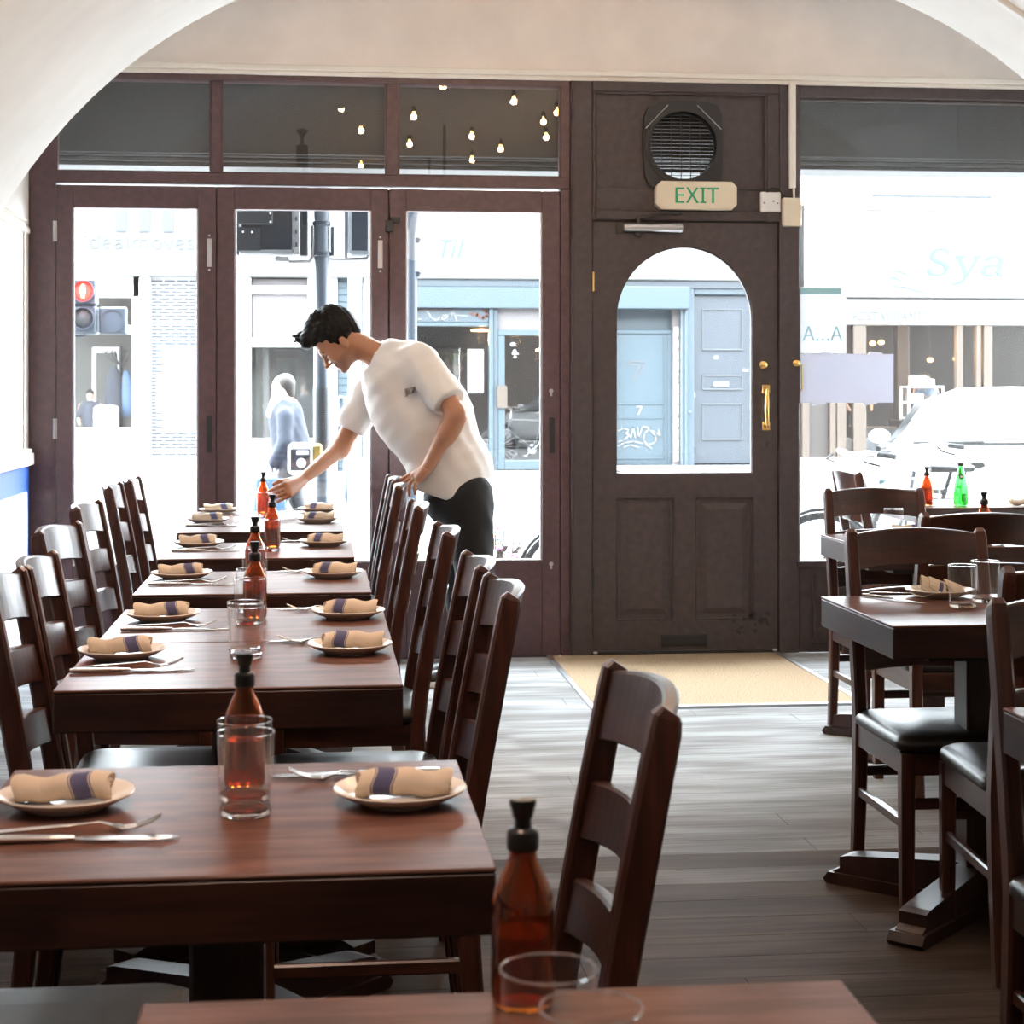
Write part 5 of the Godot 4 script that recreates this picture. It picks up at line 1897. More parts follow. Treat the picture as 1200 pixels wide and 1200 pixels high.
func far_shops() -> void:
	var d := SD
	var b: B
	# ---- white removals shop at left
	var s1 := thing("shop_building", "white overexposed shop with a blue m logo on its sign, across the street", "building")
	pbx(s1, "upper_wall", M.wall_white, [-12, 0.95, 5.05, 6.8, d + 0.1, d + 0.6])
	pbx(s1, "sign_fascia", M.board_white, [-12, 0.95, 3.20, 5.05, d - 0.15, d + 0.3], 0.02)
	text("m", 0.92, 0.02, M.logo_blue, s1, "logo_letter", Transform3D(Basis().scaled(Vector3(0.92, 1, 1)), Vector3(-2.83, 4.36, -d + 0.17)), "Droid Sans", 700)
	text("www.idealmoves.uk", 0.215, 0.01, M.pale_print, s1, "web_address", Transform3D(Basis().scaled(Vector3(1.18, 1, 1)), Vector3(-3.12, 3.74, -d + 0.165)))
	pbx(s1, "stall_riser", M.wall_white, [-12, -2.75, 0.0, 0.62, d, d + 0.3])
	pbx(s1, "riser_panel", M.off_white, [-3.98, -3.04, 0.08, 0.58, d - 0.02, d + 0.1], 0.02)
	pbx(s1, "window_ledge", M.wall_white, [-12, -2.95, 0.62, 0.73, d - 0.06, d + 0.3], 0.01)
	pbx(s1, "window_frame", M.wall_white, [-3.04, -2.92, 0.73, 3.2, d, d + 0.2], 0.01)
	pbx(s1, "window_frame", M.wall_white, [-12, -2.92, 2.86, 3.2, d, d + 0.2], 0.01)
	pbx(s1, "transom_bar", M.wall_white, [-12, -3.04, 2.27, 2.40, d + 0.02, d + 0.12], 0.01)
	pbx(s1, "pane", M.far_pane, [-12, -3.04, 0.73, 2.27, d + 0.08, d + 0.09], 0.0)
	pbx(s1, "pane", M.far_pane, [-12, -3.04, 2.40, 2.86, d + 0.08, d + 0.09], 0.0)
	pbx(s1, "inner_wall", M.room_pale, [-12, -2.9, 0.0, 3.2, d + 2.2, d + 2.4], 0.0)
	pbx(s1, "inner_floor", M.room_pale, [-12, -2.9, 0.0, 0.05, d + 0.3, d + 2.2], 0.0)
	pbx(s1, "inner_doorway", M.wall_white, [-3.95, -3.45, 0.05, 2.1, d + 2.1, d + 2.2], 0.02)
	pbx(s1, "inner_door", M.room_pale, [-3.88, -3.52, 0.05, 2.0, d + 2.06, d + 2.12], 0.02)
	pbx(s1, "pilaster", M.wall_white, [-2.92, -2.75, 0.0, 3.2, d - 0.08, d + 0.3], 0.02)
	pbx(s1, "pilaster", M.wall_white, [-2.86, -2.78, 0.0, 3.2, d - 0.10, d - 0.04], 0.02)
	# perforated roller shutter: pale slats with rows of dark brick-shaped holes, a poster on it
	pbx(s1, "shutter_curtain", M.off_white, [-2.75, -1.60, 0.0, 3.2, d + 0.02, d + 0.06], 0.0)
	b = B.new()
	var row := 0
	var sy := 3.14
	while sy > 0.28:
		var x := -2.73 - (0.09 if row % 2 else 0.0)
		while x < -1.66:
			var a := maxf(x, -2.73)
			var z := minf(x + 0.175, -1.66)
			if z - a > 0.03 and not (sy < 2.08 and sy > 0.68 and z > -2.47):
				b.bx(a, z, sy - 0.034, sy, d + 0.005, d + 0.02, 0.0)
			x += 0.205
		sy -= 0.0565
		row += 1
	part(b, "shutter_perforations", M.slate, s1).set_meta("kind", "stuff")
	pbx(s1, "notice_sheet", M.soft_white, [-2.45, -1.75, 0.70, 2.06, d - 0.01, d + 0.01], 0.0)
	pbx(s1, "notice_strip", M.soft_white, [-2.66, -2.57, 0.98, 1.55, d - 0.012, d + 0.0], 0.0)
	pbx(s1, "door_plate", M.slate, [-1.96, -1.89, 1.69, 1.73, d - 0.02, d - 0.008], 0.0)
	# white middle bay with a blind
	pbx(s1, "bay_wall", M.wall_white, [-1.60, -1.13, 0.0, 3.2, d - 0.02, d + 0.3], 0.01)
	pbx(s1, "bay_rail", M.wall_white, [-1.13, -0.18, 2.93, 3.06, d - 0.01, d + 0.3], 0.01)
	pbx(s1, "bay_vent", M.pale_blind, [-1.11, -0.2, 3.06, 3.18, d + 0.04, d + 0.2], 0.01)
	pbx(s1, "window_blind", M.pale_blind, [-1.11, -0.2, 2.20, 2.93, d + 0.06, d + 0.1], 0.0)
	pbx(s1, "bay_rail", M.wall_white, [-1.13, 0.3, 2.06, 2.20, d - 0.01, d + 0.3], 0.01)
	pbx(s1, "pane", M.far_pane, [-1.05, -0.05, 0.55, 2.06, d + 0.06, d + 0.07], 0.0)
	pbx(s1, "inner_wall", M.room_pale, [-1.3, 0.4, 0.0, 2.3, d + 1.0, d + 1.1], 0.0)
	pbx(s1, "bay_post", M.wall_white, [-0.2, 0.28, 2.2, 3.2, d - 0.02, d + 0.3], 0.01)
	pbx(s1, "bay_post", M.wall_white, [-0.05, 0.28, 0.0, 2.06, d - 0.02, d + 0.3], 0.01)
	pbx(s1, "stall_riser", M.wall_white, [-1.13, -0.05, 0.0, 0.55, d, d + 0.3], 0.01)
	# blue strip bay
	pbx(s1, "blue_panel", M.sky_blue, [0.28, 0.72, 0.0, 3.6, d + 0.1, d + 0.3], 0.01)
	b = B.new()
	for i in 30:
		b.bx(0.30, 0.70, 0.05 + i * 0.115, 0.05 + i * 0.115 + 0.105, d + 0.08, d + 0.1, 0.004)
	part(b, "glazed_tiles", M.sky_blue, s1)
	pbx(s1, "white_post", M.wall_white, [0.72, 0.95, 0.0, 3.2, d - 0.02, d + 0.3], 0.01)
	# things inside the white shop
	var cs := thing("coat_stand", "dark bentwood coat stand with coats in the white shop's window", "coat stand", Vector3(-3.36, 0.05, -d - 1.2))
	b = B.new()
	b.tube([Vector3(0, 0, 0), Vector3(0, 1.95, 0), Vector3(0, 2.05, 0)], [0.03, 0.028, 0.012], 8)
	for i in 6:
		var a := TAU * i / 6
		var dr := Vector3(cos(a), 0, sin(a))
		b.tube([Vector3(0, 1.72, 0), dr * 0.12 + Vector3(0, 1.78, 0), dr * 0.23 + Vector3(0, 1.86, 0), dr * 0.25 + Vector3(0, 1.95, 0), dr * 0.20 + Vector3(0, 1.96, 0)], 0.014, 6)
		b.tube([Vector3(0, 0.4, 0), dr * 0.28], 0.016, 6)
	part(b, "stand", M.slate, cs)
	b = B.new()
	b.loft([coat_ring(0.72, 0.13, -0.1), coat_ring(1.2, 0.15, -0.1), coat_ring(1.55, 0.11, -0.1), coat_ring(1.7, 0.05, -0.1)])
	part(b, "coat", M.jacket, cs, "hanging navy coat")
	b = B.new()
	b.loft([coat_ring(0.85, 0.12, 0.15), coat_ring(1.2, 0.13, 0.15), coat_ring(1.5, 0.09, 0.12), coat_ring(1.62, 0.04, 0.1)])
	part(b, "jacket", M.bag_blue, cs, "hanging blue jacket")
	var tc := thing("office_chair", "cream button-tufted chair back in the white shop's window", "chair", Vector3(-3.56, 0.05, -d - 0.9))
	b = B.new()
	var rg := []
	for e in [[-0.05, 0.9], [-0.035, 1.0], [0.035, 1.0], [0.05, 0.9]]:
		var r := []
		for p in rr(0.42 * e[1], 0.62 * e[1], 0.08, 5):
			r.append(Vector3(p.x, 0.73 + p.y, e[0]))
		rg.append(r)
	b.loft(rg)
	part(b, "backrest", M.cream, tc)
	b = B.new()
	for i in 3:
		for j in 4:
			b.ell(Vector3(-0.13 + i * 0.13, 0.54 + j * 0.14, 0.052), Vector3(0.016, 0.016, 0.008), Basis(), 8)
	part(b, "button", M.slate, tc)
	b = B.new()
	b.box(Vector3(0, 0.42, -0.22), Vector3(0.46, 0.08, 0.46), 0.03)
	b.tube([Vector3(0, 0.05, -0.2), Vector3(0, 0.4, -0.2)], 0.03, 8)
	for i in 5:
		b.tube([Vector3(0, 0.08, -0.2), Vector3(0.26 * cos(i * TAU / 5), 0.03, -0.2 + 0.26 * sin(i * TAU / 5))], 0.02, 6)
	part(b, "seat_base", M.slate, tc)

	# ---- pale blue shop in the middle
	var s2 := thing("shop_building", "pale blue shop front with a graffiti transom and a door numbered 7", "building")
	pbx(s2, "upper_wall", M.wall_white, [0.96, 7.75, 4.6, 6.8, d + 0.1, d + 0.6])
	pbx(s2, "sign_fascia", M.board_white, [0.96, 7.75, 3.19, 4.6, d - 0.12, d + 0.3], 0.02)
	text("Til", 0.30, 0.01, M.teal_print, s2, "sign_lettering", Transform3D(Basis(Vector3(1, 0, 0), Vector3(0.25, 1, 0), Vector3(0, 0, 1)), Vector3(2.15, 3.68, -d + 0.126)))
	pbx(s2, "band", M.sky_blue_dark, [0.95, 4.9, 3.06, 3.19, d - 0.06, d + 0.3], 0.01)
	pbx(s2, "band", M.sky_blue, [0.95, 4.9, 2.71, 3.06, d - 0.10, d + 0.3], 0.01)
	pbx(s2, "pilaster", M.sky_blue, [0.95, 1.50, 0.0, 2.71, d - 0.03, d + 0.3], 0.01)
	pbx(s2, "transom_panel", M.sky_blue_dark, [1.50, 2.80, 2.47, 2.71, d + 0.02, d + 0.1], 0.01)
	b = B.new()
	graf(b, [[1.62, 2.52], [1.66, 2.53]], 0.02)
	graf(b, [[1.76, 2.66], [1.84, 2.55], [1.93, 2.50], [2.02, 2.62], [2.02, 2.50], [2.12, 2.58], [2.20, 2.66], [2.26, 2.50]], 0.022)
	graf(b, [[1.98, 2.58], [2.15, 2.60], [2.44, 2.58]], 0.018)
	part(b, "graffiti", M.soft_white, s2, "white graffiti scrawl")
	b = B.new()
	graf(b, [[2.50, 2.62], [2.60, 2.60], [2.70, 2.55], [2.76, 2.58], [2.76, 2.66], [2.70, 2.68]], 0.045)
	graf(b, [[1.55, 2.66], [1.66, 2.68], [2.2, 2.685]], 0.014)
	part(b, "graffiti", M.red_print, s2, "red graffiti scrawl")
	pbx(s2, "window_rail", M.sky_blue, [1.50, 2.80, 2.41, 2.47, d, d + 0.1], 0.01)
	pbx(s2, "pane", M.far_pane, [1.50, 2.80, 0.45, 2.41, d + 0.05, d + 0.06], 0.0)
	pbx(s2, "stall_riser", M.sky_blue, [1.50, 2.80, 0.0, 0.45, d, d + 0.2], 0.01)
	pbx(s2, "mullion", M.sky_blue, [2.80, 2.87, 0.0, 2.71, d - 0.03, d + 0.2], 0.01)
	pbx(s2, "mullion", M.sky_blue_dark, [2.87, 2.95, 0.0, 2.71, d + 0.0, d + 0.2], 0.01)
	pbx(s2, "door_transom", M.pale_blind, [2.95, 4.1, 2.35, 2.71, d + 0.06, d + 0.1], 0.0)
	pbx(s2, "door_rail", M.sky_blue, [2.95, 4.1, 2.26, 2.35, d - 0.01, d + 0.1], 0.01)
	pbx(s2, "door_stile", M.sky_blue, [2.95, 3.06, 0.02, 2.26, d + 0.0, d + 0.06], 0.01)
	pbx(s2, "door_stile", M.sky_blue, [3.98, 4.1, 0.02, 2.26, d + 0.0, d + 0.06], 0.01)
	pbx(s2, "door_foot", M.sky_blue, [3.06, 3.98, 0.02, 0.18, d + 0.0, d + 0.06], 0.01)
	pbx(s2, "pane", M.far_pane, [3.06, 3.98, 0.18, 2.26, d + 0.03, d + 0.04], 0.0)
	pbx(s2, "price_card", M.timber, [2.93, 3.10, 1.05, 1.42, d - 0.04, d - 0.02], 0.0)
	pbx(s2, "notice_sheet", M.soft_white, [2.44, 2.71, 1.30, 2.03, d + 0.02, d + 0.04], 0.0)
	b = B.new()
	for i in 4:
		for j in 3:
			b.bx(2.47 + i * 0.06, 2.50 + i * 0.06, 1.36 + j * 0.05, 1.385 + j * 0.05, d + 0.017, d + 0.02, 0.0)
	part(b, "notice_print", M.red_print, s2)
	b = B.new()
	b.ell(Vector3(3.20, 2.11, -d - 0.02), Vector3(0.05, 0.035, 0.004), Basis(), 10)
	b.ell(Vector3(3.23, 1.98, -d - 0.02), Vector3(0.035, 0.05, 0.004), Basis(), 10)
	b.bx(3.18, 3.30, 1.94, 1.97, d + 0.02, d + 0.024, 0.0)
	b.ell(Vector3(3.235, 1.90, -d - 0.02), Vector3(0.03, 0.025, 0.004), Basis(), 10)
	part(b, "door_sticker", M.soft_white, s2)
	pbx(s2, "pilaster", M.sky_blue, [4.1, 4.92, 0.0, 2.71, d - 0.03, d + 0.3], 0.01)
	pbx(s2, "inner_wall", M.room_dark, [1.0, 4.9, 0.0, 3.2, d + 3.0, d + 3.2], 0.0)
	pbx(s2, "inner_side", M.room_dark, [0.95, 1.05, 0.0, 3.2, d + 0.3, d + 3.0], 0.0)
	pbx(s2, "inner_side", M.room_dark, [4.85, 4.92, 0.0, 3.2, d + 0.3, d + 3.0], 0.0)
	pbx(s2, "inner_floor", M.room_dark, [1.0, 4.9, 0.0, 0.04, d + 0.2, d + 3.0], 0.0)
	pbx(s2, "inner_ceiling", M.room_dark, [1.0, 4.9, 3.0, 3.1, d + 0.3, d + 3.0], 0.0)
	var glow2 := mat(lin(0.9, 0.7, 0.5), 0.5)
	glow2.emission_enabled = true
	glow2.emission = Color(1.0, 0.78, 0.5)
	glow2.emission_energy_multiplier = 2.5
	for e in [[2.75, 2.36, 0.36, "widest warm disc lamp in the pale blue shop, beside the door post"], [3.35, 2.34, 0.25, "middle-sized warm disc lamp over the door of the pale blue shop"], [3.75, 2.02, 0.12, "smallest and lowest warm disc lamp in the pale blue shop's door glass"]]:
		var lt := thing("ceiling_lamp", String(e[3]), "lamp", Vector3(e[0], e[1], -d - 0.9))
		b = B.new()
		b.lathe([Vector2(0, 0), Vector2(e[2] * 0.5, 0.0), Vector2(e[2] * 0.5, 0.03), Vector2(0, 0.05)], 20)
		part(b, "lamp_disc", glow2, lt)
		b = B.new()
		b.tube([Vector3(0, 0.04, 0), Vector3(0, 3.0 - e[1], 0)], 0.006, 6)
		part(b, "flex", M.black, lt)
		var ol := OmniLight3D.new()
		ol.name = "light"
		ol.light_color = Color(1.0, 0.8, 0.55)
		ol.light_energy = 1.2
		ol.light_size = 0.1
		ol.omni_range = 12.0
		ol.omni_attenuation = 2.0
		ol.shadow_enabled = true
		ol.position = Vector3(0, -0.12, 0)
		lt.add_child(ol)
	# shelves with goods and a plant in the blue shop's window
	var sh := thing("shelf_unit", "brown shelves of small goods behind the blue shop's window", "shelves", Vector3(2.0, 0.04, -d - 1.6))
	b = B.new()
	for i in 5:
		b.bx(-0.42, 0.42, 0.55 + i * 0.28, 0.58 + i * 0.28, -0.15, 0.15, 0.004)
	for s in [-0.43, 0.43]:
		b.bx(s - 0.015, s + 0.015, 0.0, 1.75, -0.15, 0.15, 0.004)
	part(b, "rack", M.timber, sh)
	rng.seed = 5
	for i in 5:
		for j in 7:
			b = B.new()
			var hh := rng.randf_range(0.08, 0.2)
			b.bx(-0.38 + j * 0.11, -0.30 + j * 0.11, 0.58 + i * 0.28, 0.58 + i * 0.28 + hh, -0.1, 0.05, 0.006)
			part(b, "packet", [M.timber, M.slate, M.red_print, M.off_white, M.room_dark][rng.randi() % 5], sh)
	var pl := thing("potted_plant", "spiky green plant above the shelves in the blue shop", "plant", Vector3(2.35, 1.62, -d - 1.3))
	b = B.new()
	b.lathe([Vector2(0, 0.0), Vector2(0.08, 0.0), Vector2(0.11, 0.16), Vector2(0, 0.15)], 16)
	part(b, "pot", M.timber, pl)
	for i in 16:
		b = B.new()
		var a := TAU * i / 16 + rng.randf() * 0.3
		var dr2 := Vector3(cos(a), 0, sin(a))
		var l := rng.randf_range(0.25, 0.42)
		b.sweep([Vector3(0, 0.14, 0), dr2 * l * 0.4 + Vector3(0, 0.34, 0), dr2 * l * 0.8 + Vector3(0, 0.36, 0), dr2 * l + Vector3(0, 0.25, 0)], cham(0.03, 0.006, 0.002), dr2.cross(Vector3.UP), [0.8, 1.0, 0.7, 0.15])
		part(b, "leaf", M.leaf, pl)
	# bicycle added behind the door glass to stand in for a reflected one
	bicycle("dark bicycle added behind the blue shop door glass in place of a reflection", Vector3(3.55, 0.04, -d - 0.75), deg_to_rad(97.0))
	# right half: box fascia, door 7, pillar and grey door
	pbx(s2, "box_fascia", M.sky_blue, [4.92, 6.16, 2.71, 3.08, d - 0.18, d + 0.3], 0.01)
	pbx(s2, "band", M.grey_blue, [4.9, 7.75, 3.06, 3.19, d - 0.06, d + 0.3], 0.01)
	pbx(s2, "recess_head", M.sky_blue_dark, [4.92, 6.05, 2.38, 2.71, d + 0.25, d + 0.4], 0.0)
	pbx(s2, "door_leaf", M.sky_blue, [4.92, 5.93, 0.08, 2.38, d + 0.2, d + 0.28], 0.01)
	b = B.new()
	b.bx(4.92, 5.93, 2.30, 2.37, d + 0.17, d + 0.2, 0.006)
	b.bx(5.86, 5.93, 0.08, 2.30, d + 0.17, d + 0.2, 0.006)
	b.bx(4.94, 5.80, 1.10, 1.125, d + 0.185, d + 0.2, 0.004)
	b.bx(4.94, 5.80, 0.86, 0.88, d + 0.185, d + 0.2, 0.004)
	b.bx(5.78, 5.80, 0.2, 2.25, d + 0.185, d + 0.2, 0.004)
	b.bx(4.94, 5.80, 0.18, 0.2, d + 0.185, d + 0.2, 0.004)
	part(b, "door_moulding", M.sky_blue, s2)
	b = B.new()
	# a large outlined 7
	for e in [[[5.18, 1.83], [5.47, 1.83]], [[5.47, 1.83], [5.47, 1.79]], [[5.47, 1.79], [5.31, 1.53]], [[5.31, 1.53], [5.26, 1.53]], [[5.26, 1.53], [5.39, 1.77]], [[5.39, 1.77], [5.18, 1.77]], [[5.18, 1.77], [5.18, 1.83]]]:
		graf2(b, e[0], e[1], 0.012, -d - 0.19)
	part(b, "house_number", M.pale_blind, s2, "large outlined number 7")
	text("7", 0.15, 0.01, M.soft_white, s2, "house_number", Transform3D(Basis(), Vector3(5.37, 1.0, -d - 0.19)), "Droid Sans", 700)
	b = B.new()
	var gz := -d - 0.185
	for st in [[[5.0, 0.66], [5.1, 0.70], [5.2, 0.67], [5.12, 0.60], [5.22, 0.60], [5.1, 0.50], [5.02, 0.48]], [[5.22, 0.55], [5.27, 0.72], [5.30, 0.55]], [[5.34, 0.72], [5.36, 0.54], [5.42, 0.73], [5.56, 0.71], [5.46, 0.62], [5.44, 0.50], [5.52, 0.42], [5.64, 0.46], [5.66, 0.56], [5.58, 0.64]], [[5.56, 0.66], [5.66, 0.64], [5.72, 0.56], [5.70, 0.68]], [[5.0, 0.40], [5.12, 0.46], [5.28, 0.48], [5.46, 0.44], [5.58, 0.36]], [[5.10, 0.38], [5.22, 0.42], [5.36, 0.38]]]:
		for i in st.size() - 1:
			graf2(b, st[i], st[i + 1], 0.022, gz)
	part(b, "graffiti", M.soft_white, s2, "white spray-painted tag")
	pbx(s2, "brick_strip", M.pale_blind, [5.93, 6.04, 0.0, 2.71, d + 0.1, d + 0.3], 0.0)
	b = B.new()
	for i in 12:
		b.bx(5.955, 6.02, 0.15 + i * 0.19, 0.15 + i * 0.19 + 0.17, d + 0.08, d + 0.1, 0.004)
	part(b, "edge_bricks", mat(lin(0.72, 0.50, 0.40), 0.8), s2)
	pbx(s2, "pilaster", M.sky_blue, [6.04, 6.27, 0.0, 3.08, d - 0.04, d + 0.3], 0.02)
	pbx(s2, "downpipe", M.sky_blue, [6.10, 6.15, 0.0, 3.0, d - 0.09, d - 0.04], 0.02)
	b = B.new()
	b.lathe([Vector2(0.03, 0), Vector2(0.03, 0.04), Vector2(0, 0.05)], 14, Vector3(6.18, 0.98, -d + 0.04), Basis(Vector3.RIGHT, PI / 2))
	part(b, "door_knob", M.galv, s2)
	pbx(s2, "grey_door_leaf", M.grey_blue, [6.27, 7.34, 0.10, 2.96, d + 0.06, d + 0.14], 0.01)
	pbx(s2, "door_head", M.sky_blue_dark, [6.27, 7.75, 2.96, 3.08, d - 0.02, d + 0.3], 0.01)
	b = B.new()
	for e in [[2.02, 2.72], [1.35, 1.60], [0.50, 1.12]]:
		b.bx(6.42, 7.12, e[0], e[0] + 0.025, d + 0.03, d + 0.06, 0.006)
		b.bx(6.42, 7.12, e[1] - 0.02, e[1], d + 0.04, d + 0.06, 0.006)
		b.bx(6.42, 6.44, e[0], e[1], d + 0.04, d + 0.06, 0.006)
		b.bx(7.10, 7.12, e[0], e[1], d + 0.04, d + 0.06, 0.006)
	part(b, "door_panel_moulding", M.pale_print, s2)
	pbx(s2, "letter_flap", M.soft_white, [6.62, 6.88, 1.41, 1.49, d + 0.03, d + 0.06], 0.006)
	b = B.new()
	b.bx(6.62, 6.70, 1.87, 1.93, d + 0.05, d + 0.06, 0.0)
	b.bx(6.26, 6.31, 1.22, 1.31, d + 0.05, d + 0.06, 0.0)
	b.bx(7.12, 7.22, 1.66, 1.71, d + 0.05, d + 0.06, 0.0)
	part(b, "torn_sticker", M.soft_white, s2)
	pbx(s2, "pilaster", M.wall_white, [7.34, 7.9, 0.0, 3.19, d - 0.02, d + 0.3], 0.01)
	pbx(s2, "doorstep", M.soft_white, [4.9, 7.4, 0.0, 0.08, d - 0.1, d + 0.3], 0.01)

	# ---- restaurant at right
	var s3 := thing("shop_building", "cream restaurant front with pale blue script on its sign, seen through the big window", "building")
	pbx(s3, "upper_wall", M.off_white, [7.75, 18, 4.66, 6.8, d + 0.1, d + 0.6])
	b = B.new()
	rng.seed = 9
	for r in 8:
		for c in 40:
			var x := 7.8 + c * 0.235 + (0.11 if r % 2 else 0.0)
			if x > 9.6 and x < 11.3:
				continue
			b.bx(x, x + 0.222, 4.72 + r * 0.078, 4.72 + r * 0.078 + 0.068, d + 0.07 + rng.randf() * 0.015, d + 0.1, 0.004)
	part(b, "upper_bricks", M.off_white, s3).set_meta("kind", "stuff")
	pbx(s3, "upper_window", M.wall_white, [9.65, 10.40, 4.86, 6.3, d + 0.02, d + 0.1], 0.02)
	pbx(s3, "upper_window", M.wall_white, [10.46, 11.22, 4.86, 6.3, d + 0.02, d + 0.1], 0.02)
	pbx(s3, "window_sill", M.wall_white, [9.55, 11.32, 4.80, 4.86, d - 0.02, d + 0.1], 0.01)
	pbx(s3, "cornice", M.wall_white, [7.75, 18, 4.50, 4.66, d - 0.2, d + 0.2], 0.03)
	pbx(s3, "awning_slot", M.slate, [9.3, 11.4, 4.62, 4.67, d - 0.24, d - 0.1], 0.01)
	pbx(s3, "sign_board", M.board_white, [8.28, 18, 2.92, 4.42, d - 0.10, d + 0.2], 0.02)
	b = B.new()
	b.bx(8.20, 18, 4.42, 4.50, d - 0.14, d + 0.1, 0.02)
	b.bx(8.20, 8.28, 2.88, 4.42, d - 0.14, d + 0.1, 0.02)
	part(b, "sign_frame", M.cream, s3)
	b = B.new()
	for x in [9.0, 10.05, 11.05, 12.1]:
		b.ell(Vector3(x, 4.52, -d + 0.17), Vector3(0.03, 0.03, 0.03), Basis(), 8)
	part(b, "sign_bolt", M.slate, s3)
	text("Sya", 0.46, 0.012, M.teal_print, s3, "sign_lettering", Transform3D(Basis(Vector3(1.35, 0, 0), Vector3(0.16, 1, 0), Vector3(0, 0, 1)), Vector3(11.0, 3.52, -d + 0.106)), "Droid Serif")
	b = B.new()
	for st in [[[9.62, 3.36], [9.8, 3.37], [9.95, 3.31]], [[9.58, 3.25], [9.72, 3.26], [9.84, 3.21]], [[9.68, 3.12], [9.9, 3.10], [10.1, 3.04], [10.3, 3.02]]]:
		for i in st.size() - 1:
			graf2(b, st[i], st[i + 1], 0.02, -d + 0.105)
	part(b, "sign_wave", M.teal_print, s3)
	pbx(s3, "lettering_band", M.board_white, [7.9, 18, 2.46, 2.90, d - 0.06, d + 0.2], 0.01)
	text("JL RESTAURANT", 0.135, 0.008, M.pale_print, s3, "band_lettering", Transform3D(Basis().scaled(Vector3(1.0, 1, 1)), Vector3(9.5, 2.61, -d + 0.066)), "Droid Serif")
	for e in [[8.14, 8.26, 0.05], [8.74, 8.90, 0.05], [8.62, 8.72, 0.05], [9.03, 9.25, 0.05], [10.85, 10.96, 0.05], [11.2, 11.28, 0.05], [11.33, 11.48, 0.05]]:
		pbx(s3, "timber_post", M.timber, [e[0], e[1], e[2], 2.46, d - 0.04, d + 0.12], 0.01)
	pbx(s3, "door_leaf", M.timber_dark, [8.26, 8.62, 0.10, 2.46, d + 0.05, d + 0.09], 0.01)
	pbx(s3, "door_foot", M.timber_dark, [8.72, 9.03, 0.10, 0.5, d + 0.02, d + 0.09], 0.01)
	pbx(s3, "pane", M.far_pane, [8.72, 9.03, 0.5, 2.46, d + 0.04, d + 0.05], 0.0)
	pbx(s3, "pane", M.far_pane, [9.25, 10.85, 0.2, 2.46, d + 0.04, d + 0.05], 0.0)
	pbx(s3, "pane", M.far_pane, [10.96, 11.2, 0.2, 2.46, d + 0.04, d + 0.05], 0.0)
	pbx(s3, "pane", M.far_pane, [11.48, 14.0, 0.2, 2.46, d + 0.04, d + 0.05], 0.0)
	pbx(s3, "stall_riser", M.wall_white, [7.9, 18, 0.0, 0.2, d - 0.05, d + 0.2], 0.01)
	pbx(s3, "inner_wall", M.room_dark, [7.9, 16, 0.0, 3.0, d + 4.5, d + 4.7], 0.0)
	pbx(s3, "inner_side", M.room_dark, [7.9, 8.0, 0.0, 3.0, d + 0.2, d + 4.5], 0.0)
	pbx(s3, "inner_ceiling", M.room_dark, [7.9, 16, 2.9, 3.0, d + 0.2, d + 4.5], 0.0)
	pbx(s3, "inner_floor", M.timber_dark, [7.9, 16, 0.0, 0.04, d + 0.2, d + 4.5], 0.0)
	pbx(s3, "inner_pillar", M.timber, [10.95, 11.2, 0.04, 2.9, d + 3.4, d + 3.6], 0.02)
	var bar := thing("serving_counter", "dark slate counter inside the restaurant across the street", "counter", Vector3(10.1, 0.04, -d - 1.2))
	b = B.new()
	b.bx(-0.75, 0.05, 0.0, 0.62, -0.3, 0.3, 0.01)
	part(b, "counter_body", M.slate, bar)
	b = B.new()
	b.bx(0.05, 0.78, 0.0, 0.78, -0.5, 0.3, 0.01)
	part(b, "counter_wing", M.slate, bar)
	b = B.new()
	b.bx(-0.75, 0.05, 0.62, 0.66, -0.34, 0.34, 0.006)
	part(b, "counter_top", M.timber, bar)
	var rk := thing("wire_rack", "white shelf rack piled with boxes inside the restaurant across the street", "rack", Vector3(10.38, 0.04, -d - 0.7))
	b = B.new()
	for x in [-0.2, 0.42]:
		for z in [-0.2, 0.2]:
			b.bx(x - 0.018, x + 0.018, 0.0, 1.35, z - 0.018, z + 0.018, 0.004)
	for y in [0.8, 1.08, 1.35]:
		b.bx(-0.22, 0.44, y, y + 0.03, -0.22, 0.22, 0.004)
	part(b, "frame", M.wall_white, rk)
	for e in [[-0.1, 0.15, 1.38, 1.56, M.wall_white], [0.18, 0.3, 1.38, 1.5, M.wall_white], [-0.15, 0.1, 1.11, 1.25, M.off_white], [0.12, 0.36, 1.11, 1.22, M.timber], [-0.12, 0.3, 0.83, 0.98, M.off_white]]:
		b = B.new()
		b.bx(e[0], e[1], e[2], e[3], -0.12, 0.12, 0.008)
		part(b, "box", e[4], rk)
	for e in [[9.72, 2.22], [10.02, 2.2], [10.18, 2.22], [9.98, 1.98], [11.1, 1.9], [11.6, 1.92]]:
		var lt := thing("pendant_lamp", "warm point of light inside the restaurant across the street", "lamp", Vector3(e[0], e[1], -d - 2.0), 0.0, "small lamps in the restaurant across the street")
		b = B.new()
		b.ell(Vector3.ZERO, Vector3(0.06, 0.045, 0.06), Basis(), 12)
		part(b, "lamp_bulb", glow2, lt)
		b = B.new()
		b.tube([Vector3(0, 0.04, 0), Vector3(0, 2.9 - e[1], 0)], 0.006, 6)
		part(b, "flex", M.black, lt)
		var ol := OmniLight3D.new()
		ol.name = "light"
		ol.light_color = Color(1.0, 0.78, 0.5)
		ol.light_energy = 0.9
		ol.light_size = 0.05
		ol.omni_range = 12.0
		ol.omni_attenuation = 2.0
		ol.shadow_enabled = true
		lt.add_child(ol)
	# back of the block so that no sky shows through the shops
	b = B.new()
	b.bx(-14, 18, 0.0, 6.8, d + 5.0, d + 5.4, 0.0)
	b.bx(-14, 18, 3.0, 3.2, d + 0.3, d + 5.0, 0.0)
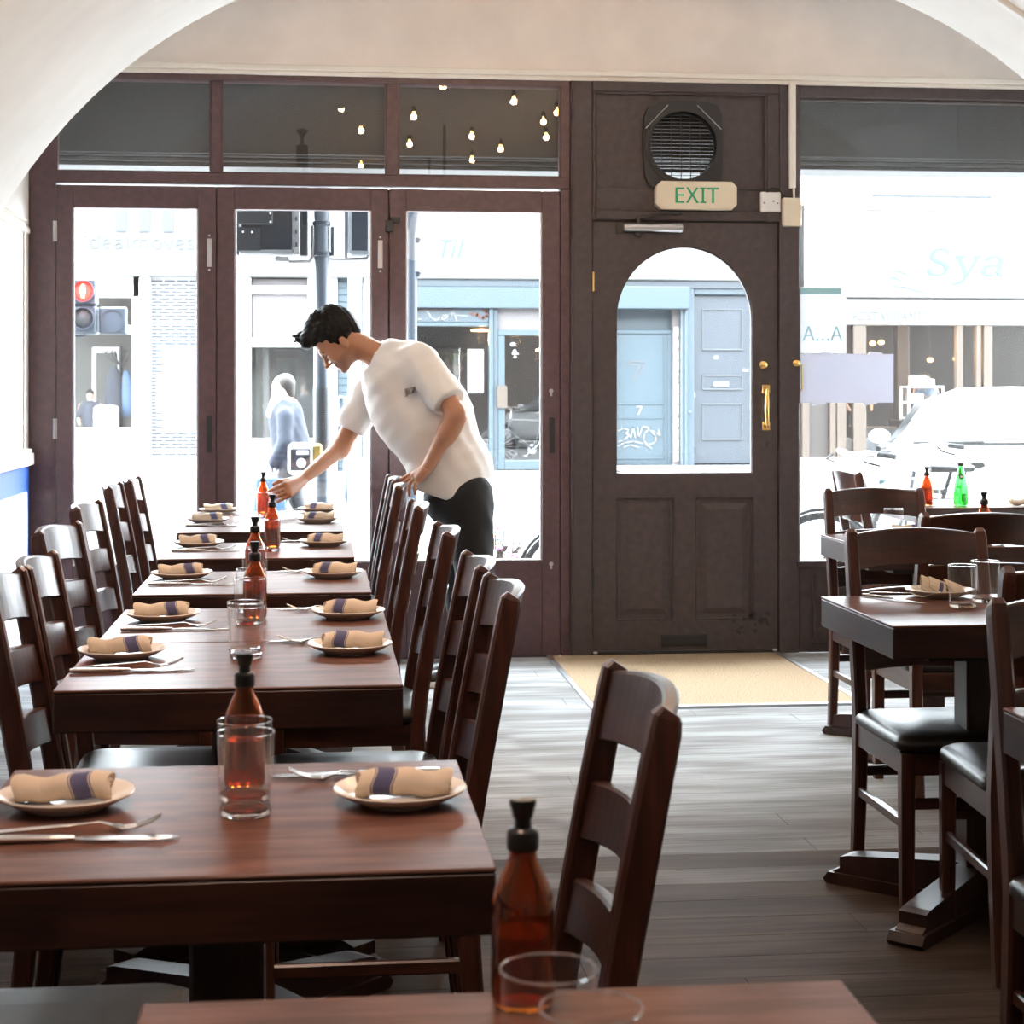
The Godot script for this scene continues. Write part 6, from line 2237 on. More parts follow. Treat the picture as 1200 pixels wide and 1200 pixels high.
	b.bx(-2.9, -1.3, 0.0, 3.2, d + 0.3, d + 0.5, 0.0)
	var bk := solo(b, "block_shell", M.room_dark, "plain rear wall and floor slab of the block across the street", "building")
	bk.set_meta("kind", "structure")

func graf(b: B, pts: Array, w: float) -> void:
	for i in pts.size() - 1:
		graf2(b, pts[i], pts[i + 1], w, -SD - 0.012)

func graf2(b: B, p, q, w: float, z: float) -> void:
	var a := Vector3(p[0], p[1], z)
	var c := Vector3(q[0], q[1], z)
	var dd := c - a
	b.box((a + c) / 2, Vector3(dd.length() + w * 0.6, w, 0.006), 0.0, Basis(Vector3.BACK, atan2(dd.y, dd.x)))

func coat_ring(y: float, r: float, x: float) -> Array:
	var o := []
	for i in 12:
		var a := TAU * i / 12
		o.append(Vector3(x + r * cos(a), y, 0.1 + r * 0.6 * sin(a)))
	return o

# ------------------------------------------------------------------ people: blended tapered capsules and ellipsoids, meshed as surface nets
func cap(a: Vector3, b: Vector3, ra: float, rb: float, k := 0.03, flat := false) -> Dictionary:
	return {"t": 0, "a": a, "b": b, "ra": ra, "rb": rb, "k": k, "flat": flat, "sub": false}

func eli(c: Vector3, r: Vector3, k := 0.03, bs := Basis(), sub := false) -> Dictionary:
	return {"t": 1, "c": c, "r": r, "k": k, "bs": bs, "inv": bs.inverse(), "sub": sub}

# cuts: planes [point, outward normal] that trim the field; fold: small ripples of cloth
func nets(b: B, prims: Array, cell: float, cuts := [], fold := 0.0, tint := {}, fine := 1.0) -> void:
	var lo := Vector3(1e9, 1e9, 1e9)
	var hi := -lo
	for p in prims:
		if p.sub:
			continue
		var e := box_of(p, 0.0)
		lo = lo.min(e[0])
		hi = hi.max(e[1])
	lo -= Vector3.ONE * cell * 2.5
	hi += Vector3.ONE * cell * 2.5
	var nx := int(ceil((hi.x - lo.x) / cell)) + 1
	var ny := int(ceil((hi.y - lo.y) / cell)) + 1
	var nz := int(ceil((hi.z - lo.z) / cell)) + 1
	var f := PackedFloat32Array()
	f.resize(nx * ny * nz)
	f.fill(1.0)
	var nxy := nx * ny
	for p in prims:
		var e := box_of(p, p.k + cell * 2.5)
		var i0 := clampi(int(floor((e[0].x - lo.x) / cell)), 0, nx - 1)
		var i1 := clampi(int(ceil((e[1].x - lo.x) / cell)), 0, nx - 1)
		var j0 := clampi(int(floor((e[0].y - lo.y) / cell)), 0, ny - 1)
		var j1 := clampi(int(ceil((e[1].y - lo.y) / cell)), 0, ny - 1)
		var k0 := clampi(int(floor((e[0].z - lo.z) / cell)), 0, nz - 1)
		var k1 := clampi(int(ceil((e[1].z - lo.z) / cell)), 0, nz - 1)
		var sm: float = p.k
		var sub: bool = p.sub
		var is_cap: bool = p.t == 0
		var a := Vector3()
		var ab := Vector3()
		var il := 0.0
		var ra := 0.0
		var rb := 0.0
		var flat := false
		var dirn := Vector3()
		var inv := Basis()
		var rad := Vector3.ONE
		var mr := 0.0
		if is_cap:
			a = p.a
			ab = p.b - p.a
			il = 1.0 / maxf(ab.length_squared(), 1e-9)
			ra = p.ra
			rb = p.rb
			flat = p.flat
			dirn = ab.normalized()
		else:
			a = p.c
			inv = p.inv
			rad = p.r
			mr = minf(rad.x, minf(rad.y, rad.z))
		for k in range(k0, k1 + 1):
			for j in range(j0, j1 + 1):
				var at := k * nxy + j * nx + i0
				var q := lo + Vector3(i0, j, k) * cell - a
				for i in range(i0, i1 + 1):
					var d: float
					if is_cap:
						var h := clampf(q.dot(ab) * il, 0.0, 1.0)
						d = (q - ab * h).length() - lerpf(ra, rb, h)
						if flat:
							d = maxf(d, (q - ab).dot(dirn))
					else:
						var u := inv * q
						var v := u / rad
						var l := v.length()
						d = (l - 1.0) * l / maxf((v / rad).length(), 1e-6) if l > 0.05 else -mr
					var o := f[at]
					if sub:
						var g := -d
						var hh := maxf(sm - absf(o - g), 0.0) / sm if sm > 0.0 else 0.0
						f[at] = maxf(o, g) + hh * hh * sm * 0.25
					else:
						var hh := maxf(sm - absf(o - d), 0.0) / sm if sm > 0.0 else 0.0
						f[at] = minf(o, d) - hh * hh * sm * 0.25
					at += 1
					q.x += cell
	if cuts.size() or fold > 0.0:
		for k in nz:
			for j in ny:
				var at := k * nxy + j * nx
				for i in nx:
					if absf(f[at]) < cell * 3.0 + 0.1:
						var p := lo + Vector3(i, j, k) * cell
						if fold > 0.0:
							var fp := p
							p = p * fine
							f[at] += fold * (sin(p.x * 61.0 + p.y * 38.0 + 2.0 * sin(p.z * 23.0)) * 0.6 + sin(p.x * 33.0 - p.y * 71.0 + p.z * 40.0) * 0.4)
							p = fp
						for c in cuts:
							f[at] = maxf(f[at], (p - c[0]).dot(c[1]))
					at += 1
	# one vertex in each crossed cell
	var idx := PackedInt32Array()
	idx.resize(nx * ny * nz)
	idx.fill(-1)
	var vs := PackedVector3Array()
	var ns := PackedVector3Array()
	for k in nz - 1:
		for j in ny - 1:
			var at := k * nxy + j * nx
			for i in nx - 1:
				var c0 := f[at]
				var c1 := f[at + 1]
				var c2 := f[at + nx]
				var c3 := f[at + nx + 1]
				var c4 := f[at + nxy]
				var c5 := f[at + nxy + 1]
				var c6 := f[at + nxy + nx]
				var c7 := f[at + nxy + nx + 1]
				var neg := int(c0 < 0) + int(c1 < 0) + int(c2 < 0) + int(c3 < 0) + int(c4 < 0) + int(c5 < 0) + int(c6 < 0) + int(c7 < 0)
				if neg > 0 and neg < 8:
					var s := Vector3()
					var n := 0
					var cs := [c0, c1, c2, c3, c4, c5, c6, c7]
					for e in EDGES:
						var x: float = cs[e[0]]
						var y: float = cs[e[1]]
						if (x < 0) != (y < 0):
							var t := x / (x - y)
							s += CORN[e[0]].lerp(CORN[e[1]], t)
							n += 1
					idx[at] = vs.size()
					vs.append(lo + (Vector3(i, j, k) + s / n) * cell)
					ns.append(Vector3(c1 + c3 + c5 + c7 - c0 - c2 - c4 - c6, c2 + c3 + c6 + c7 - c0 - c1 - c4 - c5, c4 + c5 + c6 + c7 - c0 - c1 - c2 - c3).normalized())
				at += 1
	# smooth the normals once over neighbours by averaging along quads
	var acc := PackedVector3Array()
	acc.resize(vs.size())
	var quads := PackedInt32Array()
	for k in range(1, nz - 1):
		for j in range(1, ny - 1):
			var at := k * nxy + j * nx + 1
			for i in range(1, nx - 1):
				var o := f[at] < 0
				if o != (f[at + 1] < 0):
					quads.append_array([idx[at - nx - nxy], idx[at - nxy], idx[at], idx[at - nx]])
				if o != (f[at + nx] < 0):
					quads.append_array([idx[at - 1 - nxy], idx[at - nxy], idx[at], idx[at - 1]])
				if o != (f[at + nxy] < 0):
					quads.append_array([idx[at - 1 - nx], idx[at - nx], idx[at], idx[at - 1]])
				at += 1
	for q in range(0, quads.size(), 4):
		if quads[q] < 0 or quads[q + 1] < 0 or quads[q + 2] < 0 or quads[q + 3] < 0:
			continue
		var s := ns[quads[q]] + ns[quads[q + 1]] + ns[quads[q + 2]] + ns[quads[q + 3]]
		for m in 4:
			acc[quads[q + m]] += s
	for i in acc.size():
		acc[i] = acc[i].normalized() if acc[i].length_squared() > 0 else ns[i]
	for q in range(0, quads.size(), 4):
		var ids := [quads[q], quads[q + 1], quads[q + 2], quads[q + 3]]
		if ids.min() < 0:
			continue
		for tr in [[0, 1, 2], [0, 2, 3]]:
			var v0: int = ids[tr[0]]
			var v1: int = ids[tr[1]]
			var v2: int = ids[tr[2]]
			var g := (vs[v1] - vs[v0]).cross(vs[v2] - vs[v0])
			if g.dot(acc[v0] + acc[v1] + acc[v2]) > 0.0:
				var w := v1
				v1 = v2
				v2 = w
			for m in [v0, v1, v2]:
				if not tint.is_empty():
					b.st.set_color(face_tone(tint, vs[m]))
				elif b.col != null:
					b.st.set_color(b.col)
				b.st.set_normal(acc[m])
				b.st.add_vertex(vs[m])

const EDGES := [[0, 1], [2, 3], [4, 5], [6, 7], [0, 2], [1, 3], [4, 6], [5, 7], [0, 4], [1, 5], [2, 6], [3, 7]]
const CORN := [Vector3(0, 0, 0), Vector3(1, 0, 0), Vector3(0, 1, 0), Vector3(1, 1, 0), Vector3(0, 0, 1), Vector3(1, 0, 1), Vector3(0, 1, 1), Vector3(1, 1, 1)]

func box_of(p: Dictionary, m: float) -> Array:
	var lo: Vector3
	var hi: Vector3
	if p.t == 0:
		var r := Vector3.ONE * (maxf(p.ra, p.rb) + m)
		lo = p.a.min(p.b) - r
		hi = p.a.max(p.b) + r
	else:
		var e := Vector3()
		for i in 3:
			e += (p.bs[i] * p.r[i]).abs()
		e += Vector3.ONE * m
		lo = p.c - e
		hi = p.c + e
	return [lo, hi]

# a finger chain: palm-rooted bones with shrinking radius
func finger(pts: Array, r0: float, r1: float) -> Array:
	var o := []
	for i in pts.size() - 1:
		o.append(cap(pts[i], pts[i + 1], lerpf(r0, r1, float(i) / (pts.size() - 1)), lerpf(r0, r1, float(i + 1) / (pts.size() - 1)), 0.004))
	return o

func hp(hf: Transform3D, f: float, u: float, s: float) -> Vector3:
	return hf * Vector3(f, u, s)

# skin, lips and stubble of the head
func face_tone(tint: Dictionary, p: Vector3) -> Color:
	var q: Vector3 = tint.hf.affine_inverse() * p
	if q.x > 0.094 and absf(q.y + 0.089) < 0.011 and absf(q.z) < 0.022:
		return Color(0.36, 0.135, 0.10)
	var jaw := smoothstep(-0.066, -0.088, q.y) * smoothstep(-0.03, 0.02, q.x) * (1.0 - smoothstep(-0.135, -0.155, q.y))
	return tint.skin.lerp(Color(0.20, 0.105, 0.07), clampf(jaw, 0.0, 1.0) * 0.6)

func waiter() -> void:
	var t := thing("person", "dark-haired man in a white t-shirt and black trousers leaning over the last table", "person", Vector3(0.52, 0, -8.06))
	var skin_c := Color(0.40, 0.185, 0.105)
	var b := B.new()
	b.col = skin_c
	# joints, x to the right of the picture, z towards the viewer
	var neck := Vector3(-0.215, 1.50, -0.01)
	var sh_n := Vector3(-0.03, 1.455, 0.165)
	var sh_f := Vector3(-0.262, 1.385, -0.165)
	var el_n := Vector3(0.085, 1.238, 0.285)
	var wr_n := Vector3(-0.045, 0.995, 0.215)
	var el_f := Vector3(-0.425, 1.075, -0.21)
	var wr_f := Vector3(-0.600, 0.938, -0.02)
	var hip_n := Vector3(0.14, 0.87, 0.09)
	var hip_f := Vector3(0.13, 0.87, -0.09)
	var kn_n := Vector3(0.185, 0.48, 0.10)
	var kn_f := Vector3(0.13, 0.48, -0.10)
	var an_n := Vector3(0.13, 0.09, 0.10)
	var an_f := Vector3(0.16, 0.09, -0.10)
	# trunk, limbs
	var body := [
		eli(Vector3(0.10, 0.93, 0), Vector3(0.13, 0.14, 0.165), 0.05), cap(Vector3(0.08, 1.0, 0), Vector3(-0.04, 1.22, 0), 0.125, 0.13, 0.06), eli(Vector3(-0.10, 1.33, 0), Vector3(0.13, 0.16, 0.16), 0.06),
		cap(sh_n + Vector3(-0.05, 0, -0.03), sh_f + Vector3(0.04, 0, 0.03), 0.07, 0.07, 0.06), cap(Vector3(-0.16, 1.44, 0), neck, 0.09, 0.062, 0.05),
		cap(sh_n, el_n, 0.056, 0.045, 0.03), cap(el_n, wr_n, 0.045, 0.029, 0.025), cap(sh_f, el_f, 0.054, 0.044, 0.03), cap(el_f, wr_f, 0.043, 0.028, 0.025),
		eli(el_n * 0.72 + wr_n * 0.28 + Vector3(0.006, 0, 0.004), Vector3(0.046, 0.075, 0.044), 0.03, Basis(Vector3.BACK, -0.5)),
		cap(hip_n, kn_n, 0.088, 0.058, 0.05), cap(hip_f, kn_f, 0.088, 0.058, 0.05), cap(kn_n, an_n, 0.055, 0.038, 0.03), cap(kn_f, an_f, 0.055, 0.038, 0.03)]
	nets(b, body, 0.0135)
	# head: f to the front, u to the crown
	var hc := Vector3(-0.452, 1.594, -0.01)
	var pitch := deg_to_rad(52.0)
	var fv := Vector3(-cos(pitch), -sin(pitch), 0)
	var uv := Vector3(-sin(pitch), cos(pitch), 0)
	var hb := Basis(fv, uv, fv.cross(uv))
	var hf := Transform3D(hb, hc)
	var head := [
		eli(hp(hf, -0.006, 0.016, 0), Vector3(0.102, 0.094, 0.077), 0.02, hb), eli(hp(hf, 0.040, -0.045, 0), Vector3(0.062, 0.082, 0.060), 0.03, hb),
		eli(hp(hf, 0.048, -0.100, 0), Vector3(0.050, 0.036, 0.047), 0.03, hb), eli(hp(hf, 0.088, -0.126, 0), Vector3(0.022, 0.017, 0.022), 0.02, hb),
		cap(hp(hf, 0.094, 0.002, -0.032), hp(hf, 0.094, 0.002, 0.032), 0.012, 0.012, 0.016),
		eli(hp(hf, 0.068, -0.048, 0.036), Vector3(0.026, 0.022, 0.020), 0.02, hb), eli(hp(hf, 0.068, -0.048, -0.036), Vector3(0.026, 0.022, 0.020), 0.02, hb),
		eli(hp(hf, 0.102, -0.020, 0.033), Vector3(0.016, 0.011, 0.015), 0.012, hb, true), eli(hp(hf, 0.102, -0.020, -0.033), Vector3(0.016, 0.011, 0.015), 0.012, hb, true),
		eli(hp(hf, 0.083, -0.018, 0.032), Vector3(0.0135, 0.0125, 0.0145), 0.003, hb), eli(hp(hf, 0.083, -0.018, -0.032), Vector3(0.0135, 0.0125, 0.0145), 0.003, hb),
		cap(hp(hf, 0.098, -0.010, 0), hp(hf, 0.124, -0.052, 0), 0.0085, 0.0105, 0.012), eli(hp(hf, 0.128, -0.057, 0), Vector3(0.0115, 0.0095, 0.0105), 0.008, hb),
		eli(hp(hf, 0.110, -0.062, 0.012), Vector3(0.011, 0.008, 0.008), 0.006, hb), eli(hp(hf, 0.110, -0.062, -0.012), Vector3(0.011, 0.008, 0.008), 0.006, hb),
		cap(hp(hf, 0.101, -0.083, -0.018), hp(hf, 0.101, -0.083, 0.018), 0.006, 0.006, 0.008), cap(hp(hf, 0.100, -0.095, -0.015), hp(hf, 0.100, -0.095, 0.015), 0.0068, 0.0068, 0.008),
		cap(hp(hf, 0.109, -0.089, -0.02), hp(hf, 0.109, -0.089, 0.02), 0.002, 0.002, 0.004),
		eli(hp(hf, -0.004, -0.046, 0.078), Vector3(0.017, 0.031, 0.009), 0.006, Basis(hb.z, 0.25) * hb), eli(hp(hf, -0.004, -0.046, -0.078), Vector3(0.017, 0.031, 0.009), 0.006, Basis(hb.z, 0.25) * hb),
		eli(hp(hf, 0.003, -0.046, 0.089), Vector3(0.009, 0.018, 0.006), 0.004, hb, true),
		cap(hp(hf, -0.030, -0.070, 0), neck + Vector3(0.01, -0.02, 0), 0.056, 0.064, 0.035)]
	head[17].sub = true
	nets(b, head, 0.0042, [], 0.0, {"hf": hf, "skin": skin_c})
	# near hand draped over the chair's crest
	var kn := Vector3(-0.098, 0.958, 0.185)
	var hand_n := [cap(wr_n, kn + Vector3(0.012, 0.004, 0), 0.027, 0.030, 0.01), cap(wr_n + Vector3(-0.01, -0.008, 0.01), kn + Vector3(0.02, -0.004, 0.03), 0.022, 0.022, 0.012), cap(wr_n + Vector3(-0.01, -0.01, -0.01), kn + Vector3(0.0, 0.004, -0.03), 0.02, 0.02, 0.012)]
	for k in 4:
		var z := 0.034 - 0.021 * k
		var ln: float = [0.85, 1.0, 1.05, 0.95][k]
		var p0 := kn + Vector3(0.014 - 0.009 * k, -0.002 + 0.005 * k, z)
		var dn := Vector3(-0.012 - 0.014 * k, -0.030, 0.008)
		hand_n += finger([p0, p0 + dn * ln, p0 + dn * ln + Vector3(-0.004, -0.030, 0.0) * ln, p0 + dn * ln + Vector3(-0.002, -0.054, -0.004) * ln], 0.0098, 0.0072)
	hand_n += finger([wr_n + Vector3(-0.018, -0.012, -0.018), kn + Vector3(-0.012, 0.0, -0.05), kn + Vector3(-0.045, -0.008, -0.055), kn + Vector3(-0.062, -0.028, -0.052)], 0.0125, 0.0085)
	nets(b, hand_n, 0.0036)
	# far hand reaching for the glass
	var kf := Vector3(-0.668, 0.902, 0.075)
	var hand_f := [cap(wr_f, kf, 0.026, 0.024, 0.01), cap(wr_f + Vector3(0, -0.01, 0.008), kf + Vector3(0.006, -0.022, 0.006), 0.02, 0.021, 0.012), cap(wr_f + Vector3(0, 0.006, -0.008), kf + Vector3(-0.006, 0.018, -0.006), 0.02, 0.019, 0.012)]
	for k in 4:
		var y := 0.024 - 0.019 * k
		var ln: float = [0.95, 1.05, 1.0, 0.82][k]
		var p0 := kf + Vector3(-0.012 + 0.006 * k, y, 0.004)
		hand_f += finger([p0, p0 + Vector3(-0.030, -0.012, 0.030) * ln, p0 + Vector3(-0.054, -0.024, 0.044) * ln, p0 + Vector3(-0.074, -0.034, 0.048) * ln], 0.0096, 0.007)
	hand_f += finger([wr_f + Vector3(-0.012, 0.012, 0.0), Vector3(-0.668, 0.938, 0.050), Vector3(-0.703, 0.938, 0.075), Vector3(-0.728, 0.925, 0.095)], 0.0125, 0.0085)
	nets(b, hand_f, 0.0036)
	part(b, "body", M.skin, t)
	# hair
	rng.seed = 19
	b = B.new()
	var hair := [
		eli(hp(hf, -0.020, 0.030, 0), Vector3(0.103, 0.100, 0.086), 0.03, hb), eli(hp(hf, -0.060, 0.052, 0), Vector3(0.068, 0.078, 0.072), 0.03, hb), eli(hp(hf, 0.010, 0.075, 0), Vector3(0.085, 0.050, 0.068), 0.03, hb),
		cap(hp(hf, 0.082, 0.088, -0.032), hp(hf, 0.082, 0.088, 0.032), 0.040, 0.040, 0.02), cap(hp(hf, 0.025, 0.102, -0.03), hp(hf, 0.025, 0.102, 0.03), 0.044, 0.044, 0.02), cap(hp(hf, 0.104, 0.082, -0.028), hp(hf, 0.104, 0.082, 0.028), 0.027, 0.027, 0.015), eli(hp(hf, -0.072, 0.008, 0), Vector3(0.060, 0.065, 0.070), 0.02, hb), eli(hp(hf, -0.082, -0.030, 0), Vector3(0.034, 0.052, 0.056), 0.02, hb),
		eli(hp(hf, -0.022, -0.004, 0.060), Vector3(0.055, 0.045, 0.022), 0.015, hb), eli(hp(hf, -0.022, -0.004, -0.060), Vector3(0.055, 0.045, 0.022), 0.015, hb), eli(hp(hf, 0.018, -0.020, 0.068), Vector3(0.012, 0.030, 0.009), 0.01, hb)]
	for i in 70:
		var a := rng.randf_range(0.45, 2.6)
		var s := rng.randf_range(-1.0, 1.0)
		var rad := Vector3(cos(a) * 0.098, sin(a) * 0.088, 0) * sqrt(1.0 - s * s * 0.75)
		var ctr: Vector3 = hp(hf, rad.x * 1.15 - 0.008, rad.y * 1.15 + 0.040, s * 0.082)
		hair.append(eli(ctr, Vector3(rng.randf_range(0.016, 0.03), rng.randf_range(0.007, 0.012), rng.randf_range(0.007, 0.013)), 0.006, Basis(hb.z, a + PI / 2 + rng.randf_range(-0.7, 0.7)) * hb))
	for i in 26:
		var s := rng.randf_range(-0.045, 0.045)
		var p0: Vector3 = hp(hf, rng.randf_range(0.065, 0.11), rng.randf_range(0.075, 0.125), s)
		hair.append(cap(p0, p0 + hb * Vector3(rng.randf_range(0.006, 0.026), rng.randf_range(0.008, 0.036), rng.randf_range(-0.014, 0.014)), 0.012, 0.006, 0.005))
	nets(b, hair, 0.0042, [], 0.0024, {}, 3.3)
	part(b, "hair", M.hair, t)
	b = B.new()
	for s in [-1, 1]:
		b.tube([hp(hf, 0.103, -0.004, 0.014 * s), hp(hf, 0.103, 0.003, 0.030 * s), hp(hf, 0.088, -0.004, 0.048 * s)], [0.003, 0.0042, 0.0025], 6)
		b.tube([hp(hf, 0.098, -0.0235, 0.022 * s), hp(hf, 0.099, -0.0265, 0.033 * s), hp(hf, 0.091, -0.0235, 0.045 * s)], [0.0012, 0.0018, 0.0012], 6)
	part(b, "eyebrow", M.hair, t)
	# t-shirt, loose, with short sleeves and a hem
	b = B.new()
	var tee := [
		cap(Vector3(-0.165, 1.40, 0), Vector3(-0.035, 1.20, 0), 0.165, 0.188, 0.06), cap(Vector3(-0.025, 1.205, 0), Vector3(0.082, 0.98, 0), 0.182, 0.180, 0.06), cap(Vector3(0.082, 0.98, 0), Vector3(0.092, 0.80, 0), 0.180, 0.19, 0.06),
		cap(sh_n + Vector3(-0.05, 0.015, -0.04), sh_f + Vector3(0.05, 0.03, 0.04), 0.095, 0.09, 0.06), cap(Vector3(-0.12, 1.46, 0), Vector3(-0.20, 1.495, -0.005), 0.115, 0.085, 0.05),
		eli(Vector3(-0.17, 1.24, -0.02), Vector3(0.11, 0.14, 0.12), 0.08, Basis(Vector3.BACK, 0.5)), eli(Vector3(0.06, 1.30, 0), Vector3(0.09, 0.20, 0.14), 0.06, Basis(Vector3.BACK, 0.5)),
		cap(sh_n + Vector3(-0.03, 0.0, -0.02), sh_n.lerp(el_n, 0.74), 0.090, 0.083, 0.03, true), cap(sh_f, sh_f.lerp(el_f, 0.70), 0.088, 0.080, 0.03, true), cap(Vector3(-0.305, 1.515, -0.008), Vector3(-0.55, 1.62, -0.008), 0.078, 0.10, 0.012)]
	tee[tee.size() - 1].sub = true
	var hem_n := Vector3(0.02, -1.0, 0.0).normalized()
	# trimmed along the hem and round the neck
	nets(b, tee, 0.0095, [[Vector3(-0.12, 0.905, 0), Vector3(-0.30, -0.94, 0.0).normalized()], [Vector3(0.27, 0.955, 0), Vector3(0.42, -0.90, 0.0).normalized()]], 0.0035)
	part(b, "t_shirt", M.shirt, t)
	text("JLZBI", 0.028, 0.03, M.ink, t, "chest_print", Transform3D(Basis(Vector3.BACK, 0.22) * Basis(Vector3.UP, -0.5), Vector3(-0.098, 1.350, 0.193)))
	# trousers and shoes
	b = B.new()
	var tr := [eli(Vector3(0.110, 0.84, 0), Vector3(0.158, 0.13, 0.17), 0.05), cap(hip_n + Vector3(0.01, 0, 0), kn_n, 0.118, 0.088, 0.05), cap(hip_f + Vector3(0.01, 0, 0), kn_f, 0.118, 0.088, 0.05), cap(kn_n, an_n + Vector3(0, 0.02, 0), 0.086, 0.060, 0.03, true), cap(kn_f, an_f + Vector3(0, 0.02, 0), 0.086, 0.060, 0.03, true)]
	nets(b, tr, 0.014, [], 0.003)
	part(b, "trousers", M.trousers, t)
	for e in [an_n, an_f]:
		b = B.new()
		nets(b, [cap(e + Vector3(0.03, -0.045, 0), e + Vector3(-0.12, -0.052, 0), 0.042, 0.036, 0.02), cap(e + Vector3(0, 0.02, 0), e + Vector3(-0.02, -0.03, 0), 0.048, 0.045, 0.02), eli(e + Vector3(-0.15, -0.058, 0), Vector3(0.06, 0.03, 0.044), 0.02)], 0.008, [[e + Vector3(0, -0.065, 0), Vector3(0, -1, 0)]])
		var sh := part(b, "shoe", M.black, t)
		b = B.new()
		var rg := []
		for y in [0.0, 0.003, 0.024, 0.027]:
			var r := []
			for k in 28:
				var a := TAU * k / 28
				var inset := 0.004 if y in [0.0, 0.027] else 0.0
				r.append(Vector3(e.x - 0.062 + (0.148 - inset) * cos(a), y, e.z + (0.05 - inset - 0.008 * cos(a)) * sin(a)))
			rg.append(r)
		b.loft(rg)
		part(b, "sole", M.white_paint, sh, "white rubber sole")

func passers() -> void:
	# a passer-by on the far side of the road, carrying a bright blue bag
	var t := thing("person", "passer-by in a slate jacket and white scarf, carrying a bright blue bag", "person", Vector3(-0.34, -0.12, -16.4))
	var b := B.new()
	b.col = Color(0.50, 0.33, 0.25)
	nets(b, [eli(Vector3(-0.02, 1.49, 0), Vector3(0.085, 0.115, 0.075), 0.02), cap(Vector3(0.01, 1.34, 0), Vector3(-0.01, 1.42, 0), 0.055, 0.05, 0.03), eli(Vector3(-0.095, 1.47, 0), Vector3(0.018, 0.022, 0.014), 0.02),
		cap(Vector3(0.03, 1.28, 0), Vector3(0.08, 0.9, 0), 0.13, 0.13, 0.05), cap(Vector3(0.07, 0.85, 0.07), Vector3(-0.04, 0.45, 0.07), 0.075, 0.055, 0.04), cap(Vector3(-0.04, 0.45, 0.07), Vector3(0.0, 0.06, 0.07), 0.05, 0.035, 0.03),
		cap(Vector3(0.07, 0.85, -0.07), Vector3(0.12, 0.45, -0.07), 0.075, 0.055, 0.04), cap(Vector3(0.12, 0.45, -0.07), Vector3(0.25, 0.10, -0.07), 0.05, 0.035, 0.03),
		cap(Vector3(-0.10, 0.76, 0.12), Vector3(-0.12, 0.70, 0.13), 0.028, 0.025, 0.02)], 0.02)
	part(b, "body", M.skin, t)
	b = B.new()
	nets(b, [eli(Vector3(0.02, 1.53, 0), Vector3(0.095, 0.095, 0.085), 0.02), eli(Vector3(0.06, 1.46, 0), Vector3(0.05, 0.08, 0.06), 0.02)], 0.014)
	part(b, "hair", M.timber_dark, t)
	b = B.new()
	nets(b, [eli(Vector3(0.0, 1.33, 0), Vector3(0.12, 0.06, 0.11), 0.02), cap(Vector3(-0.06, 1.42, 0.05), Vector3(-0.11, 1.25, 0.06), 0.04, 0.045, 0.03)], 0.016)
	part(b, "scarf", M.wall_white, t)
	b = B.new()
	nets(b, [cap(Vector3(0.02, 1.24, 0), Vector3(0.09, 0.82, 0), 0.165, 0.19, 0.05), cap(Vector3(0.02, 1.24, 0.17), Vector3(0.02, 1.0, 0.2), 0.075, 0.065, 0.04), cap(Vector3(0.02, 1.0, 0.2), Vector3(-0.09, 0.80, 0.13), 0.062, 0.05, 0.03), cap(Vector3(0.03, 1.24, -0.17), Vector3(0.06, 0.85, -0.19), 0.075, 0.055, 0.04)], 0.02, [], 0.004)
	part(b, "jacket", M.jacket, t)
	b = B.new()
	nets(b, [cap(Vector3(0.07, 0.82, 0.07), Vector3(-0.04, 0.45, 0.07), 0.10, 0.075, 0.04), cap(Vector3(-0.04, 0.45, 0.07), Vector3(0.0, 0.1, 0.07), 0.072, 0.055, 0.03, true), cap(Vector3(0.07, 0.82, -0.07), Vector3(0.12, 0.45, -0.07), 0.10, 0.075, 0.04), cap(Vector3(0.12, 0.45, -0.07), Vector3(0.24, 0.12, -0.07), 0.072, 0.055, 0.03, true)], 0.02)
	part(b, "trousers", M.slate, t)
	b = B.new()
	nets(b, [cap(Vector3(0.03, 0.04, 0.07), Vector3(-0.12, 0.035, 0.07), 0.045, 0.035, 0.02), cap(Vector3(0.26, 0.06, -0.07), Vector3(0.16, 0.03, -0.07), 0.042, 0.035, 0.02)], 0.014, [[Vector3(0, 0.005, 0), Vector3(0, -1, 0)]])
	part(b, "shoe", M.slate, t)
	var g := thing("shopping_bag", "bright blue shopping bag hanging from the passer-by's hand", "bag", Vector3(-0.46, 0.18, -16.25))
	b = B.new()
	b.loft([bag_ring(0.0, 0.14, 0.06), bag_ring(0.02, 0.16, 0.07), bag_ring(0.34, 0.13, 0.05), bag_ring(0.36, 0.12, 0.03)])
	part(b, "bag_body", M.bag_blue, g)
	b = B.new()
	b.tube([Vector3(-0.05, 0.34, 0.0), Vector3(-0.03, 0.44, 0.0), Vector3(0.0, 0.48, 0.0), Vector3(0.03, 0.44, 0.0), Vector3(0.05, 0.34, 0.0)], 0.008, 6)
	part(b, "bag_handle", M.bag_blue, g)
	# seated man in the white shop's window, and a cook inside the restaurant opposite
	figure("person", "dark-haired figure in a slate top inside the white shop's window", Vector3(-3.84, 0.05, -SD - 1.0), M.jacket, M.hair, 0.76)
	figure("person", "dark figure of a cook inside the restaurant across the street", Vector3(9.72, 0.04, -SD - 2.0), M.room_dark, M.hair, 1.0)
	figure("person", "figure in blue between timber posts of the restaurant across the street", Vector3(11.09, 0.04, -SD - 2.2), M.bag_blue, M.hair, 0.95)
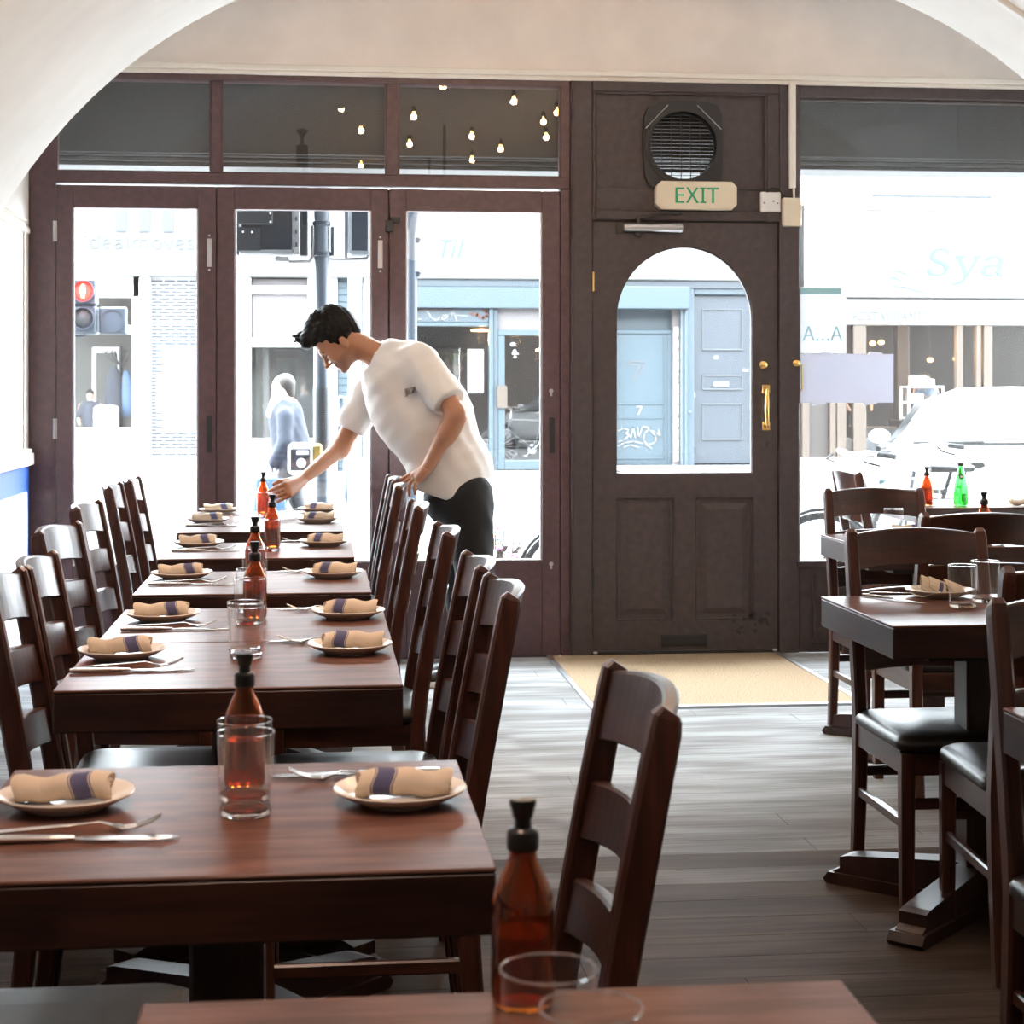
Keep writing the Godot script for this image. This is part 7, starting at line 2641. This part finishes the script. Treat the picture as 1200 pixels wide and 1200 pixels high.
	# put every thing's node at its own base
	for c in get_children():
		if c is Node3D and c.has_meta("label") and not c is MeshInstance3D and c.position == Vector3.ZERO:
			var box := AABB()
			var any := false
			for m in c.get_children():
				if m is MeshInstance3D:
					var a: AABB = m.transform * m.get_aabb()
					box = box.merge(a) if any else a
					any = true
			if any:
				var base := Vector3(box.get_center().x, box.position.y, box.get_center().z)
				c.position = base
				for m in c.get_children():
					m.position -= base

func figure(called: String, label: String, at: Vector3, top: Material, hairm: Material, k: float) -> void:
	var t := thing(called, label, "person", at)
	t.scale = Vector3.ONE * k
	var b := B.new()
	b.col = Color(0.35, 0.2, 0.14)
	nets(b, [eli(Vector3(0, 1.60, 0), Vector3(0.08, 0.115, 0.09), 0.02), cap(Vector3(0, 1.4, 0), Vector3(0, 1.52, 0), 0.05, 0.05, 0.03), cap(Vector3(0, 1.3, 0), Vector3(0, 0.9, 0), 0.13, 0.12, 0.05), cap(Vector3(-0.09, 0.85, 0), Vector3(-0.1, 0.05, 0), 0.07, 0.05, 0.04), cap(Vector3(0.09, 0.85, 0), Vector3(0.1, 0.05, 0), 0.07, 0.05, 0.04),
		cap(Vector3(-0.2, 1.38, 0), Vector3(-0.26, 1.1, 0.04), 0.05, 0.045, 0.03), cap(Vector3(-0.26, 1.1, 0.04), Vector3(-0.2, 0.95, 0.22), 0.04, 0.03, 0.03), cap(Vector3(0.2, 1.38, 0), Vector3(0.26, 1.1, 0.04), 0.05, 0.045, 0.03), cap(Vector3(0.26, 1.1, 0.04), Vector3(0.2, 0.95, 0.22), 0.04, 0.03, 0.03), eli(Vector3(0, 1.585, 0.09), Vector3(0.014, 0.02, 0.02), 0.02)], 0.022)
	part(b, "body", M.skin, t)
	b = B.new()
	nets(b, [eli(Vector3(0, 1.645, -0.012), Vector3(0.088, 0.085, 0.098), 0.02), eli(Vector3(0, 1.58, -0.05), Vector3(0.08, 0.08, 0.06), 0.02)], 0.016)
	part(b, "hair", hairm, t)
	b = B.new()
	nets(b, [cap(Vector3(0, 1.32, 0), Vector3(0, 0.86, 0), 0.165, 0.16, 0.05), cap(Vector3(-0.16, 1.38, 0), Vector3(-0.26, 1.1, 0.04), 0.075, 0.06, 0.04), cap(Vector3(0.16, 1.38, 0), Vector3(0.26, 1.1, 0.04), 0.075, 0.06, 0.04)], 0.022)
	part(b, "top", top, t)
	b = B.new()
	nets(b, [cap(Vector3(0, 0.9, 0), Vector3(0, 0.84, 0), 0.15, 0.14, 0.05), cap(Vector3(-0.09, 0.84, 0), Vector3(-0.1, 0.06, 0), 0.095, 0.07, 0.04, true), cap(Vector3(0.09, 0.84, 0), Vector3(0.1, 0.06, 0), 0.095, 0.07, 0.04, true)], 0.024)
	part(b, "trousers", M.slate, t)

func bag_ring(y: float, hx: float, hz: float) -> Array:
	var o := []
	for p in rr(hx * 2, hz * 2, minf(hx, hz) * 0.6, 4):
		o.append(Vector3(p.x, y, p.y))
	return o
